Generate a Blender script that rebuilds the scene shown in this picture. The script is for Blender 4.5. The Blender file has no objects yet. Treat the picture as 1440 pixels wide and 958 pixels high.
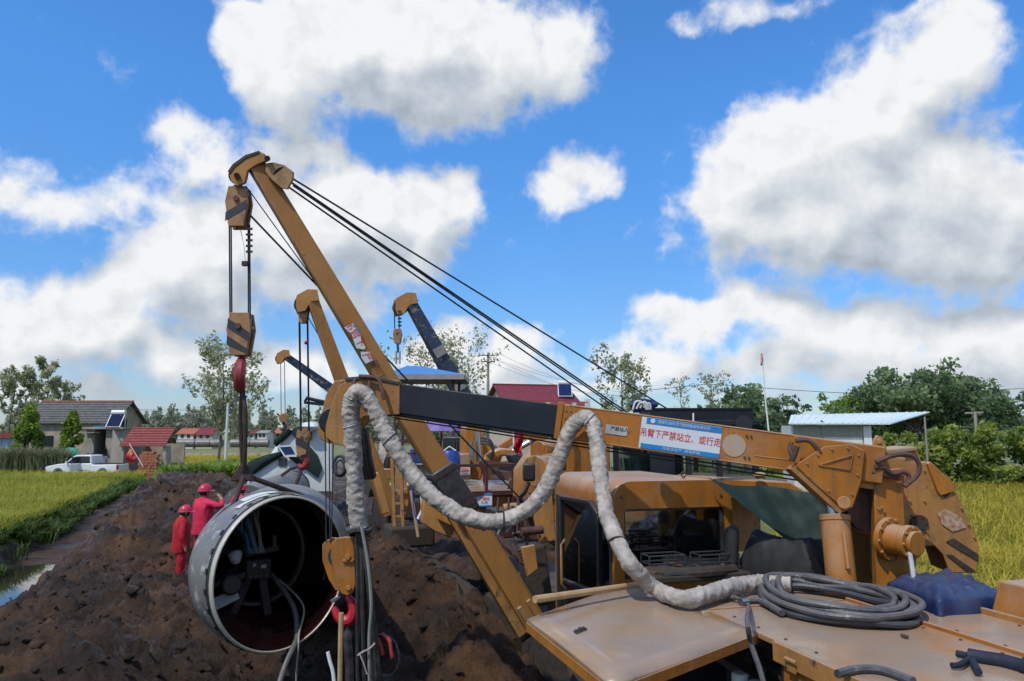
import bpy, bmesh, math, random
import numpy as np
from mathutils import Vector, Matrix, noise as mnoise
random.seed(7); rng = np.random.default_rng(7)
R = math.radians
sc = bpy.context.scene
C = sc.collection

# ------------------------------------------------------------------ camera
FPX, CX, CY, PITCH, CAMZ = 1043.0, 720.0, 479.0, R(7.0), 3.4
cam_d = bpy.data.cameras.new('camera'); cam = bpy.data.objects.new('camera', cam_d); C.objects.link(cam)
cam.location = (0, 0, CAMZ); cam.rotation_euler = (R(90) + PITCH, 0, 0)
cam_d.sensor_width = 36; cam_d.lens = 36 * FPX / 1440; cam_d.clip_end = 6000; cam_d.clip_start = 0.05
sc.camera = cam
def raydir(x, y):
    u = (x - CX) / FPX; v = (CY - y) / FPX
    return Vector((u, math.cos(PITCH) - v * math.sin(PITCH), math.sin(PITCH) + v * math.cos(PITCH)))
def P(x, y, Y):                       # the point seen at pixel (x, y) at distance Y in front of the camera
    d = raydir(x, y); t = Y / d.y
    return Vector((d.x * t, Y, CAMZ + d.z * t))
def G(x, y, z):                       # the point seen at pixel (x, y) at height z
    d = raydir(x, y); t = (z - CAMZ) / d.z
    return Vector((d.x * t, d.y * t, z))

# ------------------------------------------------------------------ sun, exposure
SUN_EL, SUN_AZ = 56.0, -38.0            # azimuth of the sun seen from above: 180 deg is behind the camera; offset to the left
sun_dir = Vector((math.cos(R(SUN_EL)) * math.sin(R(SUN_AZ)), -math.cos(R(SUN_EL)) * math.cos(R(SUN_AZ)), math.sin(R(SUN_EL))))
sun_d = bpy.data.lights.new('sun', 'SUN'); sun_d.energy = 3.1; sun_d.angle = R(1.0); sun_d.color = (1.0, 0.95, 0.87)
sun = bpy.data.objects.new('sun', sun_d); C.objects.link(sun)
sun.rotation_euler = sun_dir.to_track_quat('Z', 'Y').to_euler(); sun.location = (0, 0, 40)
sc.view_settings.view_transform = 'Standard'; sc.view_settings.look = 'None'
sc.view_settings.exposure = 0.0; sc.view_settings.gamma = 1.0; sc.view_settings.use_curve_mapping = False
sc.cycles.max_bounces = 6; sc.cycles.diffuse_bounces = 3; sc.cycles.glossy_bounces = 3; sc.cycles.transparent_max_bounces = 12
sc.cycles.transmission_bounces = 4; sc.cycles.caustics_reflective = False; sc.cycles.caustics_refractive = False
sc.cycles.use_denoising = True

# ------------------------------------------------------------------ world: Nishita sky with cumulus clouds
world = bpy.data.worlds.new('World'); sc.world = world; world.use_nodes = True
def build_world():
    # cloud masses as seen from the site: direction (through the pixel that looks there), angular half sizes in pixels, weight
    B = [(395,95,95,80,1.0),(340,70,50,52,.95),(480,60,110,95,1.0),(590,75,130,105,1.0),(700,85,110,90,1.0),(790,90,85,75,.8),(640,150,120,50,.8),(560,20,200,60,.9),(820,40,70,60,.5),(430,150,60,40,.5),
         (90,285,130,42,.62),(20,265,70,50,.5),(200,262,90,42,.6),(300,225,90,45,.62),(400,205,110,48,.6),(470,225,60,40,.5),(240,180,50,26,.6),(270,200,40,20,.4),
         (245,345,68,62,1.0),(215,380,50,42,.9),(320,330,80,80,1.0),(300,410,100,70,1.0),(420,330,110,95,1.0),(520,275,70,62,1.0),(600,285,75,62,1.0),(645,268,38,40,.9),(470,290,75,70,1.0),(560,350,100,60,.95),(640,330,36,30,.5),(450,412,105,44,.85),
         (60,440,100,58,.95),(155,415,46,42,1.0),(150,472,105,48,1.0),(25,495,60,36,.8),(235,505,95,40,.85),(325,520,85,38,.75),(110,545,110,24,.6),(430,520,120,50,.75),(260,560,140,24,.5),(40,560,90,26,.5),
         (808,258,62,44,.8),(848,240,34,32,.7),(775,280,42,34,.6),
         (980,285,62,50,.9),(1040,235,80,62,1.0),(1120,200,95,75,1.0),(1210,150,90,80,1.0),(1300,90,90,80,1.0),(1355,55,50,60,.8),(1180,270,150,100,1.0),(1060,320,110,70,1.0),(1300,250,140,130,1.0),(1400,285,100,80,.95),(1150,340,120,60,1.0),(1290,352,140,52,.95),(1420,350,90,55,.9),
         (955,455,70,36,.9),(1025,432,42,34,.9),(1100,440,110,40,.85),(1220,450,120,42,.8),(1340,450,110,50,.8),(1430,470,80,50,.8),(930,515,120,40,.8),(1080,500,150,46,.85),(1240,510,150,46,.85),(1400,515,120,46,.85),(1000,555,200,24,.5),(1300,560,200,24,.5),(950,438,40,14,.4),
         (625,478,60,36,.85),(580,490,50,30,.7),(720,480,70,40,.8),(700,525,130,44,.8),(590,540,110,40,.7),(800,560,120,26,.5),
         (1090,10,160,26,.42),(980,30,70,22,.35),(1010,5,90,20,.4)]
    # the masses are gathered into one density map over azimuth and elevation, kept as a few products of one-dimensional curves
    A0, A1, E0, E1 = R(-47), R(47), R(-3), R(43); nA, nE, RK = 160, 110, 12
    ga = np.linspace(A0, A1, nA)[None, :]; ge = np.linspace(E0, E1, nE)[:, None]; D = np.zeros((nE, nA))
    for (x, y, rx, ry, w) in B:
        d = raydir(x, y).normalized(); az, el = math.atan2(d.x, d.y), math.asin(d.z)
        q = np.sqrt(((ga - az) / (rx * 1.0 / FPX)) ** 2 + ((ge - el) / (ry * 1.0 / FPX)) ** 2)
        v = w * np.clip(1.10 - .92 * q, 0, 1)
        D = np.maximum(D, v) + .25 * np.minimum(D, v)
    D = np.clip(D, 0, 1.25)
    D *= np.clip((ga - A0) / .05, 0, 1) * np.clip((A1 - ga) / .05, 0, 1) * np.clip((E1 - ge) / .05, 0, 1)
    U, S, Vt = np.linalg.svd(D, full_matrices=False)
    N = world.node_tree.nodes; L = world.node_tree.links; N.clear()
    def vm(op, a=None, b=None, c=None):
        n = N.new('ShaderNodeVectorMath'); n.operation = op
        for i, q in enumerate((a, b, c)):
            if q is None: continue
            if isinstance(q, tuple): n.inputs[i].default_value = q
            else: L.new(q, n.inputs[i])
        return n.outputs['Value'] if op in ('DOT_PRODUCT', 'LENGTH') else n.outputs[0]
    def m(op, a, b=None, c=None, clamp=False):
        n = N.new('ShaderNodeMath'); n.operation = op; n.use_clamp = clamp
        for i, q in enumerate((a, b, c)):
            if q is None: continue
            if isinstance(q, (int, float)): n.inputs[i].default_value = q
            else: L.new(q, n.inputs[i])
        return n.outputs[0]
    def nz(scale, detail, rough, vec, out='Fac', lac=2.0):
        n = N.new('ShaderNodeTexNoise'); n.inputs['Scale'].default_value = scale; n.inputs['Detail'].default_value = detail
        n.inputs['Roughness'].default_value = rough; n.inputs['Lacunarity'].default_value = lac; L.new(vec, n.inputs['Vector']); return n.outputs[out]
    def ramp(val, lo, hi, interp='SMOOTHSTEP', a=0., b=1.):
        n = N.new('ShaderNodeMapRange'); n.interpolation_type = interp; L.new(val, n.inputs[0])
        n.inputs[1].default_value = lo; n.inputs[2].default_value = hi; n.inputs[3].default_value = a; n.inputs[4].default_value = b; return n.outputs[0]
    def curves(val, arrs):                          # three curves of one parameter, values rescaled to 0..1 and back
        cb = N.new('ShaderNodeCombineXYZ'); [L.new(val, cb.inputs[i]) for i in range(3)]
        n = N.new('ShaderNodeRGBCurve'); L.new(cb.outputs[0], n.inputs['Color']); mp = n.mapping; mp.use_clip = False; mp.extend = 'HORIZONTAL'
        lo, sc_ = [], []
        for i in range(3):
            y = arrs[i]; a, b = float(y.min()), float(y.max()); b = max(b, a + 1e-6); lo.append(a); sc_.append(b - a); yy = (y - a) / (b - a)
            c = mp.curves[i]; xs = np.linspace(0, 1, len(y)); c.points[0].location = (0, yy[0]); c.points[1].location = (1, yy[-1])
            for x_, y_ in zip(xs[1:-1], yy[1:-1]): c.points.new(x_, y_)
        mp.update()
        return vm('MULTIPLY_ADD', n.outputs[0], tuple(sc_), tuple(lo))
    tc = N.new('ShaderNodeTexCoord'); vec = tc.outputs['Generated']
    wc = nz(6.0, 3, .55, vec, 'Color'); warp = vm('MULTIPLY', vm('SUBTRACT', wc, (.5, .5, .5)), (.10, .10, .10))
    def mass(v):
        sp = N.new('ShaderNodeSeparateXYZ'); L.new(v, sp.inputs[0])
        az = m('ARCTAN2', sp.outputs[0], sp.outputs[1]); el = m('ARCSINE', sp.outputs[2])
        ta = ramp(az, A0, A1, 'LINEAR'); te = ramp(el, E0, E1, 'LINEAR'); acc = None
        for k in range(0, RK, 3):
            a_ = curves(ta, [Vt[k + i] * math.sqrt(S[k + i]) for i in range(3)]); b_ = curves(te, [U[:, k + i] * math.sqrt(S[k + i]) for i in range(3)])
            d_ = vm('DOT_PRODUCT', a_, b_); acc = d_ if acc is None else m('ADD', acc, d_)
        return acc, az, el
    v1 = vm('ADD', vec, warp)
    M0, az, el = mass(v1)
    far = m('MAXIMUM', ramp(m('ABSOLUTE', az), R(40), R(46), 'LINEAR'), ramp(el, R(36), R(42), 'LINEAR'))
    rest = m('MULTIPLY', ramp(nz(2.6, 1, .5, vec), .44, .66, 'LINEAR'), far)      # the same kind of sky goes on all round
    M0 = m('ADD', M0, rest)
    M1, _, _ = mass(vm('ADD', v1, (-.03, 0, .060))); M1 = m('ADD', M1, rest)
    def puff(v): return m('ADD', m('MULTIPLY_ADD', nz(11.0, 8, .64, v), 1.35, -.68), m('MULTIPLY', m('ABSOLUTE', m('SUBTRACT', nz(19.0, 3, .5, v), .5)), -1.0))
    n0 = puff(vec); n1 = puff(vm('ADD', vec, (-.011, 0, .024)))
    D0 = m('ADD', M0, n0)
    alpha = ramp(D0, .08, .60)
    lit_l = ramp(m('SUBTRACT', M0, M1), -.40, .42, 'LINEAR')
    lit_s = ramp(m('SUBTRACT', n0, n1), -.50, .50, 'LINEAR')
    lit = m('ADD', m('MULTIPLY', lit_l, .62), m('MULTIPLY', lit_s, .52), clamp=True)
    lit = m('ADD', lit, ramp(D0, .1, .6, 'LINEAR', .22, 0.), clamp=True)
    cr = N.new('ShaderNodeValToRGB'); L.new(lit, cr.inputs[0])
    el_ = cr.color_ramp.elements
    el_[0].position = .16; el_[0].color = (.40, .46, .54, 1); el_[1].position = .88; el_[1].color = (.96, .97, .98, 1)
    e = cr.color_ramp.elements.new(.45); e.color = (.60, .66, .73, 1)
    sky = N.new('ShaderNodeTexSky'); sky.sky_type = 'NISHITA'; sky.sun_disc = False
    sky.sun_elevation = R(SUN_EL); sky.sun_rotation = R(180.0 - SUN_AZ); sky.air_density = 1.0; sky.dust_density = .2; sky.ozone_density = 3.0
    hs = N.new('ShaderNodeHueSaturation'); hs.inputs['Saturation'].default_value = SKY_SAT; hs.inputs['Value'].default_value = SKY_VAL; L.new(sky.outputs[0], hs.inputs['Color']); 
    elr = ramp(el, R(2), R(24), 'LINEAR'); tcol = N.new('ShaderNodeMixRGB'); L.new(elr, tcol.inputs[0]); tcol.inputs[1].default_value = (.58, .70, .92, 1); tcol.inputs[2].default_value = (.74, 1.26, 1.64, 1)
    tint = vm('MULTIPLY', hs.outputs[0], tcol.outputs[0])
    sc_ = N.new('ShaderNodeMixRGB'); sc_.blend_type = 'MULTIPLY'; sc_.inputs[0].default_value = 1; L.new(cr.outputs[0], sc_.inputs[1]); sc_.inputs[2].default_value = (CLOUD_V,) * 3 + (1,)
    mx = N.new('ShaderNodeMixRGB'); L.new(alpha, mx.inputs[0]); L.new(tint, mx.inputs[1]); L.new(sc_.outputs[0], mx.inputs[2])
    bg = N.new('ShaderNodeBackground'); bg.inputs['Strength'].default_value = SKY_STR; L.new(mx.outputs[0], bg.inputs['Color'])
    out = N.new('ShaderNodeOutputWorld'); L.new(bg.outputs[0], out.inputs['Surface'])
    world.cycles.sampling_method = 'NONE'
SKY_STR, SKY_SAT, SKY_VAL = 0.13, 1.1, 1.0
CLOUD_V = .95 / SKY_STR
build_world()
# ------------------------------------------------------------------ materials
MATS = {}
def _nodes(name):
    mt = bpy.data.materials.new(name); mt.use_nodes = True
    nt = mt.node_tree; bsdf = nt.nodes['Principled BSDF']
    return mt, nt, bsdf
def mat(name, col, rough=.6, metal=0., var=.25, scale=6., col2=None, bump=0., bscale=30., spec=.5, coat=0., dust=None, dustamt=.5, stretch=None, spots=None, spotscale=5., spotlo=.58, rvar=.15, detail=5., streak=None, streakamt=.4, chips=None):
    """painted / natural surface: colour varied by noise, optional second colour, dust on upward faces, worn spots, fine relief"""
    mt, nt, b = _nodes(name); N, L = nt.nodes, nt.links
    tc = N.new('ShaderNodeTexCoord'); src = tc.outputs['Object']
    if stretch:
        mp = N.new('ShaderNodeMapping'); mp.inputs['Scale'].default_value = stretch; L.new(src, mp.inputs[0]); src = mp.outputs[0]
    nz = N.new('ShaderNodeTexNoise'); nz.inputs['Scale'].default_value = scale; nz.inputs['Detail'].default_value = detail; nz.inputs['Roughness'].default_value = .62; L.new(src, nz.inputs['Vector'])
    rp = N.new('ShaderNodeValToRGB'); L.new(nz.outputs['Fac'], rp.inputs[0])
    a = col; c2 = col2 or tuple(c * (1 - var) for c in col)
    rp.color_ramp.elements[0].position = .36; rp.color_ramp.elements[0].color = (*c2, 1)
    rp.color_ramp.elements[1].position = .64; rp.color_ramp.elements[1].color = (*a, 1)
    cur = rp.outputs[0]
    if spots:
        n3 = N.new('ShaderNodeTexNoise'); n3.inputs['Scale'].default_value = spotscale; n3.inputs['Detail'].default_value = 8; n3.inputs['Roughness'].default_value = .7; L.new(src, n3.inputs['Vector'])
        r3 = N.new('ShaderNodeMapRange'); r3.inputs[1].default_value = spotlo; r3.inputs[2].default_value = spotlo + .07; L.new(n3.outputs['Fac'], r3.inputs[0])
        mx = N.new('ShaderNodeMixRGB'); L.new(r3.outputs[0], mx.inputs[0]); L.new(cur, mx.inputs[1]); mx.inputs[2].default_value = (*spots, 1); cur = mx.outputs[0]
    if streak:
        ms = N.new('ShaderNodeMapping'); ms.inputs['Scale'].default_value = (11, 11, 1.1); L.new(tc.outputs['Object'], ms.inputs[0])
        n5 = N.new('ShaderNodeTexNoise'); n5.inputs['Scale'].default_value = 1.6; n5.inputs['Detail'].default_value = 7; n5.inputs['Roughness'].default_value = .65; L.new(ms.outputs[0], n5.inputs['Vector'])
        r5 = N.new('ShaderNodeMapRange'); r5.inputs[1].default_value = .48; r5.inputs[2].default_value = .74; r5.inputs[4].default_value = streakamt; L.new(n5.outputs['Fac'], r5.inputs[0])
        mx = N.new('ShaderNodeMixRGB'); L.new(r5.outputs[0], mx.inputs[0]); L.new(cur, mx.inputs[1]); mx.inputs[2].default_value = (*streak, 1); cur = mx.outputs[0]
    if chips:
        n6 = N.new('ShaderNodeTexNoise'); n6.inputs['Scale'].default_value = 34; n6.inputs['Detail'].default_value = 5; n6.inputs['Roughness'].default_value = .75; L.new(tc.outputs['Object'], n6.inputs['Vector'])
        r6 = N.new('ShaderNodeMapRange'); r6.inputs[1].default_value = .665; r6.inputs[2].default_value = .69; L.new(n6.outputs['Fac'], r6.inputs[0])
        mx = N.new('ShaderNodeMixRGB'); L.new(r6.outputs[0], mx.inputs[0]); L.new(cur, mx.inputs[1]); mx.inputs[2].default_value = (*chips, 1); cur = mx.outputs[0]
    if dust:
        ge = N.new('ShaderNodeNewGeometry'); sp = N.new('ShaderNodeSeparateXYZ'); L.new(ge.outputs['Normal'], sp.inputs[0])
        n2 = N.new('ShaderNodeTexNoise'); n2.inputs['Scale'].default_value = 3.2; n2.inputs['Detail'].default_value = 7; L.new(tc.outputs['Object'], n2.inputs['Vector'])
        mu = N.new('ShaderNodeMath'); mu.operation = 'MULTIPLY_ADD'; L.new(sp.outputs[2], mu.inputs[0]); mu.inputs[1].default_value = .55; L.new(n2.outputs['Fac'], mu.inputs[2])
        mr = N.new('ShaderNodeMapRange'); mr.inputs[1].default_value = .55; mr.inputs[2].default_value = 1.15; mr.inputs[4].default_value = dustamt; L.new(mu.outputs[0], mr.inputs[0])
        mx = N.new('ShaderNodeMixRGB'); L.new(mr.outputs[0], mx.inputs[0]); L.new(cur, mx.inputs[1]); mx.inputs[2].default_value = (*dust, 1); cur = mx.outputs[0]
    L.new(cur, b.inputs['Base Color'])
    rr = N.new('ShaderNodeMapRange'); L.new(nz.outputs['Fac'], rr.inputs[0]); rr.inputs[1].default_value = .3; rr.inputs[2].default_value = .7
    rr.inputs[3].default_value = min(1, rough + rvar); rr.inputs[4].default_value = max(.05, rough - rvar); L.new(rr.outputs[0], b.inputs['Roughness'])
    b.inputs['Metallic'].default_value = metal; b.inputs['Specular IOR Level'].default_value = spec; b.inputs['Coat Weight'].default_value = coat
    if bump:
        n4 = N.new('ShaderNodeTexNoise'); n4.inputs['Scale'].default_value = bscale; n4.inputs['Detail'].default_value = 6; L.new(src, n4.inputs['Vector'])
        bp = N.new('ShaderNodeBump'); bp.inputs['Strength'].default_value = bump; bp.inputs['Distance'].default_value = .02; L.new(n4.outputs['Fac'], bp.inputs['Height']); L.new(bp.outputs[0], b.inputs['Normal'])
    MATS[name] = mt; return mt
def leafmat(name, col, col2, trans=.35, scale=.6):
    mt, nt, b = _nodes(name); N, L = nt.nodes, nt.links
    ge = N.new('ShaderNodeNewGeometry')
    at = N.new('ShaderNodeAttribute'); at.attribute_name = 'tint'
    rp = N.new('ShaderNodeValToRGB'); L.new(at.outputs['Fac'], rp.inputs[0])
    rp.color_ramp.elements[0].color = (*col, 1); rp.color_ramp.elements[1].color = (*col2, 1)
    L.new(rp.outputs[0], b.inputs['Base Color']); b.inputs['Roughness'].default_value = .55; b.inputs['Specular IOR Level'].default_value = .35
    tr = N.new('ShaderNodeBsdfTranslucent'); L.new(rp.outputs[0], tr.inputs[0])
    mx = N.new('ShaderNodeMixShader'); mx.inputs[0].default_value = trans; L.new(b.outputs[0], mx.inputs[1]); L.new(tr.outputs[0], mx.inputs[2])
    L.new(mx.outputs[0], nt.nodes['Material Output'].inputs['Surface'])
    MATS[name] = mt; return mt
def glassmat(name, col=(.05, .07, .08), alpha=.35, rough=.04):
    mt, nt, b = _nodes(name); N, L = nt.nodes, nt.links
    tr = N.new('ShaderNodeBsdfTransparent'); tr.inputs[0].default_value = (.55, .62, .60, 1)
    gl = N.new('ShaderNodeBsdfGlossy'); gl.inputs['Roughness'].default_value = rough; gl.inputs[0].default_value = (.9, .95, 1, 1)
    lw = N.new('ShaderNodeLayerWeight'); lw.inputs[0].default_value = .35
    mr = N.new('ShaderNodeMapRange'); mr.inputs[3].default_value = alpha * .35; mr.inputs[4].default_value = min(1, alpha * 2); L.new(lw.outputs['Fresnel'], mr.inputs[0])
    mx = N.new('ShaderNodeMixShader'); L.new(mr.outputs[0], mx.inputs[0]); L.new(tr.outputs[0], mx.inputs[1]); L.new(gl.outputs[0], mx.inputs[2])
    L.new(mx.outputs[0], N['Material Output'].inputs['Surface'])
    MATS[name] = mt; return mt

# ------------------------------------------------------------------ mesh building
def V(*a): return Vector(a)
class MB:
    def __init__(s): s.v = []; s.f = []; s.m = []
    def add(s, verts, faces, mi=0):
        o = len(s.v); s.v.extend([tuple(q) for q in verts])
        for f in faces: s.f.append(tuple(i + o for i in f)); s.m.append(mi)
        return s
    def hexa(s, p, mi=0):               # eight corners: bottom 4 then top 4
        return s.add(p, [(3, 2, 1, 0), (4, 5, 6, 7), (0, 1, 5, 4), (1, 2, 6, 5), (2, 3, 7, 6), (3, 0, 4, 7)], mi)
    def box(s, c, size, ax=None, mi=0): # centre, full sizes, axes
        c = Vector(c); X, Y, Z = ax or (V(1, 0, 0), V(0, 1, 0), V(0, 0, 1)); a, b, d = [q / 2 for q in size]
        p = [c + X * i * a + Y * j * b + Z * k * d for k in (-1, 1) for (i, j) in ((-1, -1), (1, -1), (1, 1), (-1, 1))]
        return s.hexa(p, mi)
    def beam(s, p0, p1, w, h, up=(0, 0, 1), mi=0, w1=None, h1=None):   # box from p0 to p1, w across, h along up
        p0, p1 = Vector(p0), Vector(p1); d = (p1 - p0).normalized(); sd = d.cross(Vector(up))
        if sd.length < 1e-4: sd = d.cross(V(0, 1, 0))
        sd.normalize(); u = sd.cross(d).normalized(); w1 = w if w1 is None else w1; h1 = h if h1 is None else h1
        def ring(p, w, h): return [p - sd * w / 2 - u * h / 2, p + sd * w / 2 - u * h / 2, p + sd * w / 2 + u * h / 2, p - sd * w / 2 + u * h / 2]
        a, b = ring(p0, w, h), ring(p1, w1, h1)
        return s.add(a + b, [(0, 3, 2, 1), (4, 5, 6, 7), (0, 1, 5, 4), (1, 2, 6, 5), (2, 3, 7, 6), (3, 0, 4, 7)][::1], mi)
    def prism(s, poly, ext, mi=0):      # planar polygon swept along ext
        poly = [Vector(q) for q in poly]; ext = Vector(ext); n = len(poly)
        nrm = Vector((0, 0, 0))
        for i in range(n): nrm += (poly[i] - poly[0]).cross(poly[(i + 1) % n] - poly[0])
        if nrm.dot(ext) > 0: poly = poly[::-1]
        vs = poly + [q + ext for q in poly]
        fs = [tuple(range(n)), tuple(range(2 * n - 1, n - 1, -1))] + [((i + 1) % n, i, i + n, (i + 1) % n + n) for i in range(n)]
        return s.add(vs, fs, mi)
    def tube(s, pts, r, n=8, cap=True, closed=False, mi=0, twist=None, squash=None):
        pts = [Vector(q) for q in pts]; k = len(pts); rs = r if isinstance(r, (list, tuple, np.ndarray)) else [r] * k
        vs = []; up = None
        for i, p in enumerate(pts):
            a = pts[(i - 1) % k] if (closed or i > 0) else p; b = pts[(i + 1) % k] if (closed or i < k - 1) else p
            d = (b - a).normalized()
            if up is None:
                up = d.orthogonal().normalized()
                if abs(d.z) < .9: up = (V(0, 0, 1) - d * d.z).normalized()
            else:
                up = (up - d * up.dot(d)); up = up.normalized() if up.length > 1e-5 else d.orthogonal().normalized()
            sd = d.cross(up)
            for j in range(n):
                t = 2 * math.pi * j / n; vs.append(p + (up * math.cos(t) + sd * math.sin(t)) * rs[i])
        fs = []
        for i in range(k if closed else k - 1):
            for j in range(n):
                a = i * n + j; b = i * n + (j + 1) % n; c = ((i + 1) % k) * n + (j + 1) % n; d = ((i + 1) % k) * n + j; fs.append((a, b, c, d))
        if cap and not closed: fs.append(tuple(range(n - 1, -1, -1))); fs.append(tuple(range((k - 1) * n, k * n)))
        return s.add(vs, fs, mi)
    def cyl(s, p0, p1, r0, r1=None, n=16, mi=0): return s.tube([p0, p1], [r0, r0 if r1 is None else r1], n, mi=mi)
    def disc(s, c, nrm, r, n=20, mi=0, th=.01): c = Vector(c); nrm = Vector(nrm).normalized(); return s.cyl(c - nrm * th / 2, c + nrm * th / 2, r, n=n, mi=mi)
    def sheet(s, grid, mi=0):           # rows of points
        nr, nc = len(grid), len(grid[0]); return s.add([q for row in grid for q in row], [(i * nc + j, i * nc + j + 1, (i + 1) * nc + j + 1, (i + 1) * nc + j) for i in range(nr - 1) for j in range(nc - 1)], mi)
    def ball(s, c, r, n=10, mi=0, sc_=(1, 1, 1), rough=0., seed=0):
        c = Vector(c); vs = []; fs = []; h = max(4, n // 2)
        for i in range(h + 1):
            ph = math.pi * i / h
            for j in range(n):
                th = 2 * math.pi * j / n; d = V(math.sin(ph) * math.cos(th), math.sin(ph) * math.sin(th), math.cos(ph))
                k = r * (1 + rough * mnoise.noise(d * 1.6 + V(seed * 3.1, seed, 0))); vs.append(c + V(d.x * k * sc_[0], d.y * k * sc_[1], d.z * k * sc_[2]))
        for i in range(h):
            for j in range(n): fs.append((i * n + j, (i + 1) * n + j, (i + 1) * n + (j + 1) % n, i * n + (j + 1) % n))
        return s.add(vs, fs, mi)
    def build(s, name, mats, parent=None, smooth=35, bevel=0., seg=2, solid=0.):
        me = bpy.data.meshes.new(name); me.from_pydata(s.v, [], s.f); me.validate()
        if not isinstance(mats, (list, tuple)): mats = [mats]
        for m_ in mats: me.materials.append(MATS[m_] if isinstance(m_, str) else m_)
        if len(mats) > 1 and len(me.polygons) == len(s.m): me.polygons.foreach_set('material_index', s.m)
        if smooth:
            me.polygons.foreach_set('use_smooth', [True] * len(me.polygons)); me.set_sharp_from_angle(angle=R(smooth))
        me.update()
        o = bpy.data.objects.new(name, me); C.objects.link(o)
        if solid: md = o.modifiers.new('thickness', 'SOLIDIFY'); md.thickness = solid; md.offset = 0
        if bevel: md = o.modifiers.new('bevel', 'BEVEL'); md.width = bevel; md.segments = seg; md.limit_method = 'ANGLE'; md.angle_limit = R(40); md.harden_normals = False
        if parent is not None: adopt(o, parent)
        return o
def root_of(o):
    m_ = Matrix(); chain = []
    while o is not None: chain.append(o); o = o.parent
    for q in reversed(chain): m_ = m_ @ q.matrix_parent_inverse @ q.matrix_basis
    return m_
def adopt(o, parent): o.parent = parent; o.matrix_parent_inverse = root_of(parent).inverted()
def tag(o, label, cat, group=None, kind=None):
    if label: o['label'] = label
    if cat: o['category'] = cat
    if group: o['group'] = group
    if kind: o['kind'] = kind
    return o
def thing(name, loc, label, cat, group=None):
    o = bpy.data.objects.new(name, None); o.empty_display_size = .2; C.objects.link(o); o.location = loc
    return tag(o, label, cat, group)
def copy_tree(o, parent=None):
    c = o.copy(); C.objects.link(c); c.parent = parent
    for ch in list(o.children): copy_tree(ch, c)
    return c
def smooth_path(pts, n=8, closed=False):     # Catmull-Rom
    pts = [Vector(q) for q in pts]; out = []; k = len(pts)
    for i in range(k if closed else k - 1):
        g_ = (lambda j: pts[j % k]) if closed else (lambda j: pts[max(0, min(k - 1, j))])
        p0, p1, p2, p3 = g_(i - 1), g_(i), g_(i + 1), g_(i + 2)
        for j in range(n):
            t = j / n; out.append(.5 * ((2 * p1) + (p2 - p0) * t + (2 * p0 - 5 * p1 + 4 * p2 - p3) * t * t + (3 * p1 - p0 - 3 * p2 + p3) * t ** 3))
    if not closed: out.append(pts[-1])
    return out
def wire(name, pts, r, m_, parent=None, n=6, smooth_n=0): 
    if smooth_n: pts = smooth_path(pts, smooth_n)
    return MB().tube(pts, r, n).build(name, m_, parent)
def text_mesh(name, body, origin, xdir, ydir, size, m_, parent, off=.003, align='CENTER', weight=0., xs=1.0):
    cu = bpy.data.curves.new(name, 'FONT'); cu.body = body; cu.size = size; cu.align_x = align; cu.align_y = 'CENTER'; cu.extrude = .0008; cu.offset = weight; cu.resolution_u = 2
    t = bpy.data.objects.new(name, cu); C.objects.link(t); bpy.context.view_layer.update()
    me = bpy.data.meshes.new_from_object(t.evaluated_get(bpy.context.evaluated_depsgraph_get())); me.name = name
    bpy.data.objects.remove(t); bpy.data.curves.remove(cu)
    me.materials.clear(); me.materials.append(MATS[m_])
    o = bpy.data.objects.new(name, me); C.objects.link(o)
    x = Vector(xdir).normalized(); y = Vector(ydir).normalized(); z = x.cross(y).normalized(); y = z.cross(x)
    M = Matrix(((x.x, y.x, z.x, 0), (x.y, y.y, z.y, 0), (x.z, y.z, z.z, 0), (0, 0, 0, 1))) @ Matrix.Diagonal((xs, 1, 1, 1))
    M = Matrix.Translation(Vector(origin) + z * off) @ M
    me.transform(M)
    if parent is not None: adopt(o, parent)
    return o

def bolt_copies(parent, pts, nrm, r, h, m_, name='bolt'):
    """one bolt mesh shared by all copies; each is a part of its own"""
    nrm = Vector(nrm).normalized(); q = nrm.to_track_quat('Z', 'Y'); me = None
    for p in pts:
        if me is None:
            o = MB().cyl((0, 0, -.003), (0, 0, h), r, r * .85, 6).build(name, m_); me = o.data
        else: o = bpy.data.objects.new(name, me); C.objects.link(o)
        o.location = p; o.rotation_euler = q.to_euler(); adopt(o, parent)
YEL, YEL2 = (.41, .160, .021), (.30, .108, .015)
mat('yellow_paint', YEL, .42, col2=YEL2, scale=2.5, dust=(.42, .33, .25), dustamt=.75, spots=(.11, .07, .045), spotscale=9, spotlo=.615, bump=.08, bscale=40, streak=(.15, .085, .042), streakamt=.62, chips=(.07, .045, .035), spec=.35)
mat('yellow_worn', (.42, .20, .055), .5, col2=(.29, .14, .045), scale=3.5, dust=(.36, .28, .21), dustamt=.8, spots=(.06, .045, .035), spotscale=4.5, spotlo=.60, bump=.12, bscale=40, streak=(.14, .09, .055), streakamt=.55, chips=(.06, .04, .03), spec=.35)
mat('yellow_deck', (.35, .225, .13), .27, col2=(.23, .175, .13), scale=2.8, dust=(.42, .34, .275), dustamt=.3, spots=(.36, .16, .042), spotscale=1.6, spotlo=.545, bump=.06, bscale=60, rvar=.2, chips=(.10, .07, .05))
mat('boom_black', (.010, .014, .021), .48, col2=(.016, .020, .028), scale=3, dust=(.08, .075, .07), dustamt=.5, spec=.3)
mat('black_metal', (.02, .02, .022), .5, var=.4, scale=5, dust=(.16, .13, .10), dustamt=.45)
mat('rust_metal', (.12, .05, .035), .7, col2=(.06, .035, .03), scale=9, bump=.15)
mat('rust_red', (.10, .028, .022), .6, col2=(.05, .02, .018), scale=9)
mat('steel', (.45, .45, .46), .3, metal=1., var=.2)
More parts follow.
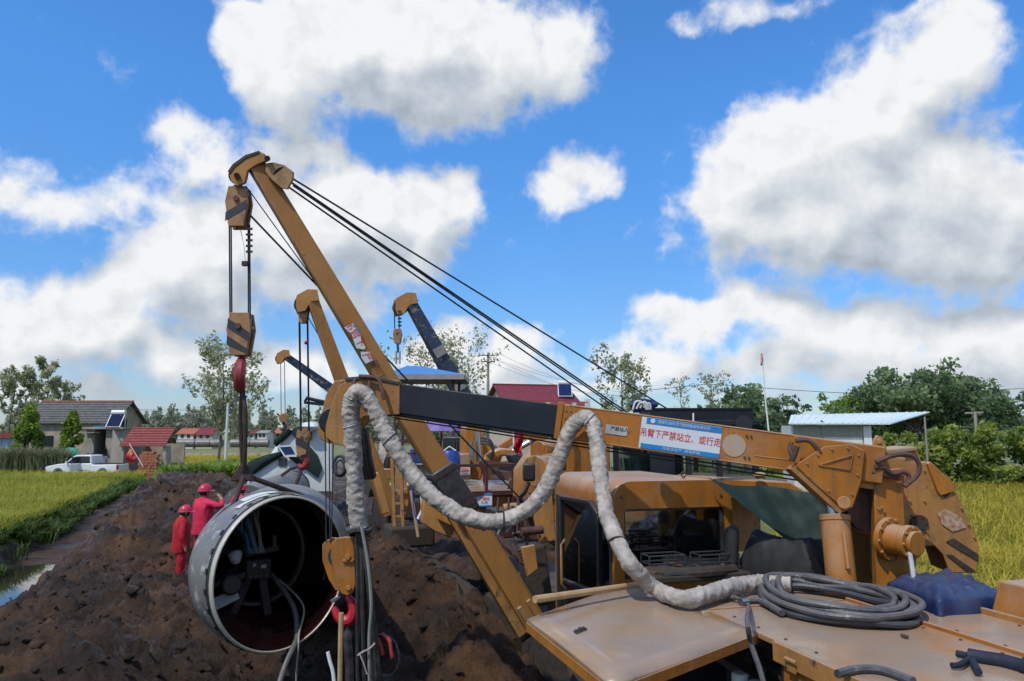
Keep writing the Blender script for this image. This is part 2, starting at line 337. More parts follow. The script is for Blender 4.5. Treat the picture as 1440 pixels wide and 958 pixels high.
mat('dark_steel', (.10, .095, .09), .45, metal=.7, var=.3, scale=8)
mat('rope', (.022, .026, .034), .6, var=.3, scale=40)
mat('red_paint', (.52, .012, .03), .45, var=.3, scale=6)
mat('wrap', (.46, .42, .375), .7, col2=(.25, .22, .19), scale=9, bump=.5, bscale=30, spots=(.20, .17, .14), spotscale=7, spotlo=.62)
mat('rubber', (.018, .018, .021), .48, col2=(.05, .048, .047), scale=14, dust=(.14, .125, .115), dustamt=.35)
mat('hose_dusty', (.030, .033, .042), .5, col2=(.085, .083, .085), scale=9, dust=(.19, .175, .165), dustamt=.55, bump=.25, spots=(.16, .145, .13), spotscale=11, spotlo=.6)
mat('white_paint', (.72, .73, .73), .35, var=.08, scale=3)
mat('plastic_white', (.75, .76, .75), .5, var=.08)
mat('sign_white', (.60, .64, .68), .45, var=.06, scale=2)
mat('sign_blue', (.01, .21, .55), .4, var=.12)
mat('ink_red', (.62, .03, .03), .5, var=.05)
mat('ink_dark', (.03, .03, .035), .5, var=.05)
mat('wood', (.46, .31, .16), .65, col2=(.34, .22, .11), scale=8, stretch=(1, 1, 1), bump=.1)
# ------------------------------------------------------------------ ground: fields with a muddy pipeline corridor
ALF = R(19.0); CO = V(-2, 7, 0); CR = V(math.cos(ALF), math.sin(ALF), 0); CF = V(-math.sin(ALF), math.cos(ALF), 0)
def ST(s, t, z=0.): q = CO + CR * s + CF * t; q.z = z; return q
def st_of(p): d = Vector((p[0], p[1], 0)) - CO; return d.dot(CR), d.dot(CF)
def sm(x, a, b):
    t = max(0., min(1., (x - a) / (b - a))); return t * t * (3 - 2 * t)
def gs(x, c, w): return math.exp(-((x - c) / w) ** 2)
def base_height(s, t):
    if s < -7.5 or s > 11.2: return 0.
    h = 0.
    ditch = -(.64 - .26 * sm(t, 17, 19.5)) * sm(s, -7.5, -7.0) * (1 - sm(s, -5.3, -4.5)) * (1 - sm(t, 24, 30))
    ridge = (.62 + 1.0 * sm(t, 8, 19)) * (1 - .85 * sm(t, 24, 29)) * sm(s, -5.0, -3.4) * (1 - sm(s, -1.6, .2) * .75)
    mid = .22 * sm(s, -.5, 2.0)
    h = ditch + max(ridge * (1 - sm(s, 1.0, 2.6)), mid)
    h += 1.15 * gs(s, 1.9, 1.15) * gs(t, 5.4, 2.8)
    h += .35 * gs(s, -2.6, 1.2) * gs(t, 2.2, 2.2) - .22 * gs(s, -1.4, 1.2) * gs(t, 9.8, 2.2)
    h *= 1 - sm(s, 10.2, 11.2)
    return h
def mud_height(s, t):
    h = base_height(s, t)
    k = sm(s, -7.4, -6.6) * (1 - sm(s, 10.4, 11.2)) * (1 - .5 * sm(t, 30, 60))
    lump = k * (.15 + .85 * sm(s, -5.2, -4.2))
    if lump > 0:
        p = V(s, t, 0)
        a = mnoise.noise(p * .55 + V(3, 1, 0)); b = mnoise.noise(p * 1.35 + V(0, 9, 0)); c = mnoise.noise(p * 3.1 + V(5, 0, 2))
        e_ = mnoise.noise(p * 2.1 + V(7, 3, 0)); h += lump * (.22 * a + .17 * b * (1 if b > 0 else .8) + .10 * (1 - 2.4 * abs(e_)) + .05 * (1 - 2 * abs(c)))
        if -2 < t < 34 and -8 < s < 6:
            # angular clods: cell noise
            wv = V(mnoise.noise(V(s, t, 1) * 1.7), mnoise.noise(V(s, t, 5) * 1.7), 0) * .35
            d1, q1 = mnoise.voronoi((V(s, t, 0) + wv) * 2.3)[:2]
            h += lump * (.20 * min(1., (d1[1] - d1[0]) * 3.2) * ((q1[0].x * 7.31 + q1[0].y * 3.7) % 1) - .05)
            wv = V(mnoise.noise(V(s, t, 4) * 4), mnoise.noise(V(s, t, 8) * 4), 0) * .12
            d2, q2 = mnoise.voronoi((V(s, t, 0) + wv) * 5.6)[:2]
            h += lump * (.105 * min(1., (d2[1] - d2[0]) * 3.) * ((q2[0].x * 9.13 + q2[0].y * 5.1) % 1) - .03)
            h += lump * .085 * mnoise.fractal(V(s, t, 0) * 7.0, .75, 2.1, 4)
    return h
def gz(p): s, t = st_of(p); return mud_height(s, t)
def axis(lo, hi, step, far, ratio=1.35):
    a = list(np.arange(lo, hi + 1e-6, step)); q = step
    left = []; x = lo
    while x > -far: q *= ratio; x -= q; left.append(x)
    q = step; right = []; x = hi
    while x < far: q *= ratio; x += q; right.append(x)
    return np.array(left[::-1] + a + right)
def build_ground():
    ss = axis(-8.0, 3.4, .062, 2500, 1.10)
    tt = [-4.0]
    while tt[-1] < 2600:
        t = tt[-1]; tt.append(t + (.062 if t < 6 else .062 * (1 + (t - 6) * .18)) if t < 60 else t * 1.12)
    q = .1; x = -4.0; back = []
    while x > -2000: q *= 1.4; x -= q; back.append(x)
    tt = np.array(back[::-1] + tt); nS, nT = len(ss), len(tt)
    vs = np.zeros((nT, nS, 3)); mudv = np.zeros((nT, nS))
    for i, t in enumerate(tt):
        for j, s in enumerate(ss):
            inn = -7.6 < s < 11.3 and -5 < t < 75
            z = mud_height(s, t) if (inn and t > -6) else (base_height(s, t) if inn else 0.)
            q_ = CO + CR * s + CF * t
            vs[i, j] = (q_.x, q_.y, z)
            mudv[i, j] = sm(s, -7.6, -7.2) * (1 - sm(s, 10.6, 11.2)) * (1 - sm(t, 62, 75)) * (1 - (1 - sm(s, .5, 2.)) * sm(t, 26 + 10 * (1 - sm(s, -5.4, -4.4)), 29 + 12 * (1 - sm(s, -5.4, -4.4))))
    idx = np.arange(nS * nT).reshape(nT, nS)
    f = np.stack([idx[:-1, :-1], idx[:-1, 1:], idx[1:, 1:], idx[1:, :-1]], -1).reshape(-1, 4)
    me = bpy.data.meshes.new('ground'); me.from_pydata(vs.reshape(-1, 3).tolist(), [], f.tolist())
    at = me.attributes.new('mud', 'FLOAT', 'POINT'); at.data.foreach_set('value', mudv.ravel())
    me.polygons.foreach_set('use_smooth', [True] * len(me.polygons))
    o = bpy.data.objects.new('ground', me); C.objects.link(o); o['kind'] = 'structure'; o['label'] = 'churned brown mud corridor between green and yellow fields'
    mt, nt, b = _nodes('ground_soil'); N, L = nt.nodes, nt.links
    tc = N.new('ShaderNodeTexCoord'); at = N.new('ShaderNodeAttribute'); at.attribute_name = 'mud'
    def nz(s_, d=6, r=.6):
        n = N.new('ShaderNodeTexNoise'); n.inputs['Scale'].default_value = s_; n.inputs['Detail'].default_value = d; n.inputs['Roughness'].default_value = r; L.new(tc.outputs['Object'], n.inputs['Vector']); return n.outputs['Fac']
    def ramp(fac, els):
        r = N.new('ShaderNodeValToRGB'); L.new(fac, r.inputs[0]); e = r.color_ramp.elements
        e[0].position, e[0].color = els[0][0], (*els[0][1], 1); e[1].position, e[1].color = els[-1][0], (*els[-1][1], 1)
        for p_, c_ in els[1:-1]: q = e.new(p_); q.color = (*c_, 1)
        return r.outputs[0]
    def mix(f_, a, b_):
        m_ = N.new('ShaderNodeMixRGB'); L.new(f_, m_.inputs[0]); L.new(a, m_.inputs[1]); L.new(b_, m_.inputs[2]); return m_.outputs[0]
    mud1 = ramp(nz(1.1, 9, .7), [(.34, (.020, .014, .011)), (.45, (.048, .030, .019)), (.55, (.095, .057, .033)), (.68, (.19, .122, .072))])
    mud2 = ramp(nz(7., 7, .75), [(.35, (.020, .014, .011)), (.52, (.062, .039, .025)), (.70, (.125, .080, .048))])
    m1 = N.new('ShaderNodeMixRGB'); m1.inputs[0].default_value = .5; L.new(mud1, m1.inputs[1]); L.new(mud2, m1.inputs[2])
    wetf = N.new('ShaderNodeMapRange'); L.new(nz(.55, 3, .55), wetf.inputs[0]); wetf.inputs[1].default_value = .40; wetf.inputs[2].default_value = .60
    warm = N.new('ShaderNodeMixRGB'); warm.blend_type = 'MULTIPLY'; warm.inputs[0].default_value = 1; L.new(m1.outputs[0], warm.inputs[1]); warm.inputs[2].default_value = (1.25, 1.02, .78, 1)
    cool = N.new('ShaderNodeMixRGB'); cool.blend_type = 'MULTIPLY'; cool.inputs[0].default_value = 1; L.new(m1.outputs[0], cool.inputs[1]); cool.inputs[2].default_value = (.68, .65, .60, 1)
    m1 = N.new('ShaderNodeMixRGB'); L.new(wetf.outputs[0], m1.inputs[0]); L.new(cool.outputs[0], m1.inputs[1]); L.new(warm.outputs[0], m1.inputs[2])
    fld = ramp(nz(.06, 5, .6), [(.35, (.10, .13, .03)), (.52, (.19, .19, .045)), (.68, (.26, .22, .05))])
    fl2 = ramp(nz(.9, 6, .7), [(.3, (.07, .10, .025)), (.7, (.20, .20, .05))])
    m2 = N.new('ShaderNodeMixRGB'); m2.inputs[0].default_value = .4; L.new(fld, m2.inputs[1]); L.new(fl2, m2.inputs[2])
    L.new(mix(at.outputs['Fac'], m2.outputs[0], m1.outputs[0]), b.inputs['Base Color'])
    wet = N.new('ShaderNodeMapRange'); L.new(nz(.8, 4, .6), wet.inputs[0]); wet.inputs[1].default_value = .42; wet.inputs[2].default_value = .62; wet.inputs[3].default_value = .30; wet.inputs[4].default_value = .9
    L.new(wet.outputs[0], b.inputs['Roughness']); b.inputs['Specular IOR Level'].default_value = .4
    bp = N.new('ShaderNodeBump'); bp.inputs['Strength'].default_value = 1.0; bp.inputs['Distance'].default_value = .09
    hh = N.new('ShaderNodeMath'); hh.operation = 'MULTIPLY_ADD'; L.new(nz(22, 9, .8), hh.inputs[0]); hh.inputs[1].default_value = .8; L.new(nz(6, 6, .7), hh.inputs[2])
    L.new(hh.outputs[0], bp.inputs['Height']); L.new(bp.outputs[0], b.inputs['Normal'])
    MATS['ground_soil'] = mt; me.materials.append(mt)
build_ground()

# clods lying on the mud: uncountable
def build_clods():
    ico = bmesh.new(); bmesh.ops.create_icosphere(ico, subdivisions=2, radius=1); base = np.array([v.co[:] for v in ico.verts]); fa = np.array([[v.index for v in f.verts] for f in ico.faces]); ico.free()
    vs, fs = [], []; n = 0; rr = np.random.default_rng(5); forms = []
    for k in range(24):
        o3 = rr.uniform(0, 90, 3); forms.append(base * (1 + .6 * np.array([[mnoise.noise(Vector(b_ * 1.3 + o3)) + .6 * mnoise.noise(Vector(b_ * 3 + o3))] for b_ in base])))
    for k in range(7000):
        t = -3.5 + 26 * rr.random() ** 1.8; s = rr.uniform(-5.6, 3.6)
        r = .014 + .05 * rr.random() ** 4
        if rr.random() < .02: r = rr.uniform(.07, .15)
        r *= .7 + .3 * min(1, t / 6 + .5)
        z = mud_height(s, t); q = CO + CR * s + CF * t
        d = forms[k % 24] * np.array([1, rr.uniform(.7, 1.3), rr.uniform(.5, .95)]) * r
        a = rr.uniform(0, 6.28); c, s_ = math.cos(a), math.sin(a); d = d @ np.array([[c, -s_, 0], [s_, c, 0], [0, 0, 1]])
        vs.append(d + np.array([q.x, q.y, z + r * .25])); fs.append(fa + n); n += len(base)
    me = bpy.data.meshes.new('mud_clods'); me.from_pydata(np.concatenate(vs).tolist(), [], np.concatenate(fs).tolist())
    at = me.attributes.new('mud', 'FLOAT', 'POINT'); at.data.foreach_set('value', np.ones(len(me.vertices)))
    me.polygons.foreach_set('use_smooth', [True] * len(me.polygons)); me.materials.append(MATS['ground_soil']); o = bpy.data.objects.new('mud_clods', me); C.objects.link(o)
    tag(o, 'loose brown clods of earth strewn over the mud', 'soil', kind='stuff')
build_clods()

# puddle water in the ditch, one sheet
mtw, ntw, bw = _nodes('ditch_water'); bw.inputs['Base Color'].default_value = (.03, .03, .022, 1); bw.inputs['Roughness'].default_value = .03; bw.inputs['Specular IOR Level'].default_value = .8; MATS['ditch_water'] = mtw
mat('puddle_mud', (.07, .05, .04), .12, var=.3)
def build_water():
    g = []
    for i in range(30):
        t = -4 + 23 * i / 29; g.append([ST(s, t, -.47) for s in np.linspace(-7.45, -4.6, 8)])
    o = MB().sheet(g).build('water', 'ditch_water'); o['kind'] = 'structure'; o['label'] = 'still water in the ditch reflecting the sky'
build_water()

# ------------------------------------------------------------------ rice and weeds
leafmat('rice_leaf', (.13, .21, .02), (.50, .46, .07), .5)
leafmat('rice_gold', (.26, .29, .03), (.62, .49, .07), .5)
leafmat('weed_leaf', (.035, .085, .015), (.14, .20, .035), .35)
def blades(name, pts, hgt, lean, width, m_, label, cat, tint, nb=5, droop=.35, seed=1, kind='stuff'):
    """pts Nx3 tuft bases: each tuft has nb blades of two segments that bend over"""
    r = np.random.default_rng(seed); n = len(pts); N = n * nb
    base = np.repeat(pts, nb, 0) + np.concatenate([r.normal(0, .05, (N, 2)), np.zeros((N, 1))], 1)
    az = r.uniform(0, 2 * math.pi, N); d = np.stack([np.cos(az), np.sin(az), np.zeros(N)], 1); sd = np.stack([-d[:, 1], d[:, 0], np.zeros(N)], 1)
    pn = np.repeat(np.array([mnoise.noise(Vector((q[0] * .35, q[1] * .35, 5))) + .6 * mnoise.noise(Vector((q[0] * 1.1, q[1] * 1.1, 9))) for q in pts]), nb); H = hgt * r.uniform(.70, 1.08, N) * (1 + .16 * pn); ln = lean * r.uniform(.3, 1.2, N) * H
    up = np.array([0, 0, 1.])
    p1 = base + up * (H * .68)[:, None] + d * (ln * .35)[:, None]
    p2 = base + up * (H * (1.0 - droop * r.uniform(0, .6, N)))[:, None] + d * (ln * 1.1)[:, None]
    w = (width * r.uniform(.6, 1.2, N))[:, None]
    vs = np.stack([base - sd * w * .5, base + sd * w * .5, p1 + sd * w, p1 - sd * w, p2], 1).reshape(-1, 3)
    i = np.arange(N) * 5
    q = np.stack([i, i + 1, i + 2, i + 3], 1); t3 = np.stack([i + 3, i + 2, i + 4], 1)
    me = bpy.data.meshes.new(name); me.from_pydata(vs.tolist(), [], q.tolist() + t3.tolist())
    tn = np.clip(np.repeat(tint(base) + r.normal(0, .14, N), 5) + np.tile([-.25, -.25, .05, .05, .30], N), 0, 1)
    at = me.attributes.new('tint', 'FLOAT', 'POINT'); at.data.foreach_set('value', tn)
    me.materials.append(MATS[m_]); o = bpy.data.objects.new(name, me); C.objects.link(o)
    return tag(o, label, cat, kind=kind)
def patchy(sc_, a, b):
    return lambda p: np.array([a + b * mnoise.noise(Vector((q[0] * sc_, q[1] * sc_, 0))) for q in p[::1]])
def scatter(n, s0, s1, t0, t1, rr, jit=None):
    s = rr.uniform(s0, s1, n); t = rr.uniform(t0, t1, n)
    return np.stack([CO.x + CR.x * s + CF.x * t, CO.y + CR.y * s + CF.y * t, np.zeros(n)], 1)
def build_rice():
    rr = np.random.default_rng(11)
    near = scatter(5200, -14, -7.55, 6, 36, rr); mid = scatter(9000, -34, -7.6, 14, 60, rr); mid = np.concatenate([mid[mid[:, 1] < 63], scatter(2600, -36, -9, 40, 47, rr)]); mid = mid[mid[:, 1] < 54.6]
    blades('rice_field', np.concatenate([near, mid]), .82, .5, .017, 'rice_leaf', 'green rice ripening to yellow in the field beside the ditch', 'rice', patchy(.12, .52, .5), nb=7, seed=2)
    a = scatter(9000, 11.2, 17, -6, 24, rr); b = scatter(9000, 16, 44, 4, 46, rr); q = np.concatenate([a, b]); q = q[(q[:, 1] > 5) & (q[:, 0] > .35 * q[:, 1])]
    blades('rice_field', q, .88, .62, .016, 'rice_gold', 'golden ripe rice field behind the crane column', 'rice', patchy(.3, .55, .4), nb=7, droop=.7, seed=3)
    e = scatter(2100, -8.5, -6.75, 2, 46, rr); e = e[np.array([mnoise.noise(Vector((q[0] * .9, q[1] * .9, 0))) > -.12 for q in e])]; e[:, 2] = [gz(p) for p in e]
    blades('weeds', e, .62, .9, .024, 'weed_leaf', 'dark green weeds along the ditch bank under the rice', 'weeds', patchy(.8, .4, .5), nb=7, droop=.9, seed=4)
build_rice()
# ------------------------------------------------------------------ the crane tractor the photograph is taken from
def lerp(a, b, t): return Vector(a) + (Vector(b) - Vector(a)) * t
DZ = 2.30
A1 = R(15); MF = V(-math.sin(A1), math.cos(A1), 0); MR = V(math.cos(A1), math.sin(A1), 0); MO = V(1.40, 4.10, 0); UP = V(0, 0, 1)
def MM(u, w, z): q = MO + MF * u + MR * w; q.z = z; return q
AXM = (MR, MF, UP)
mat('cab_inside', (.03, .032, .033), .7, var=.3)
mat('seat_black', (.02, .02, .022), .6, var=.3)
glassmat('cab_glass', alpha=.4)
glassmat('door_glass', alpha=.75)
mat('gauge_teal', (.03, .16, .16), .5, var=.4)
mat('grime', (.028, .021, .016), .85, col2=(.055, .038, .026), scale=12, bump=.3)
def rivets(mb, pts, nrm, r=.008, h=.008, mi=0):
    for p in pts: mb.cyl(Vector(p) - Vector(nrm) * .002, Vector(p) + Vector(nrm) * h, r, r * .8, 6, mi)
def build_tractor():
    T = thing('crane_tractor', MM(.2, 1.0, 0), 'yellow crane tractor in front with cab, dusty deck and long boom reaching left', 'construction machine')
    # engine hood plates (the deck)
    MB().box(MM(-.55, .505, DZ - .0175), (1.0, 2.5, .035), AXM).build('deck_plate', 'yellow_deck', T, bevel=.006)
    MB().box(MM(-.55, 1.29, DZ - .0175), (.55, 2.5, .035), AXM).build('deck_plate', 'yellow_deck', T, bevel=.006)
    MB().box(MM(1.02, .60, DZ - .03), (1.25, .60, .035), AXM).build('deck_plate', 'yellow_deck', T, bevel=.006)
    # lips and seams along the plates
    l = MB(); l.box(MM(-.55, 1.01, DZ + .006), (.02, 2.5, .03), AXM); l.build('seam_strip', 'yellow_paint', T, bevel=.003)
    l = MB(); l.box(MM(-.55, 1.575, DZ + .004), (.03, 2.5, .06), AXM); l.build('seam_strip', 'yellow_worn', T, bevel=.004)
    l = MB(); l.box(MM(-.90, -.012, DZ - .05), (.022, 1.8, .10), AXM); l.build('side_lip', 'yellow_worn', T, bevel=.003)
    # hinges on the side lip
    for u in (-.12, -.52, -.95):
        h = MB(); h.cyl(MM(u, -.03, DZ - .055), MM(u - .09, -.03, DZ - .055), .012, n=8); h.box(MM(u - .045, -.027, DZ - .085), (.006, .07, .05), AXM); h.build('hinge', 'yellow_worn', T)
    # side wall of the hood
    MB().box(MM(-.93, .012, DZ - .62), (.025, 1.75, 1.05), AXM).build('side_panel', 'yellow_paint', T, bevel=.004)
    MB().box(MM(-.05, .35, DZ - .60), (.7, .03, 1.1), AXM).build('bulkhead', 'black_metal', T)
    MB().box(MM(1.32, .5, DZ - .60), (1.0, .03, 1.1), AXM).build('bulkhead', 'black_metal', T)
    MB().box(MM(-.05, .86, DZ - .65), (.03, 2.7, 1.15), AXM).build('bulkhead', 'black_metal', T)
    MB().box(MM(-.1, .9, 1.05), (2.3, 3.6, .25), AXM).build('chassis', 'black_metal', T, bevel=.02)
    # tracks under the chassis
    for w in (-.05, 1.9):
        tr = MB(); pts = [MM(-1.9, w, .55), MM(-1.6, w, .92), MM(2.6, w, .92), MM(2.9, w, .55), MM(2.6, w, .2), MM(-1.6, w, .2)]
        tr.prism([p - MR * .22 for p in pts], MR * .44); tr.build('track', 'grime', T, bevel=.05)
    # engine in the open bay
    e = MB(); e.box(MM(.55, .42, DZ - .42), (.4, .7, .45), AXM); e.cyl(MM(.2, .3, DZ - .15), MM(.9, .3, DZ - .15), .09, n=14); e.build('engine_block', 'black_metal', T, bevel=.02)
    e = MB()
    for i in range(5): e.cyl(MM(.15 + .16 * i, .12, DZ - .25), MM(.15 + .16 * i, .34, DZ - .18), .022, n=8)
    e.cyl(MM(.1, .10, DZ - .34), MM(.95, .10, DZ - .30), .03, n=10); e.build('fuel_pipe', 'dark_steel', T)
    e = MB(); e.cyl(MM(.28, .06, DZ - .55), MM(.28, .06, DZ - .30), .055, n=14); e.cyl(MM(.45, .06, DZ - .55), MM(.45, .06, DZ - .30), .055, n=14); e.build('oil_filter', 'plastic_white', T, bevel=.01)
    # the open hood panel
    A, B_, C_, D_ = G(741, 874, DZ - .02), G(892, 823, DZ - .05), G(1076, 886, DZ - .01), G(860, 968, DZ + .0)
    rows = [[lerp(lerp(A, B_, v), lerp(D_, C_, v), u) + UP * .012 * math.sin(3 * u + 2 * v) for v in np.linspace(0, 1, 9)] for u in np.linspace(0, 1, 9)]
    p = MB().sheet(rows); pn = p.build('hood_panel', 'yellow_deck', T, solid=.028, bevel=0)
    l = MB()
    for a, b in ((A, B_), (A, D_), (D_, C_)): l.beam(a - UP * .03, b - UP * .03, .012, .05)
    l.build('panel_rim', 'yellow_paint', pn)
    c = lerp(lerp(A, D_, .42), lerp(B_, C_, .42), .16); ex = (B_ - A).normalized(); ey = (D_ - A).normalized()
    la = MB(); la.box(c + UP * .028, (.12, .05, .012), (ex, ey, UP)); la.cyl(c + UP * .03, c + UP * .045, .014, n=10); la.box(c + UP * .037 - ex * .04, (.012, .035, .006), (ex, ey, UP)); la.box(c + UP * .037 + ex * .04, (.012, .035, .006), (ex, ey, UP)); la.build('latch', 'dark_steel', pn, bevel=.002)
    # box on the right edge of the deck
    b = MB(); q = [MM(-1.9, 1.60, DZ - .1), MM(-1.9, 2.2, DZ - .1), MM(.20, 2.2, DZ - .1), MM(.20, 1.60, DZ - .1)]; tp = [MM(-1.9, 1.66, DZ + .20), MM(-1.9, 2.2, DZ + .20), MM(.14, 2.2, DZ + .20), MM(.14, 1.66, DZ + .20)]
    b.hexa(q + tp); b.build('side_box', 'yellow_paint', T, bevel=.012)
    # ---------------- cab
    cl = V(.86, 6.35, 0)
    def K(u, w, z): q = cl + MF * u + MR * w; q.z = z; return q
    W, Ln, ZB, ZW, ZT = 1.10, 1.62, 1.5, 2.75, 2.98
    # shell: rounded roof and right side swept along the cab; rear face is a frame round the window
    def prof(inset=0.):
        pts = [(0. + inset, ZW - .10)]; rad = .15 - inset
        pts += [(rad + inset - rad * math.cos(t), ZT - inset - rad + rad * math.sin(t)) for t in np.linspace(0, math.pi / 2, 6)]
        pts += [(W - inset - rad + rad * math.sin(t), ZT - inset - rad + rad * math.cos(t)) for t in np.linspace(0, math.pi / 2, 6)]
        return pts + [(W + .03 - inset, 2.35), (W + .08 - inset, ZB)]
    mb = MB(); o_, i_ = prof(), prof(.05); nP = len(o_); us = [0, .06, .5, 1.0, Ln - .05, Ln]
    for pr, rev in ((o_, 0), (i_, 1)):
        g = [[K(u + (.03 if u == 0 and not rev else 0), w + (0 if .01 < u < Ln else (.02 if w < W / 2 else -.02)) * (not rev), z - (0 if .01 < u < Ln else .02) * (not rev)) for (w, z) in pr] for u in us]
        mb.sheet(g if rev else [row[::-1] for row in g])
    cab = mb.build('cab', 'yellow_paint', T, smooth=40)
    wl, wr, wt, wb = .085, W - .07, ZW, 2.19                     # window opening
    outer = [(0., ZB), (0., 2.2)] + prof()[:]; inner = [(wl, wb - .3), (wl, wb)] + [(wl, wt - .06)] + [(wl + .04 * (1 - math.cos(t)), wt - .04 + .04 * math.sin(t)) for t in np.linspace(0, math.pi / 2, 6)] + [(wr - .04 + .04 * math.sin(t), wt - .04 + .04 * math.cos(t)) for t in np.linspace(0, math.pi / 2, 6)] + [(wr + .02, 2.35), (wr + .04, wb - .3)]
    outer[2] = (0., ZW - .10); rb = MB(); no_ = len(outer)
    for dz, fl in ((.0, 0), (.035, 1)):
        vs = [K(dz, w, z) for w, z in outer] + [K(dz, w, z) for w, z in inner]; rb.add(vs, [((i, i + 1, no_ + i + 1, no_ + i) if fl else (i + 1, i, no_ + i, no_ + i + 1)) for i in range(no_ - 1)])
    iv = [K(.0, w, z) for w, z in inner] + [K(.035, w, z) for w, z in inner]; rb.add(iv, [(i, i + 1, no_ + i + 1, no_ + i) for i in range(no_ - 1)])
    ov = [K(.0, w, z) for w, z in outer] + [K(.035, w, z) for w, z in outer]; rb.add(ov, [(i + 1, i, no_ + i, no_ + i + 1) for i in range(no_ - 1)])
    rb.build('rear_frame', 'yellow_paint', cab, smooth=40)
    for (u, w) in ((.075, .04), (Ln - .05, .035), (Ln - .05, W - .05), (.95, W - .035)):
        MB().box(K(u, w, (ZB + ZW + .04) / 2), (.07, .075, ZW + .04 - ZB), AXM).build('pillar', 'yellow_paint', cab, bevel=.02)
    MB().box(K(Ln / 2, .03, ZW - .02), (.05, Ln - .1, .10), AXM).build('roof_rail', 'yellow_paint', cab, bevel=.015)
    MB().box(K(Ln, W / 2, ZW + .08), (W - .1, .03, .22), AXM).build('front_header', 'yellow_paint', cab)
    r = MB(); r.box(K(.025, W / 2, ZW + .005), (W - .15, .03, .05), AXM); r.box(K(.025, .085, 2.48), (.03, .03, .58), AXM); r.box(K(.025, W - .085, 2.48), (.03, .03, .58), AXM); r.box(K(.025, W / 2, 2.2), (W - .15, .03, .04), AXM); r.build('window_seal', 'rubber', cab)
    MB().box(K(.03, W / 2, 2.48), (W - .16, .006, .58), AXM).build('window_pane', 'cab_glass', cab)
    MB().box(K(.03, W / 2, 1.84), (W - .12, .03, .68), AXM).build('rear_panel', 'yellow_paint', cab)
    f = MB(); f.box(K(Ln - .05, W / 2, ZW), (W - .1, .05, .06), AXM); f.box(K(Ln - .05, W / 2, 2.25), (W - .1, .05, .06), AXM); f.box(K(Ln - .05, W * .36, 2.5), (.05, .04, .5), AXM); f.build('front_window_frame', 'cab_inside', cab)
    MB().box(K(Ln - .05, W / 2, 1.85), (W - .1, .03, .74), AXM).build('front_panel', 'cab_inside', cab)
    MB().box(K(Ln / 2, W / 2, 1.62), (W - .05, Ln - .05, .04), AXM).build('cab_floor', 'cab_inside', cab)
    MB().box(K(Ln / 2, W / 2, ZW - .012), (W - .12, Ln - .12, .02), AXM).build('headliner', 'cab_inside', cab)
    MB().box(K(1.25, W - .02, 2.1), (.012, .55, 1.1), AXM).build('side_glass', 'cab_glass', cab)
    MB().box(K(.52, W - .02, 2.48), (.012, .75, .56), AXM).build('side_glass', 'cab_glass', cab)
    MB().box(K(.52, W - .02, 1.85), (.02, .75, .7), AXM).build('side_panel', 'yellow_paint', cab)
    s = MB(); s.box(K(.55, .50, 2.15), (.42, .12, .46), AXM); s.box(K(.78, .50, 1.92), (.44, .45, .12), AXM); s.build('seat', 'seat_black', cab, bevel=.05, seg=3)
    s = MB(); s.ball(K(.55, .50, 2.47), .13, 14, sc_=(1.0, .5, .9)); s.build('headrest', 'seat_black', cab)
    s = MB(); s.cyl(K(1.2, .5, 1.64), K(1.12, .5, 2.2), .03, n=8); ring = [K(1.10 + .05 * math.sin(a), .5 + .17 * math.cos(a), 2.24 + .16 * math.sin(a)) for a in np.linspace(0, 2 * math.pi, 21)[:-1]]; s.tube(ring, .014, 6, closed=True); s.build('steering_wheel', 'seat_black', cab)
    s = MB(); s.box(K(.35, .86, 2.15), (.16, .16, .6), AXM); s.build('tool_case', 'gauge_teal', cab, bevel=.02)
    # open door
    d0 = K(.30, -.02, 0); d1 = K(1.02, -.13, 0); dd = (d1 - d0).normalized(); dn = dd.cross(UP)
    dr = MB(); z0, z1 = 1.6, ZW + .02
    for a, b in (((0, z0), (0, z1 - .10)), ((0, z1 - .10), (.14, z1)), ((.14, z1), (.72, z1)), ((.72, z1), (.72, z0)), ((0, 2.0), (.72, 2.0)), ((0, z0), (.72, z0))):
        pa = d0 + dd * a[0]; pa.z = a[1]; pb = d0 + dd * b[0]; pb.z = b[1]; dr.beam(pa, pb, .04, .055, up=dn)
    door = dr.build('door', 'black_metal', T, bevel=.008)
    pg = [d0 + dd * x + UP * z for x, z in ((.02, 2.02), (.70, 2.02), (.70, z1 - .02), (.15, z1 - .02), (.02, z1 - .11))]
    MB().prism(pg, dn * .008).build('pane', 'door_glass', door)
    MB().prism([d0 + dd * x + UP * z for x, z in ((.02, z0), (.70, z0), (.70, 1.98), (.02, 1.98))], dn * .012).build('door_panel', 'black_metal', door)
    h = MB(); h.tube([d0 + dd * .55 - dn * .05 + UP * 1.95, d0 + dd * .55 - dn * .09 + UP * 2.0, d0 + dd * .55 - dn * .09 + UP * 2.35, d0 + dd * .55 - dn * .05 + UP * 2.4], .012, 6); h.build('handle', 'yellow_worn', door)
    fr = MB()
    for a, b in (((.1, 1.52), (.1, ZW)), ((.1, ZW - .02), (Ln - .1, ZW - .02)), ((Ln - .1, 1.52), (Ln - .1, ZW))): fr.beam(K(a[0], .02, a[1]), K(b[0], .02, b[1]), .05, .05, up=MR)
    fr.build('door_seal', 'rubber', cab)
    ey = MB(); c_ = K(.25, .78, ZT + .035); ey.tube([c_ + V(.022 * math.cos(a), 0, .022 * math.sin(a)) for a in np.linspace(0, 2 * math.pi, 13)[:-1]], .006, 6, closed=True); ey.cyl(K(.25, .78, ZT - .005), K(.25, .78, ZT + .015), .012, n=8); ey.build('lifting_eye', 'rust_metal', cab)
    bolt_copies(cab, [K(-.002, .06, ZW + .1), K(-.002, W - .1, ZW + .1)], -MF, .012, .008, 'rust_metal')
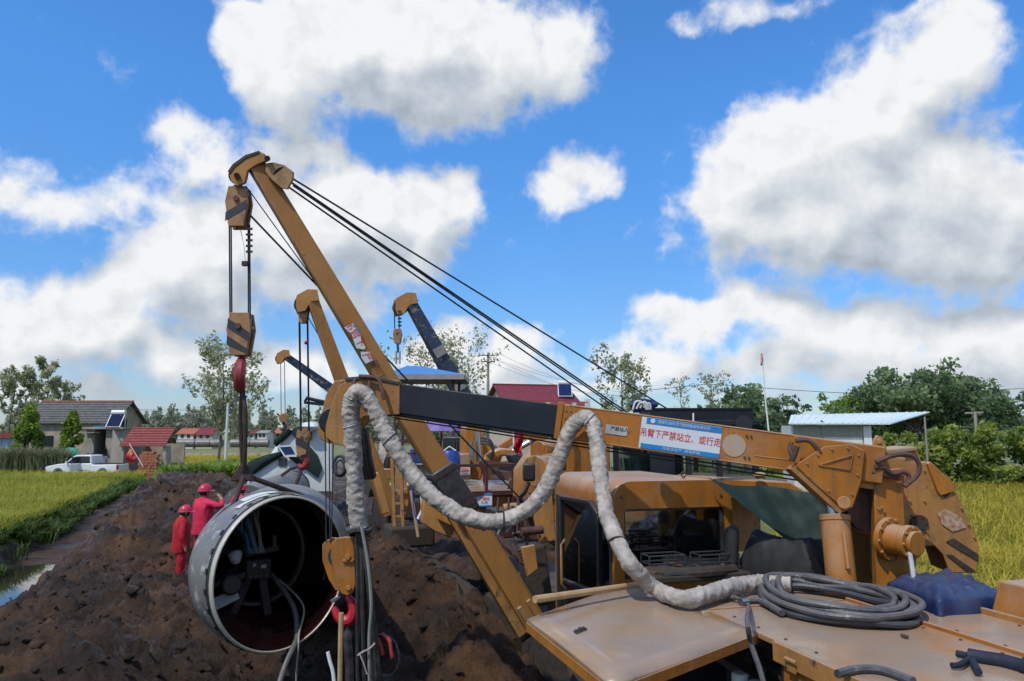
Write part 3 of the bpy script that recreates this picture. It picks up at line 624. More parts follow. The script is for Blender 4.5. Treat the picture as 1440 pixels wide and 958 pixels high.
    # ---------------- crane column, winch, lift cylinder
    Yc = 5.62
    pl = [(1243,633),(1288,629),(1296,650),(1303,649),(1341,684),(1338,690),(1346,693),(1352,706),(1376,762),(1375,806),(1335,806),(1326,780),(1314,768),(1292,770),(1288,800),(1276,815),(1232,815),(1234,680)]
    col = MB().prism([P(x, y, 5.78) for x, y in pl], V(.05, .34, 0)).build('column', 'yellow_worn', T, bevel=.008)
    # hazard stripes on the plate: flat paint
    for quad in ([(1330,762),(1341,757),(1376,780),(1376,790)], [(1330,780),(1338,780),(1372,803),(1362,806)], [(1320,695),(1323,693),(1338,690),(1331,700)]):
        MB().prism([P(x, y, 5.775) for x, y in quad], V(0, -.003, 0)).build('hazard_stripe', 'grime', col)
    MB().prism([P(x, y, 5.774) for x, y in ((1318,722),(1330,716),(1352,728),(1358,742),(1340,748),(1325,738))], V(0, -.002, 0)).build('torn_sticker', mat('torn_paper', (.45, .36, .26), .7, col2=(.34, .14, .07), scale=30, spots=(.40, .05, .07), spotscale=26, spotlo=.55), col)
    pa = MB().prism([P(x, y, 5.774) for x, y in [(1292 + 13 * math.cos(a), 736 + 12 * math.sin(a)) for a in np.linspace(0, 6.28, 15)[:-1]]], V(0, -.012, 0)); rivets(pa, [P(1292 + 10 * math.cos(a), 736 + 9 * math.sin(a), 5.762) for a in np.linspace(0, 6.28, 7)[:-1]], V(0, -1, 0), .008); pa.build('cover_plate', 'grime', col)
    pt = MB().prism([P(x, y, 5.79) for x, y in ((1300,652),(1304,649),(1341,684),(1337,691),(1318,697),(1314,690))], V(.01, -.03, 0)); pt.build('top_guard', 'yellow_paint', col, bevel=.004)
    tp = MB().prism([P(x, y, 5.74) for x, y in ((1236,640),(1243,632),(1262,631),(1288,628),(1292,634),(1250,640))], V(.03, .38, 0)); tp.build('column_cap', 'yellow_deck', col, bevel=.01)
    ear = MB().prism([P(x, y, 5.7) for x, y in ((1229,628),(1230,618),(1234,612),(1240,615),(1247,628),(1247,634),(1229,634))], V(0, .03, 0)); ear.cyl(P(1236, 621, 5.69), P(1236, 621, 5.76), .02, n=10); ear.build('lifting_lug', 'yellow_worn', col, bevel=.003)
    # front leg of the column with the winch gearbox
    fl = MB().prism([P(x, y, 5.50) for x, y in ((1229,684),(1253,660),(1267,659),(1272,722),(1277,826),(1232,826))], V(.02, .10, 0)).build('column_leg', 'yellow_paint', T, bevel=.006)
    c0 = P(1251, 758, 5.49); ax = V(.42, -.88, -.03).normalized()
    w = MB(); w.cyl(c0 + ax * -.02, c0 + ax * .02, .152, n=26); w.cyl(c0 + ax * .02, c0 + ax * .135, .112, .106, 24); w.build('gearbox', 'yellow_paint', fl, bevel=.006)
    w = MB(); q = c0 + ax * .135; w.cyl(q, q + ax * .05, .120, n=24); w.cyl(q + ax * .05, q + ax * .085, .085, n=20); w.build('motor_cap', 'yellow_paint', fl, bevel=.006)
    sd = ax.cross(UP).normalized(); uu = sd.cross(ax)
    bolt_copies(fl, [c0 + ax * .02 + (sd * math.cos(a) + uu * math.sin(a)) * .137 for a in np.linspace(0, 6.28, 11)[:-1]], ax, .012, .014, 'yellow_worn')
    bolt_copies(fl, [q + ax * .05 + (sd * math.cos(a) + uu * math.sin(a)) * .102 for a in np.linspace(0, 6.28, 9)[:-1]], ax, .011, .014, 'yellow_worn')
    bolt_copies(fl, [P(1240, 714, 5.495), P(1243, 719, 5.495), P(1236, 716, 5.495)], V(0, -1, 0), .012, .012, 'yellow_worn')
    dr = MB(); c1 = P(1220, 712, 5.62); dr.cyl(c1, c1 + V(-.06, .18, 0), .19, n=24); dr.cyl(c1 + V(0, -.012, 0), c1, .21, n=24); dr.build('winch_drum', 'rust_metal', T, bevel=.006)
    dr = MB(); dr.prism([P(x, y, 5.95) for x, y in ((1195,690),(1240,670),(1240,826),(1190,826))], V(.05, .25, 0)); dr.build('column_web', 'yellow_worn', T)
    # lift cylinder
    a, b_ = P(1184, 826, 5.42), P(1174, 727, 5.52); r = MB(); r.cyl(a, b_, .102, n=24); r.cyl(b_ - (b_ - a).normalized() * .03, b_ + (b_ - a).normalized() * .012, .108, n=24); cy = r.build('lift_cylinder', 'yellow_paint', T, bevel=.004)
    MB().cyl(b_, P(1171, 706, 5.55), .052, n=18).build('rod', 'steel', cy)
    MB().beam(P(1192, 800, 5.33), P(1185, 748, 5.40), .02, .03, up=V(0, 1, 0)).build('rib', 'yellow_paint', cy)
    # ---------------- telescopic boom
    E0, H0 = P(1222, 652, 5.56), P(540, 557.5, 6.26)
    bd = (H0 - E0).normalized(); bn = bd.cross(UP).normalized(); bn = -bn if bn.y > 0 else bn; bu = bn.cross(bd).normalized(); bu = -bu if bu.z < 0 else bu
    def BM(t, n, u): return lerp(E0, H0, t) + bn * n + bu * u       # along, towards the camera, up
    def tx(x): return (x - 1222) / (540 - 1222.)                    # roughly, pixel column to boom parameter
    def tpx(x):                                                     # exact: boom parameter whose centre line projects to column x
        lo, hi = -.2, 1.2
        for _ in range(40):
            m_ = (lo + hi) / 2; q = lerp(E0, H0, m_); 
            if CX + FPX * q.x / (q.y * math.cos(PITCH) + (q.z - CAMZ) * math.sin(PITCH)) > x: lo = m_
            else: hi = m_
        return lo
    t1 = tpx(787); wo, ho = .23, .272
    outer = MB().beam(BM(-.02, 0, 0), BM(t1, 0, 0), wo, ho, up=bu).build('outer_boom', 'yellow_paint', T, bevel=.012)
    MB().beam(BM(t1 - .01, 0, 0), BM(tpx(556), 0, 0), wo - .05, .245, up=bu).build('inner_boom', 'boom_black', T, bevel=.008)
    MB().beam(BM(t1 + .001, 0, -.132), BM(tpx(560), 0, -.132), wo - .10, .018, up=bu).build('slide_pad', 'black_metal', T)
    co = MB(); co.beam(BM(t1 - .008, 0, 0), BM(t1 + .004, 0, 0), wo + .02, ho + .016, up=bu); co.build('boom_collar', 'yellow_paint', outer, bevel=.004)
    fn = wo / 2
    wl = MB(); wl.tube([BM(tpx(1060), fn + .001, -.06), BM(tpx(1115), fn + .001, -.052)], .004, 5); wl.tube([BM(tpx(1112), fn + .001, -.10), BM(tpx(1190), fn + .001, .10)], .004, 5); wl.build('weld_seam', 'yellow_worn', outer)
    gp = [(1119,655),(1130,646),(1160,628),(1195,625),(1216,634),(1211,676),(1199,713),(1189,719)]
    gu = MB().prism([P(x, y, 5.415) for x, y in gp], V(.02, .03, 0)); gus = gu.build('gusset', 'yellow_paint', T, bevel=.004)
    MB().prism([P(x, y, 5.63) for x, y in gp], V(.02, .03, 0)).build('gusset', 'yellow_paint', T, bevel=.004)
    MB().prism([P(x, y, 5.43) for x, y in ((1119,655),(1189,719),(1180,722),(1112,660))], V(.02, .22, 0)).build('gusset_web', 'yellow_worn', T)
    tr = [P(1151, 654, 5.41), P(1199, 640, 5.41), P(1195, 661, 5.41)]
    for i in range(3): MB().beam(tr[i], tr[(i + 1) % 3], .006, .012, up=V(0, 1, 0)).build('embossed_edge', 'yellow_worn', gus)
    pn_ = MB(); pn_.cyl(P(1187, 707, 5.44), P(1187, 707, 5.36), .035, n=16); pn_.cyl(P(1187, 707, 5.36), P(1187, 707, 5.345), .045, n=16); pn_.build('pivot_pin', 'yellow_worn', gus, bevel=.004)
    kn = MB(); kn.beam(P(1200, 660, 5.6), P(1262, 668, 5.62), .2, .26, up=UP); kn.build('boom_heel', 'yellow_worn', T, bevel=.01)
    # head of the boom: two curved cheek plates with a sheave
    fpx = [(562,537),(530,532),(495,531),(476,543),(465,572),(458,598),(457,613),(468,624),(485,628),(502,612),(520,592),(545,584),(562,583)]
    hd = MB().prism([P(x, y, 6.13) for x, y in fpx], V(.005, .03, 0)).build('boom_head', 'yellow_worn', T, bevel=.006)
    bpx = [(560,535),(500,531),(470,536),(458,556),(450,590),(447,606),(450,618),(462,624),(490,620),(520,592),(560,583)]
    MB().prism([P(x, y, 6.38) for x, y in bpx], V(.005, .03, 0)).build('cheek_plate', 'yellow_worn', hd, bevel=.006)
    s_ = MB(); s_.cyl(P(468, 592, 6.20), P(468, 592, 6.34), .115, n=24); s_.build('sheave', 'black_metal', hd, bevel=.01)
    s_ = MB(); s_.cyl(P(500, 560, 6.15), P(500, 560, 6.36), .10, n=20); s_.build('sheave', 'black_metal', hd, bevel=.01)
    cv = MB().prism([P(x, y, 6.12) for x, y in ((483,531),(520,528),(562,537),(560,541),(520,533),(486,536))], V(.01, .28, 0)); cv.build('head_cover', 'dark_steel', hd, bevel=.004)
    h_ = MB(); h_.tube(smooth_path([P(505, 529, 6.1), P(530, 532, 6.08), P(536, 545, 6.06), P(540, 562, 6.05)], 5), .016, 7); h_.tube(smooth_path([P(500, 533, 6.1), P(497, 541, 6.06), P(501, 549, 6.05)], 5), .014, 7); h_.tube(smooth_path([P(520, 536, 6.1), P(519, 545, 6.06), P(524, 553, 6.05)], 5), .012, 7); h_.build('hose_hook', 'rust_metal', hd)
    # hooks on the side of the boom
    for (x0, pts) in ((0, [(809,597),(806,585),(813,577),(825,576),(833,583),(836,600)]), (0, [(1119,620),(1134,619),(1143,624),(1154,638)]), (0, [(1113,622),(1111,634),(1115,642)])):
        yb = 5.88 if pts[0][0] < 1000 else 5.45
        MB().tube(smooth_path([P(x, y, yb - .03 * i / len(pts)) for i, (x, y) in enumerate(pts)], 5), .018, 8).build('hose_hook', 'rust_metal', outer)
    MB().tube([P(1121, 628, 5.44), P(1117, 640, 5.43), P(1113, 648, 5.43)], .022, 8).build('hose_hook', 'grime', outer)
    # signs on the boom
    sx = (-bd); so = lambda x, y: BM(tpx(x), fn + .002, y)
    ctr = BM(tpx(955.5), fn + .001, .0); hw = .30; hh = .118
    def plate(name, c, w, h, m_, par, off, dx=0., dy=0.):
        c = c + sx * dx + bu * dy; q = [c - sx * w / 2 - bu * h / 2, c + sx * w / 2 - bu * h / 2, c + sx * w / 2 + bu * h / 2, c - sx * w / 2 + bu * h / 2]
        return MB().prism([k + bn * off for k in q], bn * .0015).build(name, m_, par)
    sg = plate('warning_banner', ctr, .60, .238, 'sign_white', outer, .002)
    plate('banner_band', ctr, .56, .046, 'sign_blue', sg, .0045, .018, .094)
    plate('banner_band', ctr, .585, .036, 'sign_blue', sg, .0045, .006, -.100)
    text_mesh('lettering', '吊臂下严禁站立、或行走', ctr - bu * .002, sx, bu, .069, 'ink_red', sg, off=.0055, xs=.80)
    text_mesh('lettering', '国家石油天然气管网集团有限公司', ctr + bu * .094 + sx * .02, sx, bu, .026, 'sign_white', sg, off=.0072, xs=1.0)
    text_mesh('lettering', '为安全生产  保驾护航', ctr - bu * .100 + sx * .02, sx, bu, .022, 'sign_white', sg, off=.0072, xs=1.35)
    lg = MB(); lg.disc(ctr - sx * .215 + bu * .096 + bn * .008, bn, .018, 16, th=.003); lg.build('banner_emblem', 'sign_white', sg)
    pc = so(1030, -.005); 
    MB().prism([pc + (sx * math.cos(a) + bu * math.sin(a)) * .085 + bn * .001 for a in np.linspace(0, 6.28, 21)[:-1]], bn * .002).build('bare_patch', mat('bare_patch', (.36, .31, .26), .55, col2=(.42, .27, .15), scale=12), outer)
    sg2 = plate('warning_plate', so(868, -.012), .17, .072, mat('plate_grey', (.42, .43, .43), .45, var=.3, scale=8), outer, .002)
    text_mesh('lettering', '严禁站人', so(872, -.004), sx, bu, .035, 'ink_dark', sg2, off=.005)
    # hoist rope of this boom, under the boom
    wire('hoist_rope', [BM(.05, .02, -.17), BM(tpx(490), .02, -.14)], .007, 'rope', T)
    wire('hoist_rope', [BM(.10, -.05, -.20), BM(tpx(560), .02, -.165)], .006, 'rope', T)
    gd = MB(); a_ = BM(tpx(1005), .06, -.14); gd.tube([a_, a_ - bu * .05, a_ - bu * .05 + sx * .12, a_ + sx * .12], .008, 6); gd.build('rope_guide', 'rust_metal', outer)
    # hydraulic hoses at the column
    hs = [[(1232,650),(1255,641),(1280,640),(1292,652),(1290,668),(1272,684)], [(1230,657),(1243,658),(1256,666),(1270,664),(1278,670),(1272,685)], [(1225,664),(1245,668),(1262,672)]]
    for k, pts in enumerate(hs): wire('hydraulic_hose', [P(x, y, 5.42 + .02 * k) for x, y in pts], .017, 'rust_metal', T, 8, 6)
    wire('hydraulic_hose', [P(1279, 775, 5.3), P(1283, 800, 5.2), P(1286, 822, 5.1)], .016, 'plate_grey', T, 8, 4)
    # hook block that hangs from this boom
    Yb = 6.2
    for x0, x1 in ((449, 459), (455, 464), (461, 466)): wire('hoist_rope', [P(x0 + 8, 600, 6.27), P(x1, 764, Yb)], .006, 'rope', T)
    HB = thing('hook_block', P(478, 875, Yb), 'plain yellow hook block with red hook hanging against the open pipe end', 'hook block')
    fp = [(474,757),(485,755),(497,756),(499,800),(500,822),(496,834),(488,838),(480,835),(474,824),(465,785),(466,764)]
    bp = [(458,761),(466,756),(478,757),(480,800),(478,832),(471,830),(462,815),(453,788),(453,766)]
    MB().prism([P(x, y, 6.12) for x, y in fp], V(.003, .025, 0)).build('cheek_plate', 'yellow_paint', HB, bevel=.005)
    MB().prism([P(x, y, 6.27) for x, y in bp], V(.003, .025, 0)).build('cheek_plate', 'yellow_paint', HB, bevel=.005)
    s_ = MB(); s_.cyl(P(478, 782, 6.15), P(478, 782, 6.26), .095, n=22); s_.build('sheave', 'black_metal', HB)
    s_ = MB(); s_.cyl(P(489, 784, 6.09), P(489, 784, 6.32), .022, n=12); s_.beam(P(482, 789, 6.11), P(497, 789, 6.11), .02, .02); s_.build('pin', 'yellow_paint', HB, bevel=.003); MB().cyl(P(490, 827, 6.09), P(490, 827, 6.32), .02, n=12).build('pin', 'yellow_paint', HB, bevel=.003)
    hk = smooth_path([P(488, 838, 6.2), P(494, 846, 6.2), P(498, 858, 6.2), P(494, 870, 6.2), P(484, 873, 6.2), P(475, 866, 6.2), P(469, 853, 6.2)], 6)
    rr = [.02 + .03 * math.sin(math.pi * i / (len(hk) - 1)) ** .8 for i in range(len(hk))]; rr[-1] = .008
    MB().tube(hk, rr, 10).build('hook', 'red_paint', HB)
    MB().beam(P(466, 846, 6.19), P(477, 839, 6.19), .05, .03).build('safety_latch', 'steel', HB, bevel=.004)
    return T
build_tractor()

# ------------------------------------------------------------------ wrapped cable bundle over the boom
def wrap_tube(name, pts, r, m_, label, cat, seed=0, n=22, sub=30, amp=.20):
    path = smooth_path(pts, sub); mb = MB(); acc = 0; pr = None
    ring = []
    mb.tube(path, r, n)
    vs = mb.v
    out = []
    k = len(path); L_ = [0.]
    for i in range(1, k): L_.append(L_[-1] + (path[i] - path[i - 1]).length)
    for i in range(k):
        for j in range(n):
            v = Vector(vs[i * n + j]); d = v - path[i]
            t = j / n * 2 * math.pi; l = L_[i]
            sp_ = (t / 6.2832 + l * 4.5 + .35 * mnoise.noise(V(l * 3, seed, 0))) % 1.0; ridge = max(0., 1 - abs(sp_ - .5) * 7)            # edge of the wound strip
            s2 = mnoise.noise(V(l * 9, math.cos(t) * 1.2, math.sin(t) * 1.2 + seed)); s3 = mnoise.noise(V(l * 3.5, seed * 2, 0))
            f1 = 1 - 2 * abs(mnoise.noise(V(l * 26 + t * .8, math.cos(t) * 1.6, math.sin(t) * 1.6 + seed))); f2 = 1 - 2 * abs(mnoise.noise(V(l * 50 - t, math.cos(t) * 3, math.sin(t) * 3)))
            out.append(path[i] + d * (1 + amp * (.6 * ridge + .6 * s2 + .65 * s3 + .75 * f1 + .5 * f2 - .5)))
    mb.v = [tuple(q) for q in out]
    o = mb.build(name, m_, smooth=60); return tag(o, label, cat)
hz = DZ + .058
CP = [P(505,742,6.08), P(500,690,6.06), P(497,630,6.03), P(494,580,6.0), P(497,558,5.97), P(508,553,5.96), P(521,566,5.95), P(538,600,5.93), P(562,642,5.9), P(600,690,5.86), P(642,721,5.82), P(688,734,5.80), P(732,723,5.78), P(764,692,5.77), P(786,645,5.76), P(803,604,5.74), P(822,588,5.7), P(834,598,5.66),
      P(840,630,5.6), P(847,690,5.45), P(858,738,5.25), P(884,790,5.0), G(922,828,hz), G(962,842,hz), G(1005,833,hz), G(1045,822,hz), G(1085,820,hz), G(1112,822,hz)]
wrap_tube('wrapped_cable', CP, list(np.linspace(.068, .056, 30 * 15)) + list(np.linspace(.056, .050, 30 * 8)) + [.052] * (30 * 4 + 1), 'wrap', 'thick white-wrapped cable draped over the boom and across the deck', 'cable')
# tie and the bare black cables below the wrap
def build_cable_bundle():
    T = thing('cable_bundle', P(515, 958, 6.1), 'bundle of bare black cables hanging below the white-wrapped cable', 'cable')
    rr = random.Random(4)
    for k in range(11):
        a = rr.uniform(0, 6.28); r = .06 * rr.random() ** .5; o = V(r * math.cos(a), r * math.sin(a), 0); o2 = V(rr.uniform(-.05, .05), rr.uniform(-.04, .04), 0)
        pts = [P(505, 735, 6.08) + o * .6, P(508, 790, 6.1) + o * 1.1, P(511, 860, 6.12) + o * 1.2 + o2 * .5, P(514, 930, 6.14) + o * 1.1 + o2, P(517, 1010, 6.16) + o * 1.4 + o2, P(520, 1090, 6.2) + o * 2 + o2]
        MB().tube(smooth_path(pts, 5), rr.choice([.014, .017, .02]), 7).build('cable', 'rubber' if k else 'wrap', T)
    MB().tube(smooth_path([P(508, 740, 5.97), P(517, 790, 5.98), P(522, 850, 6.0), P(519, 900, 6.02), P(520, 990, 6.05)], 6), .013, 7).build('cable', mat('cable_grey', (.28, .29, .25), .55), T)
    t = MB(); c = P(505, 745, 6.08); t.tube([c + V(.085 * math.cos(a), .085 * math.sin(a), .01 * math.sin(3 * a)) for a in np.linspace(0, 6.28, 17)[:-1]], .022, 6, closed=True); t.build('tie', 'rubber', T)
    t = MB(); t.tube(smooth_path([P(503, 922, 6.0), P(510, 917, 5.99), P(520, 912, 5.99), P(527, 905, 6.02)], 4), .007, 6); t.tube([P(505, 918, 5.99), P(511, 932, 5.98), P(516, 948, 5.98)], .005, 6); t.build('tie', 'wrap', T)
build_cable_bundle()
def build_loose_cables():
    T = thing('cable_coil', P(545, 950, 6.4), 'loose thin cables with pink-red ends hanging beside the black cable bundle', 'cable')
    for k in range(6):
        c = (534 + k * 1.5, 925 + 4 * k); pts = [(520, 895 + k), (540, 893 + 2 * k), (556 + k, 905 + 3 * k), (561 + k * .5, 930 + 3 * k), (550, 950 + 3 * k), (528, 945 + 5 * k), (518, 935 + 7 * k)]
        MB().tube(smooth_path([P(x, y, 6.3 + .02 * k) for x, y in pts], 6), .009, 6).build('cable', 'hose_dusty', T)
    for pts in ([(525,895),(532,900),(536,912),(538,921)], [(541,894),(548,903),(550,915),(552,925)], [(537,891),(545,898),(549,903)]):
        MB().tube(smooth_path([P(x, y, 6.22) for x, y in pts], 5), .016, 7).build('cable_end', mat('cable_red', (.5, .06, .06), .5) if 'cable_red' not in MATS else 'cable_red', T)
build_loose_cables()
tag(MB().tube(smooth_path([P(480, 862, 6.0), P(479, 900, 6.0), P(478, 960, 6.02), P(477, 1040, 6.05)], 4), [.020] * 13, 8).build('wooden_pole', 'wood'), 'thin wooden pole standing under the red hook by the pipe', 'pole')
tag(MB().tube(smooth_path([P(461, 917, 6.2), P(464, 930, 6.2), P(469, 950, 6.2), P(473, 1000, 6.2)], 4), .016, 7).build('plastic_conduit', 'plastic_white'), 'short white conduit stub sticking up left of the wooden pole', 'conduit')
tag(MB().tube(smooth_path([P(486, 868, 6.2), P(489, 885, 6.2), P(492, 920, 6.22), P(495, 1000, 6.25)], 4), [.02] * 5 + [.045] * 8, 8).build('strap', 'rubber'), 'black strap hung on the red hook', 'strap')

# ------------------------------------------------------------------ things lying on the deck
mat('hose_clean', (.02, .023, .034), .45, col2=(.04, .042, .05), scale=8, dust=(.15, .14, .135), dustamt=.4, bump=.2)
def coil():
    T = thing('hose_coil', G(1180, 858, DZ), 'coil of thick dusty black hose lying on the deck', 'hose')
    px = [(1074,836),(1082,855),(1112,869),(1165,880),(1225,887),(1275,886),(1294,877),(1286,863),(1250,849),(1200,839),(1150,831),(1108,826),(1084,828)]
    c = Vector((0, 0, 0)); q0 = [G(x, y, DZ) for x, y in px]
    for q in q0: c += q / len(q0)
    rr = random.Random(9)
    for k in range(10):
        s = 1.02 - .028 * k + rr.uniform(-.03, .03); zz = DZ + .021 + .034 * (k % 3) * rr.uniform(.6, 1.1); off = V(rr.uniform(-.03, .03), rr.uniform(-.025, .025), 0)
        pts = [c + (q - c) * (s + rr.uniform(-.035, .035)) + off + V(rr.uniform(-.015, .015), rr.uniform(-.015, .015), 0) for q in q0]
        for p in pts: p.z = zz + rr.uniform(0, .022)
        MB().tube(smooth_path(pts, 6, closed=True), rr.uniform(.0185, .0215), 9, closed=True).build('hose_turn', 'hose_dusty' if k % 3 else 'hose_clean', T)
    MB().tube(smooth_path([G(1100, 826, DZ + .03), G(1125, 818, DZ + .04), G(1150, 817, DZ + .03), G(1172, 822, DZ + .03), G(1192, 827, DZ + .02)], 6), .019, 9).build('hose_turn', 'hose_clean', T)
    e = smooth_path([G(1050, 846, DZ + .03), G(1066, 845, DZ + .03), G(1080, 850, DZ + .035), G(1100, 862, DZ + .03)], 5); MB().tube(e, .021, 9).build('hose_end', 'hose_dusty', T)
    MB().cyl(e[0], e[0] + (e[0] - e[1]).normalized() * .05, .03, .026, 10).build('fitting', 'steel', T)
coil()
for k, (pts, lab) in enumerate((([(1010,838),(1035,841),(1052,850),(1051,872),(1056,905),(1068,940),(1082,990)], 'grey hose running over the hood panel edge and down into the engine bay'), ([(1178,948),(1200,942),(1228,941),(1252,946),(1284,958)], 'black cable curling along the bottom edge of the side panel'))):
    pp = [G(x, y, DZ + .02) if i < 3 or k else P(x, y, 3.95 - .05 * i) for i, (x, y) in enumerate(pts)]
    tag(wire('loose_hose', pp, .013 if k == 0 else .02, 'hose_dusty', None, 8, 6), lab, 'hose')
def crumple(name, corners, h, m_, label, cat, seed, top=.3, n=26, amp=.05, steep=.6):
    """cloth heaped over something box-like: the four footprint corners, height"""
    a, b, c, d = corners; rows = []
    for i in range(n):
        v = i / (n - 1); row = []
        for j in range(n):
            u = j / (n - 1); p = lerp(lerp(a, b, u), lerp(d, c, u), v)
            e = min(u, 1 - u, v, 1 - v); f = min(1, e / .16) ** steep
            cr = mnoise.noise(V(u * 3 + seed, v * 3, 0)); cr2 = 1 - abs(mnoise.noise(V(u * 4.5 + cr, v * 6 + seed, 3))) * 2; cr3 = mnoise.noise(V(u * 11, v * 11, seed))
            p = p + UP * (h * f * (1 + top * cr) + amp * f * (.5 * cr2 + .3 * cr3)) + V(cr3, cr, 0) * amp * .5
            row.append(p)
        rows.append(row)
    o = MB().sheet(rows).build(name, m_, smooth=50); return tag(o, label, cat)
mat('tarp_blue', (.006, .019, .080), .4, col2=(.004, .012, .05), scale=5, dust=(.10, .13, .22), dustamt=.4, bump=.25, bscale=9)
mat('tarp_green', (.003, .024, .018), .75, col2=(.002, .014, .011), scale=4, bump=.2, bscale=6)
crumple('blue_tarp', [G(1243, 836, DZ), G(1322, 868, DZ), G(1428, 858, DZ), G(1335, 824, DZ)], .125, 'tarp_blue', 'crumpled dark blue tarpaulin heaped on the deck beside the crane column', 'tarpaulin', 3, n=44, amp=.045, steep=.3, top=.18)
def glove():
    mb = MB()
    for pts, r in (([(1440,938),(1410,930),(1385,926),(1362,922)], .035), ([(1360,922),(1345,919)], .016), ([(1364,926),(1350,935),(1338,936)], .014), ([(1368,930),(1372,938),(1376,945)], .017), ([(1470,946),(1440,938)], .045)):
        mb.tube(smooth_path([G(x, y, DZ + .022) for x, y in pts], 5), r, 8)
    o = mb.build('work_glove', mat('cloth_navy', (.012, .018, .04), .8, var=.4, bump=.4, bscale=18), smooth=60); tag(o, 'crumpled navy work glove lying on the bare deck plate', 'glove')
glove()
def tool_tray():
    T = thing('tool_tray', G(980, 812, DZ), 'dark tray of greasy tools and wire racks on the deck behind the cab window', 'tray')
    c = G(985, 815, DZ - .01) + MF * .12; ax = (MR, MF, UP)
    MB().box(c + UP * .02, (.80, .36, .05), ax).build('tray', 'grime', T, bevel=.01)
    for k, (dx, dy, w) in enumerate(((-.20, .02, .30), (.22, -.03, .34))):
        r = MB(); a = c + MR * (dx - w / 2) + MF * dy + UP * .10; b = a + MR * w
        for z in (0., .06): r.tube([a + UP * z, b + UP * z, b + UP * z + MF * .15, a + UP * z + MF * .15], .007, 6, closed=True)
        for p in (a, b, a + MF * .15, b + MF * .15, a + MR * w * .5): r.cyl(p - UP * .06, p + UP * .06, .007, n=6)
        r.build('wire_rack', 'dark_steel', T)
    rr = random.Random(2)
    for k in range(12):
        p = c + MR * rr.uniform(-.42, .42) + MF * rr.uniform(-.16, .12) + UP * rr.uniform(.04, .07); d = (MR * rr.uniform(-1, 1) + MF * rr.uniform(-.3, .3)).normalized() * rr.uniform(.08, .2)
        MB().tube([p - d * .5, p + V(0, 0, .01), p + d * .5], rr.uniform(.010, .024), 7).build('tool', 'dark_steel' if k % 3 else 'rust_metal', T)
    MB().tube(smooth_path([c - MR * .40 + UP * .05, c - MR * .15 - MF * .12 + UP * .05, c + MR * .10 - MF * .16 + UP * .06, c + MR * .30 - MF * .10 + UP * .05], 6), .045, 9).build('greasy_sleeve', 'grime', T)
tool_tray()
tag(MB().tube([P(752, 843, 4.62), P(830, 832, 4.95), P(905, 821, 5.3)], [.023, .022, .020], 9).build('wooden_stick', 'wood'), 'pale wooden stick lying across the back corner of the open hood panel', 'stick')
# green tarpaulin stretched from the cab to the crane column, black drum under it
def green_sheet():
    a, b, c = P(995, 671, 6.5), P(1172, 688, 6.35), P(1166, 808, 6.05); rows = []
    for i in range(22):
        v = i / 21; l0, r0 = lerp(a, c, v), lerp(b, c, v); row = []
        for j in range(22):
            u = j / 21; w = (1 - v); p = lerp(l0, r0, u); row.append(p + V(0, .10, -.05) * math.sin(math.pi * u) * w + V(0, .06, 0) * mnoise.noise(V((u * w + v) * 7 - v * 3, u * 2, 1)) * (w + .15) - UP * .02 * math.sin(9 * u * w))
        rows.append(row)
    o = MB().sheet(rows).build('green_tarp', 'tarp_green', smooth=60); tag(o, 'dark green tarpaulin stretched between cab roof and crane column', 'tarpaulin')
green_sheet()
mat('black_sheet', (.005, .005, .006), .7, var=.4, scale=5, bump=.3, bscale=8)
crumple('black_sheet', [G(1036, 812, DZ - .04), G(1150, 830, DZ - .04), G(1172, 806, DZ - .04), G(1048, 797, DZ - .04)], .27, 'black_sheet', 'black plastic sheet heaped beside the cab under the green tarpaulin', 'plastic sheet', 12, n=30, amp=.025, steep=.5, top=.35)
MB().tube([P(1028, 812, 6.0), P(1030, 745, 6.0), P(1034, 740, 6.0)], [.05, .055, .03], 12).build('exhaust_stack', 'seat_black', [o for o in bpy.data.objects if o.name == 'crane_tractor'][0])
# ------------------------------------------------------------------ pipelayers, pipe and the machines further up the corridor
mat('boom_paint', (.40, .190, .050), .5, col2=(.31, .14, .036), scale=2.2, dust=(.36, .27, .18), dustamt=.4, spots=(.13, .075, .045), spotscale=6, spotlo=.66, streak=(.19, .11, .06), streakamt=.45, chips=(.09, .06, .045), spec=.35)
mat('boom_blue', (.02, .05, .14), .5, col2=(.03, .035, .04), scale=5, spots=(.30, .24, .18), spotscale=3.5, spotlo=.55)
mat('block_paint', (.36, .19, .07), .6, col2=(.22, .12, .06), scale=9, spots=(.06, .05, .045), spotscale=8, spotlo=.6)
mat('pipe_coat', (.105, .11, .115), .45, col2=(.15, .15, .15), scale=3, spots=(.36, .355, .34), spotscale=7, spotlo=.55, dust=(.22, .2, .18), dustamt=.5)
mat('pipe_inner', (.12, .026, .020), .20, col2=(.06, .018, .016), scale=5, rvar=.12, spots=(.02, .017, .016), spotscale=2.5, spotlo=.56)
mat('pipe_bare', (.62, .60, .54), .45, metal=.35, var=.2, scale=14, spots=(.30, .24, .18), spotscale=16, spotlo=.63)
mat('canvas_white', (.62, .65, .64), .75, col2=(.50, .54, .54), scale=3, bump=.15, bscale=5)
mat('canopy_blue', (.03, .17, .46), .4, col2=(.05, .22, .52), scale=2)
mat('grey_fascia', (.30, .29, .27), .55, var=.2)
mat('purple_cloth', (.20, .14, .40), .7, var=.2)
mat('drum_blue', (.015, .06, .30), .4, var=.3)
mat('sling', (.055, .032, .028), .8, var=.3, scale=30)
mat('solar_blue', (.01, .03, .13), .15, var=.3, scale=8)
mat('hook_red', (.30, .02, .03), .5, col2=(.16, .02, .02), scale=12)

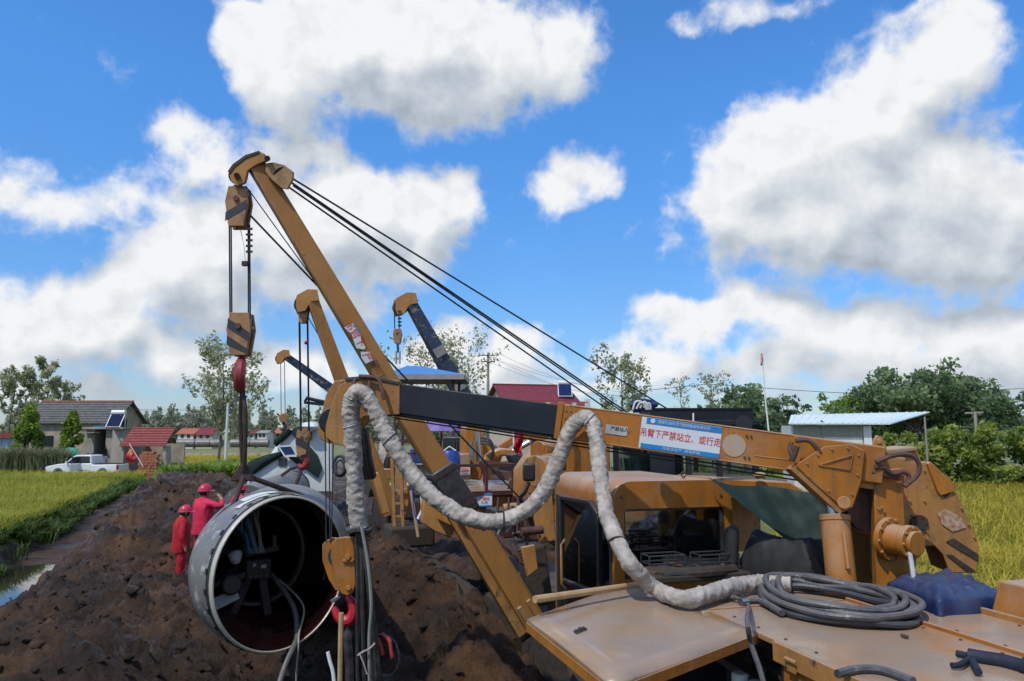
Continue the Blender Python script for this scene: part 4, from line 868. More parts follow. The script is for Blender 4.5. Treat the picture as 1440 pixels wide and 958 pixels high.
def stripe_block(T, c, w, h, th, X, N_, m_='block_paint', stripes=((-.1, .22),), flip=1):
    """hook-block cheek: elongated hexagon plates with dark diagonal bands, sheave between"""
    hexa = [(-.38, .5), (.38, .5), (.5, .12), (.36, -.5), (-.3, -.5), (-.5, .12)]
    body = None
    for s in (1, -1):
        o = MB().prism([c + X * a * w + UP * b * h + N_ * (s * th / 2) for a, b in hexa], N_ * (-s * th * .28)).build('cheek_plate', m_, T, bevel=.006); body = body or o
    MB().cyl(c - N_ * th * .2, c + N_ * th * .2, w * .40, n=20).build('sheave', 'black_metal', T)
    for (b0, b1) in stripes:
        q = [(-.44, b0 + .16 * flip), (.44, b0 - .16 * flip), (.44, b1 - .16 * flip), (-.44, b1 + .16 * flip)]
        MB().prism([c + X * a * w + UP * max(-.48, min(.48, b)) * h + N_ * (th / 2 + .001) for a, b in q], N_ * .002).build('hazard_stripe', 'ink_dark', T)
    MB().cyl(c + UP * h * .18 - N_ * th * .62, c + UP * h * .18 + N_ * th * .62, w * .12, n=12).build('pin', 'rust_metal', T)
    return body
def hook_tube(T, top, s, X, m_='hook_red', slim=1.):
    pts = [(0, 0), (.02, -.12), (.16, -.26), (.22, -.48), (.10, -.68), (-.10, -.70), (-.22, -.55)]
    p = smooth_path([top + X * a * s + UP * b * s for a, b in pts], 5); n = len(p); rr = [s * slim * (.07 + .11 * math.sin(math.pi * i / (n - 1)) ** .7) for i in range(n)]; rr[-1] = s * .03
    return MB().tube(p, rr, 9).build('hook', m_, T)
def tapered(p0, p1, w0, h0, w1, h1, up): return MB().beam(p0, p1, w0, h0, up=up, w1=w1, h1=h1)
NC = -CF                                          # towards the camera along the corridor

def pipelayer_near():
    FT, TP = P(748, 876, 8.25), P(356, 226, 7.35)
    T = thing('pipelayer', (FT.x + 1.4, FT.y + 1.6, .2), 'big pipelayer with the tallest yellow boom leaning over the open pipe end', 'pipelayer', 'pipelayers along the trench')
    d = (TP - FT).normalized(); sdv = d.cross(CF).normalized(); sdv = sdv if sdv.x > 0 else -sdv
    boom = tapered(FT, TP, .235, .30, .165, .19, CF).build('boom', 'boom_paint', T, bevel=.01)
    # side flange that shows as a darker strip, edge welds
    fl = MB(); fl.beam(FT - sdv * .118 + NC * .10, lerp(FT, TP, .97) - sdv * .082 + NC * .065, .012, .055, up=CF); fl.build('flange', 'yellow_worn', boom)
    fl = MB(); fl.beam(FT + sdv * .119 + NC * .12, lerp(FT, TP, .97) + sdv * .084 + NC * .075, .012, .05, up=CF); fl.build('flange', 'boom_paint', boom)
    f2 = MB(); f2.beam(FT - sdv * .17 + NC * .05, lerp(FT, TP, .30) - sdv * .15 + NC * .02, .10, .14, up=CF, w1=.07, h1=.10); f2.build('stiffener', 'yellow_worn', boom, bevel=.006)
    # rubber pad strapped round the boom
    def BP(t, s=0., n=0.): return lerp(FT, TP, t) + sdv * s + NC * n
    MB().beam(BP(.245), BP(.345), .275, .345, up=CF).build('rubber_pad', 'rubber', boom, bevel=.02)
    for t in (.262, .335): MB().beam(BP(t - .004), BP(t + .004), .285, .355, up=CF).build('strap', 'sling', boom)
    # mounting lugs at the foot
    for s in (-.06, .06):
        MB().beam(BP(-.02, s), BP(.05, s), .05, .36, up=CF).build('foot_lug', 'yellow_worn', boom, bevel=.006)
    MB().cyl(BP(-.01, -.2), BP(-.01, .2), .05, n=14).build('foot_pin', 'dark_steel', boom)
    # paper notice, torn, and the black stencil below it
    fx = (FT - TP).normalized(); fy = sdv; nn = NC
    def bf(px, py):                                # a point of the boom's front face under the pixel
        q0 = BP(.6, 0, .131); n_ = (TP - FT).cross(sdv).normalized(); dr = raydir(px, py); o = V(0, 0, CAMZ); return o + dr * ((q0 - o).dot(n_) / dr.dot(n_))
    no = (TP - FT).cross(sdv).normalized(); no = no if no.y < 0 else -no
    pg = [(484,461),(497,454),(506,467),(508,479),(514,489),(512,492),(501,490),(497,479),(494,470)]; pg2 = [(507,495),(520,495),(524,507),(514,512),(508,503)]
    st = MB().prism([bf(x, y) + no * .010 for x, y in pg], no * .002).build('paper_notice', 'sign_white', boom)
    MB().prism([bf(x, y) + no * .010 for x, y in pg2], no * .002).build('paper_notice', 'sign_white', boom)
    MB().prism([bf(x, y) + no * .0125 for x, y in ((496,455),(498,454),(507,467),(507,472))], no * .002).build('notice_band', mat('notice_teal', (.05, .25, .30), .6), st)
    text_mesh('lettering', '吊臂下', bf(499, 470), bf(512, 492) - bf(490, 455), sdv, .10, 'ink_red', st, off=.0135)
    text_mesh('lettering', '严', bf(516, 503), bf(512, 492) - bf(490, 455), sdv, .10, 'ink_red', st, off=.0135)
    text_mesh('lettering', '臂', bf(527, 513), bf(512, 492) - bf(490, 455), sdv, .085, 'ink_dark', boom, off=.012)
    text_mesh('lettering', '下', bf(536, 530), bf(512, 492) - bf(490, 455), sdv, .085, 'ink_dark', boom, off=.012)
    # head: left nose with sheave, right bracket with the luffing sheave
    nose = [(321,242),(328,231),(345,219),(365,213),(371,216),(374,226),(360,232),(348,240),(344,257),(333,262),(325,255)]
    hd = MB().prism([P(x, y, 7.24) for x, y in nose], V(.01, .03, 0)).build('boom_head', 'boom_paint', T, bevel=.006)
    MB().prism([P(x, y, 7.44) for x, y in nose], V(.01, .03, 0)).build('cheek_plate', 'boom_paint', hd, bevel=.006)
    MB().cyl(P(335, 247, 7.28), P(335, 247, 7.42), .095, n=20).build('sheave', 'black_metal', hd)
    MB().prism([P(x, y, 7.23) for x, y in ((320,241),(327,231),(345,218),(364,212),(364,215),(346,222),(330,234),(323,244))], V(.01, .25, 0)).build('rope_guard', 'black_metal', hd)
    br = [(372,230),(384,228),(399,232),(412,242),(411,252),(404,266),(396,265),(381,252),(373,242)]
    bk = MB().prism([P(x, y, 7.27) for x, y in br], V(.01, .02, 0)).build('luffing_bracket', 'block_paint', T, bevel=.005)
    MB().prism([P(x, y, 7.43) for x, y in br], V(.01, .02, 0)).build('cheek_plate', 'block_paint', bk, bevel=.005)
    MB().cyl(P(399, 249, 7.3), P(399, 249, 7.42), .10, n=20).build('sheave', 'black_metal', bk)
    for x, y in ((376, 223), (333, 247)): MB().cyl(P(x, y, 7.20), P(x, y, 7.50), .03, n=10).build('pin', 'rust_metal', hd)
    # luffing ropes down to the machine
    for a, b, r in (((411,251),(966,592),.011), ((410,257),(905,596),.012), ((412,261),(900,596),.010), ((407,264),(872,588),.011)):
        wire('luffing_rope', [P(*a, 7.36), P(*b, 10.4)], r, 'rope', T)
    wire('hoist_rope', [P(352, 303, 7.38), P(742, 712, 9.0)], .011, 'rope', T)
    wire('hoist_rope', [P(346, 262, 7.30), P(540, 530, 7.9)], .006, 'rope', T)
    # upper block
    ub = stripe_block(T, P(336, 293, 7.38), .235, .42, .16, V(1, 0, 0), V(0, -1, 0), stripes=((-.22, .0),), flip=-1)
    MB().cyl(P(335, 262, 7.38), P(335, 272, 7.38), .05, n=10).build('shackle', 'rust_metal', T)
    MB().beam(P(323, 272, 7.36), P(349, 272, 7.36), .10, .05).build('block_yoke', 'block_paint', T, bevel=.01)
    for x0, x1 in ((322.5, 323.5), (325, 326), (349, 349.5), (351, 352)): wire('hoist_rope', [P(x0, 316, 7.38), P(x1, 448, 7.40)], .0085, 'rope', T)
    wire('limit_cable', [P(338, 322, 7.36), P(343, 345, 7.37), P(345, 368, 7.38)], .004, 'plastic_white', T)
    MB().box(P(345, 371, 7.38), (.06, .05, .045)).build('limit_weight', 'black_metal', T)
    for k in range(5): MB().beam(P(346, 322 + 8 * k, 7.34), P(355, 322 + 8 * k, 7.34), .02, .02).build('rope_clip', 'black_metal', T)
    # machine body: tracks, engine hood, cab with black roof
    def Q(s, t, z): q = FT + CR * s + CF * t; q.z = z; return q
    ax = (CR, CF, UP)
    for s in (.85, 2.6):
        pts = [Q(s, .2, .55), Q(s, .5, .95), Q(s, 3.6, .95), Q(s, 3.95, .55), Q(s, 3.6, .12), Q(s, .5, .12)]
        MB().prism([p - CR * .27 for p in pts], CR * .54).build('track', 'grime', T, bevel=.06)
    MB().box(Q(1.7, 2.0, 1.15), (1.7, 3.2, .35), ax).build('chassis', 'black_metal', T, bevel=.03)  # coloured black to carry the shade under the machine
    MB().prism([P(x, y, 9.2) for x, y in ((1000,672),(1112,678),(1136,694),(1060,703),(1010,702))], CF * 1.5).build('engine_hood', 'yellow_paint', T, bevel=.02)
    MB().beam(P(1004, 675, 9.1), P(1062, 672, 9.1), .03, .03).build('hand_rail', 'steel', T); MB().beam(P(1077, 673, 9.1), P(1106, 676, 9.1), .03, .025).build('hand_rail', 'steel', T)
    MB().ball(P(1068, 668, 9.1), .07, 10, sc_=(1.2, 1, .5)).build('filler_cap', 'yellow_worn', T)
    # cab: dark frame, see-through windows
    x0, x1, y0, y1 = 866, 1062, 598, 684
    a, b = P(x0, 640, 9.9), P(x1, 640, 9.9); cx = (b - a).normalized(); cy = V(-cx.y, cx.x, 0); Wd = (b - a).length; zt = P(900, 598, 9.9).z; zb = P(900, 690, 9.9).z
    def CQ(u, v, z): q = a + cx * u + cy * v; q.z = z; return q
    rf = MB().box(CQ(Wd * .5, .6, zt + .03), (Wd + .08, 1.5, .07), (cx, cy, UP)).build('cab_roof', 'boom_black', T, bevel=.01)
    for u in (0, .33 * Wd, .52 * Wd, .74 * Wd, Wd):
        MB().box(CQ(u, 0, (zt + zb) / 2), (.07 if u not in (.33 * Wd,) else .32, .07, zt - zb), (cx, cy, UP)).build('cab_pillar', 'boom_black', T)
        MB().box(CQ(u, 1.25, (zt + zb) / 2), (.06, .06, zt - zb), (cx, cy, UP)).build('cab_pillar', 'boom_black', T)
    for v in (0, 1.25): MB().box(CQ(Wd / 2, v, zb - .35), (Wd + .05, .05, .85), (cx, cy, UP)).build('cab_panel', 'boom_black' if v else 'yellow_worn', T)
    MB().box(CQ(Wd / 2, .0, zb + .10), (Wd, .05, .10), (cx, cy, UP)).build('cab_sill', 'boom_black', T)
    for u, w in ((.165, .30), (.63, .20), (.87, .24)): MB().box(CQ(Wd * u, -.005, (zt + zb) / 2 + .05), (Wd * w, .006, zt - zb - .1), (cx, cy, UP)).build('window_pane', 'cab_glass', T)
    for k in range(3): MB().sheet([[CQ(Wd * (.10 + .05 * k) + .03 * i, .25 + .04 * k + .03 * math.sin(i + k), zb + .12 + .6 * j / 5) + cx * (-.10 * j / 5) for i in range(4)] for j in range(6)]).build('curtain', 'canvas_white', T)
    MB().box(CQ(Wd * .40, .6, zb + .15), (.5, .5, .6), (cx, cy, UP)).build('seat', 'seat_black', T, bevel=.05)
    # roof rack, a shallow black trough
    rk = thing_part('roof_rack', T); c = P(987, 590, 9.9); zt2 = P(1000, 575, 9.9).z; zb2 = P(1000, 601, 9.9).z
    ra, rb = P(916, 588, 9.8), P(1058, 588, 9.8)
    for p0, p1 in ((ra, rb), (ra + cy * .9, rb + cy * .9)): MB().beam(p0, p1, .02, zt2 - zb2).build('rack_side', 'boom_black', rk)
    MB().beam(rb, rb + cy * .9, .02, zt2 - zb2).build('rack_side', 'boom_black', rk); MB().beam(ra, ra + cy * .9, .02, zt2 - zb2).build('rack_side', 'boom_black', rk)
    MB().beam(ra + UP * (zt2 - zb2) / 2, rb + UP * (zt2 - zb2) / 2, .05, .02).build('rack_rim', 'boom_black', rk)
    MB().cyl(P(1046, 596, 9.7), P(1046, 596, 9.85), .11, n=16).build('work_lamp', 'black_metal', T)
    MB().tube([P(975, 581, 9.75), P(975, 593, 9.75)], .012, 6).build('antenna_stub', 'plastic_white', T)
    # gantry and winch drums seen between boom and cab
    g = MB().prism([P(x, y, 9.2) for x, y in ((757,694),(776,690),(782,760),(760,765),(752,730))], CF * .06).build('winch_frame', 'yellow_worn', T, bevel=.01)
    MB().prism([P(x, y, 9.4) for x, y in ((735,770),(768,765),(780,850),(748,856))], CF * .3).build('muddy_fender', 'grime', T, bevel=.04)
    MB().cyl(P(733, 748, 9.0), P(763, 745, 9.1), .05, n=12).build('winch_shaft', 'rust_metal', T)
    MB().prism([P(x, y, 8.9) for x, y in ((733,770),(752,766),(757,800),(742,812))], CF * .05).build('bracket', 'yellow_worn', T, bevel=.01)
    for k in range(5): wire('hydraulic_hose', [P(700 + 5 * k, 752 + 3 * k, 9.0), P(712 + 5 * k, 770 + 5 * k, 8.95), P(728 + 3 * k, 775 + 4 * k, 9.0), P(742, 765 + 5 * k, 9.1)], .022, 'rubber' if k % 2 else 'rust_metal', T, 7, 5)
    cyl = MB(); cyl.cyl(P(756, 662, 9.6), P(775, 655, 9.9), .17, n=22); cyl.cyl(P(752, 663, 9.55), P(757, 662, 9.62), .2, n=22); cyl.build('winch_drum', 'yellow_worn', T, bevel=.01)
    cyl = MB(); cyl.cyl(P(757, 636, 9.9), P(786, 632, 10.2), .15, n=20); cyl.build('winch_drum', 'yellow_paint', T, bevel=.01)
    MB().prism([P(x, y, 11.2) for x, y in ((735,705),(736,662),(748,644),(765,628),(800,618),(812,640),(812,705))], CF * .5).build('engine_housing', 'yellow_paint', T, bevel=.05)
    MB().tube(smooth_path([P(752, 655, 10.9), P(762, 640, 10.8), P(778, 634, 10.8), P(790, 642, 10.8), P(792, 660, 10.9)], 5), .05, 9).build('intake_pipe', 'yellow_worn', T)
    MB().prism([P(x, y, 9.7) for x, y in ((757,655),(775,645),(782,655),(782,700),(760,700))], CF * .5).build('gearbox', 'yellow_paint', T, bevel=.03)
    m = MB(); m.box(P(744, 664, 9.2), (.15, .09, .22)); m.build('mirror', 'black_metal', T, bevel=.03, seg=3)
    wire('mirror_arm', [P(744, 678, 9.2), P(738, 692, 9.2), P(732, 700, 9.25), P(735, 715, 9.3)], .025, 'black_metal', T, 8, 5)
    # lower hook block and its hook
    HB = thing('hook_block', P(340, 552, 7.4), 'yellow and black striped hook block with dark red hook above the pipe', 'hook block', 'striped hook blocks')
    stripe_block(HB, P(339, 471, 7.4), .245, .43, .17, V(1, 0, .0), V(0, -1, 0), stripes=((-.42, -.20), (-.02, .20)), flip=1)
    hook_tube(HB, P(340, 500, 7.4), .46, V(.2, -.97, 0).normalized(), slim=.72)
    SL = thing('lifting_sling', P(343, 690, 7.6), 'brown lifting sling from the dark red hook down to the near pipe', 'sling')
    for dx, dy in ((-3, .04), (4, -.04)): MB().tube(smooth_path([P(341, 548, 7.4), P(341 + dx, 580, 7.4 + dy), P(342 + dx * .6, 640, 7.45 + dy), P(343, 668, 7.5)], 6), .022, 8).build('strand', 'sling', SL)
    return T
def thing_part(name, parent):
    o = bpy.data.objects.new(name, None); C.objects.link(o); o.location = parent.location; adopt(o, parent); o.matrix_parent_inverse = Matrix(); o.location = (0, 0, 0); return o
pipelayer_near()

# ------------------------------------------------------------------ the pipe in the sling
def hdir(a): return V(-math.sin(R(a)), math.cos(R(a)), 0)
PD = hdir(50); PC = P(399, 806, 7.15)
def pipe_axis():                                  # a field bend: the open end swings out, the rest runs back and down into the trench
    p = [PC.copy()]; l = 0.
    while l < 7.5:
        a = 50 - 41 * min(1., l / .62); z = -.20 * sm(l, 1.3, 3.2) * max(0., l - 1.2) * .9; q = p[-1] + hdir(a) * .05; p.append(q); l += .05
    out = []
    for i, q in enumerate(p):
        l = i * .05; out.append(V(q.x, q.y, PC.z - .26 * max(0., l - 1.4) * sm(l, 1.4, 3.0)))
    return out
def ring_frame(path, i):
    a = path[max(0, i - 1)]; b = path[min(len(path) - 1, i + 1)]; d = (b - a).normalized(); s = d.cross(UP).normalized(); return d, s, s.cross(d)
def shell(path, r, n=64, inside=False, i0=0, i1=None, mi=0, mb=None):
    mb = mb or MB(); vs = []; i1 = len(path) if i1 is None else i1
    for i in range(i0, i1):
        d, s, u = ring_frame(path, i)
        for j in range(n): t = 2 * math.pi * j / n; vs.append(path[i] + (s * math.cos(t) + u * math.sin(t)) * r)
    fs = []
    for i in range(i1 - i0 - 1):
        for j in range(n):
            q = (i * n + j, i * n + (j + 1) % n, (i + 1) * n + (j + 1) % n, (i + 1) * n + j); fs.append(q[::-1] if not inside else q)
    return mb.add(vs, fs, mi)
def build_pipe():
    RO, RI = .711, .686
    T = thing('steel_pipe', (PC.x, PC.y, PC.z - RO), 'large grey steel pipe with its open end facing the camera, red inside', 'pipe')
    path = pipe_axis()
    co = path[1:]
    shell(co, RO + .006).build('coating', 'pipe_coat', T, smooth=60)
    bare = [PC + PD * x for x in (.012, .03, .05, .06)]
    shell(bare, RO).build('bare_end', 'pipe_bare', T, smooth=60)
    # bevelled rim: annulus
    mb = MB(); n = 72; d, s, u = PD, PD.cross(UP).normalized(), UP
    prof = [(.012, RO), (0., RO - .010), (0., RI + .004), (.010, RI)]
    vs = [PC + d * x + (s * math.cos(2 * math.pi * j / n) + u * math.sin(2 * math.pi * j / n)) * r for x, r in prof for j in range(n)]
    fs = [(i * n + (j + 1) % n, i * n + j, (i + 1) * n + j, (i + 1) * n + (j + 1) % n) for i in range(len(prof) - 1) for j in range(n)]
    mb.add(vs, fs); mb.build('rim', mat('rim_steel', (.55, .52, .42), .5, metal=.2, var=.15, scale=20), T, smooth=30)
    inn = [PC + PD * .010] + path[1:]
    shell(inn, RI, inside=True).build('inner_wall', 'pipe_inner', T, smooth=60)
    e = path[-1]; dd, s2, u2 = ring_frame(path, len(path) - 1); MB().prism([e + (s2 * math.cos(t) + u2 * math.sin(t)) * RO for t in np.linspace(0, 6.28, 33)[:-1]], dd * .02).build('end_cap', 'black_metal', T)
    # marks round the coating edge, tape strips and pale scuffs
    for k in range(26):
        t = 2 * math.pi * k / 26 + .1; rd = s * math.cos(t) + u * math.sin(t); tg = -s * math.sin(t) + u * math.cos(t)
        MB().box(PC + PD * .10 + rd * (RO + .009), (.05, .03, .008), (tg, PD, rd)).build('edge_mark', 'ink_dark', T)
    for x, w_ in ((.058, .010),):
        shell([PC + PD * (x - w_), PC + PD * (x + w_)], RO + .010, n=64).build('band', 'rubber', T, smooth=60)
    rr = random.Random(8)
    for k in range(9):
        t = rr.uniform(.9, 3.2); x = rr.uniform(.20, .45); w_ = rr.uniform(.08, .26); pc_ = path[int(x / .05)]
        rows = [[pc_ + PD * (dx * rr.uniform(.02, .045) + .12 * a_) + (s * math.cos(t + a_) + u * math.sin(t + a_)) * (RO + .016) for a_ in np.linspace(-w_, w_, 7)] for dx in (-1, 1)]
        MB().sheet(rows).build('tape_scrap', 'canvas_white', T, smooth=60)
    # sling legs that pass round the pipe
    T2 = [o for o in bpy.data.objects if o.name.startswith('lifting_sling')][0]
    c = path[11]; top = P(343, 668, 7.5)
    for sg, w_ in ((-1, 0), (1, 1)):
        ang = np.linspace(R(90) + .02, R(90) + sg * -1 * 0, 2)
        arc = [c + PD * .02 * w_ + (s * math.cos(t) + u * math.sin(t)) * (RO + .028) for t in (np.linspace(R(122), R(215), 12) if sg < 0 else np.linspace(R(66), R(-20), 12))]
        MB().tube(smooth_path([top] + arc, 4), .026, 8).build('strand', 'sling', T2)
    ft = MB(); ft.prism([top + V(-.05, -.03, .10), top + V(.05, -.03, .10), top + V(.11, -.03, -.06), top + V(-.13, -.03, -.06)], V(0, .06, 0)); ft.build('thimble', 'sling', T2, bevel=.015)
build_pipe()

def build_internal_machine():
    """pipe-internal line-up clamp and welding unit: black frame, boxes, arms, hoses"""
    d = hdir(30); s, u = d.cross(UP).normalized(), UP
    T = thing('line_up_clamp', PC + d * .9 - u * .6, 'black clamp machine with cables standing inside the open pipe', 'pipe machine')
    def I(x, a, h): return PC + d * x + s * (a * .92 + .02) + u * h      # depth, right(+), up
    ax = (s, d, u)
    MB().box(I(.88, -.10, -.08), (.25, .26, .20), ax).build('control_box', 'seat_black', T, bevel=.015)
    MB().box(I(.745, -.05, -.05), (.05, .006, .035), ax).build('label_plate', 'plate_grey', T)
    MB().box(I(.745, -.15, -.03), (.03, .006, .03), ax).build('label_plate', 'plate_grey', T)
    for k in range(4): MB().cyl(I(.75, -.19 + .055 * k, -.14), I(.73, -.19 + .055 * k, -.14), .014, n=8).build('connector', 'dark_steel', T)
    MB().beam(I(.9, -.22, .08), I(.95, -.22, .62), .05, .05, up=s).build('post', 'black_metal', T)
    MB().beam(I(.9, .10, .08), I(.95, .10, .22), .04, .04, up=s).build('post', 'black_metal', T)
    MB().beam(I(.9, -.22, .06), I(.9, .14, .10), .05, .05).build('cross_bar', 'black_metal', T)
    # big ring frame behind
    rg = [I(1.25, .52 * math.cos(a), .52 * math.sin(a)) for a in np.linspace(0, 6.28, 41)[:-1]]; MB().tube(rg, .035, 8, closed=True).build('ring_frame', 'dark_steel', T)
    for a in np.linspace(R(100), R(280), 6):
        MB().beam(I(1.2, .2 * math.cos(a), .2 * math.sin(a)), I(1.15, .64 * math.cos(a), .64 * math.sin(a)), .09, .07, up=d).build('clamp_shoe', 'black_metal', T, bevel=.01)
    MB().cyl(I(1.0, -.38, -.22), I(.72, -.38, -.20), .10, n=18).build('wheel', 'rubber', T, bevel=.02)
    MB().beam(I(.8, -.2, -.12), I(.85, -.62, -.22), .06, .06).build('arm', 'black_metal', T, bevel=.01)
    MB().beam(I(.82, -.30, -.30), I(.85, -.60, -.42), .05, .12).build('arm', 'canvas_white', T, bevel=.01)
    MB().ball(I(.8, -.34, .06), .07, 10, rough=.3).build('rag', 'canvas_white', T)
    rr = random.Random(6)
    for k in range(9):
        a0 = I(.80, -.20 + .02 * k, .08); a1 = I(.9, -.33 + .03 * k, .36 + .02 * k); a2 = I(1.1, -.36 + .05 * k, .55); pts = [a0, lerp(a0, a1, .5) + V(rr.uniform(-.05, .05), 0, rr.uniform(-.03, .05)), a1, a2]
        MB().tube(smooth_path(pts, 5), .010 if k % 3 else .018, 6).build('cable', mat('cable_blue', (.05, .16, .30), .5) if 'cable_blue' not in MATS else ('cable_blue' if k % 2 else 'cable_grey'), T)
    # hose that leaves the pipe over the bottom rim
    h = tag(MB().tube(smooth_path([I(1.0, .10, -.18), I(.5, .22, -.42), I(.1, .16, -.60), I(-.03, .10, -.66), I(-.16, -.02, -.80), I(-.30, -.14, -1.05), I(-.35, -.2, -1.5)], 7), .026, 9).build('air_hose', 'hose_dusty'), 'grey hose hanging out over the bottom rim of the open pipe', 'hose')
    h = tag(MB().tube(smooth_path([I(.9, .16, -.22), I(.4, .30, -.40), I(.06, .17, -.58), I(-.04, .14, -.68), I(-.04, .13, -.95), I(-.02, .16, -1.3), I(.0, .17, -1.6)], 7), .009, 7).build('thin_cable', 'cable_grey'), 'thin pale cable hanging straight down from the bottom rim of the pipe', 'cable')
build_internal_machine()

# ------------------------------------------------------------------ far pipe, welding shelter, farther pipelayers
def far_pipe():
    path = smooth_path([P(345, 716, 18.5), P(372, 703, 21.5), P(398, 692, 24.5), P(412, 686, 26.6)], 6)
    T = thing('steel_pipe', path[0] - UP * .6, 'grey pipe farther up the trench held by a sling before the white shelter', 'pipe')
    MB().tube(path, .58, 40).build('pipe_body', 'pipe_coat', T, smooth=60)
    i = len(path) - 5; d, s, u = ring_frame(path, i); shell([path[i] - d * .02, path[i] + d * .02], .592, n=40).build('band', 'rubber', T, smooth=60)
    i = len(path) - 2; d, s, u = ring_frame(path, i); shell([path[i] - d * .12, path[i] + d * .12], .60, n=40).build('band', 'rubber', T, smooth=60)
    S = thing('lifting_sling', P(425, 650, 23.5), 'dark sling from the far hook down to the far grey pipe', 'sling')
    MB().tube([P(424, 654, 23.6), P(408, 660, 23.5), P(396, 669, 23.3)], .05, 7).build('strand', 'sling', S)
    MB().tube([P(425, 654, 23.6), P(420, 672, 23.4), P(412, 690, 23.2)], .06, 7).build('strand', 'sling', S)
far_pipe()
def shelter():
    Y0 = 28.
    T = thing('welding_shelter', P(402, 690, Y0), 'white welding shelter with green tarpaulin edges over the far pipe', 'shelter')
    f = [(344,693),(352,672),(378,650),(392,628),(408,606),(436,596),(447,606),(466,612),(470,693)]
    MB().prism([P(x, y, Y0) for x, y in f], CF * 3.2).build('canvas_wall', 'canvas_white', T, bevel=.06, seg=3)
    def cloth(pts, nm='green_flap', m_='tarp_green', dy=.12):
        c = Vector((0, 0, 0)); q = [P(x, y, Y0 - dy) for x, y in pts]
        for p in q: c += p / len(q)
        mb = MB(); mb.add([c + V(0, -.10, 0)] + q + [p + V(0, .10, -.02) for p in q], [(0, i + 1, (i + 1) % len(q) + 1) for i in range(len(q))] + [(i + 1, len(q) + i + 1, len(q) + (i + 1) % len(q) + 1, (i + 1) % len(q) + 1) for i in range(len(q))]); mb.build(nm, m_, T, smooth=50)
    cloth([(346,673),(345,655),(352,648),(373,640),(399,634),(396,641),(377,652),(360,664)]); cloth([(385,622),(390,614),(402,602),(412,606),(402,616),(388,628)])
    cloth([(410,604),(424,598),(437,602),(437,618),(424,622),(412,613)]); cloth([(404,641),(416,643),(436,628),(446,640),(452,657),(446,672),(430,660),(416,652)]); cloth([(418,688),(430,684),(440,690),(438,696),(420,696)])
    pn = MB().prism([P(x, y, Y0 - .3) for x, y in ((393,629),(409,628),(416,639),(401,640))], V(0, -.04, .03)).build('solar_panel', 'solar_blue', T)
    fr = [P(x, y, Y0 - .32) for x, y in ((392,628),(410,627),(418,641),(401,642))]
    for i in range(4): MB().beam(fr[i], fr[(i + 1) % 4], .05, .05).build('panel_frame', 'white_paint', pn)
    MB().box(P(397.5, 650, Y0 - .02), (.30, .06, .28)).build('vent', 'ink_dark', T)
    MB().ball(P(437, 600, Y0 - .2), .36, 12, sc_=(1.1, .8, .5), rough=.3).build('plastic_cover', 'canvas_white', T)
    MB().tube([P(478 + 9 * math.cos(a), 655 + 14 * math.sin(a), Y0 - 1) for a in np.linspace(0, 6.28, 21)[:-1]], .07, 8, closed=True).build('air_duct', 'hose_dusty', T)
    MB().tube([P(478 + 6 * math.cos(a), 657 + 10 * math.sin(a), Y0 - 1.1) for a in np.linspace(0, 6.28, 21)[:-1]], .05, 8, closed=True).build('air_duct', 'hose_dusty', T)
shelter()

def far_layer(tip, foot, Yt, Yf, w, m_, label, body_px, canopy=None, marks=False, patched=False, bw=2.0):
    FT, TP = P(*foot, Yf), P(*tip, Yt)
    T = thing('pipelayer', (FT.x + 1.2, FT.y + 1.2, .1), label, 'pipelayer', 'pipelayers along the trench')
    b = tapered(FT, TP, w * 1.25, w * 1.3, w * .8, w * .85, CF).build('boom', m_, T, bevel=.015)
    X = V(1, 0, 0); s = w * 2.2
    hd = [(-.62, -.10), (-.55, .18), (-.2, .38), (.12, .36), (.2, .0), (-.1, -.05), (-.25, -.35), (-.5, -.4)]
    for sg in (-1, 1): MB().prism([TP + X * a * s + UP * c * s + NC * sg * w * .5 for a, c in hd], NC * -sg * .04).build('boom_head', 'boom_paint', b, bevel=.01)
    MB().cyl(TP + X * -.36 * s - UP * .1 * s + NC * w * .35, TP + X * -.36 * s - UP * .1 * s - NC * w * .35, .26 * s, n=16).build('sheave', 'black_metal', b)
    def Q(s_, t, z): q = FT + CR * s_ + CF * t; q.z = z; return q
    ax = (CR, CF, UP); z0 = max(.0, gz(FT) - .1)
    for s_ in (.25, 2.3):
        pts = [Q(s_, -.6, z0 + .5), Q(s_, -.25, z0 + .95), Q(s_, 3.4, z0 + .95), Q(s_, 3.75, z0 + .5), Q(s_, 3.4, z0 + .05), Q(s_, -.25, z0 + .05)]
        MB().prism([p - CR * .26 for p in pts], CR * .52).build('track', 'grime', T, bevel=.06)
    MB().box(Q(1.25, 1.5, z0 + 1.15), (2.1, 3.4, .5), ax).build('chassis', 'yellow_worn', T, bevel=.04)
    MB().box(Q(1.35, 2.3, z0 + 1.75), (1.2, 1.6, .75), ax).build('engine_hood', 'yellow_paint', T, bevel=.05)
    MB().box(Q(1.3, .7, z0 + 1.7), (.8, .9, .6), ax).build('operator_seat', 'seat_black', T, bevel=.06)
    MB().prism([Q(.55, .9, z0 + 1.3), Q(.55, 1.3, z0 + 1.3), Q(.55, 1.15, z0 + 2.6), Q(.55, 1.0, z0 + 2.6)], CR * .08).build('gantry', 'yellow_worn', T)
    if patched:
        for t0, t1, mm in ((.0, .16, 'rust_metal'), (.55, .62, 'grey_fascia'), (.25, .34, 'grey_fascia')): MB().beam(lerp(FT, TP, t0) + NC * w * .10, lerp(FT, TP, t1) + NC * w * .10, w * .9, w * 1.15, up=CF).build('worn_band', mm, b)
    if marks:
        for t in (.315, .345, .375): MB().box(lerp(FT, TP, t) + NC * (w * .60 + .01), (w * .4, .01, w * .4), ax).build('stencil_mark', 'ink_dark', b)
    return T, FT, TP
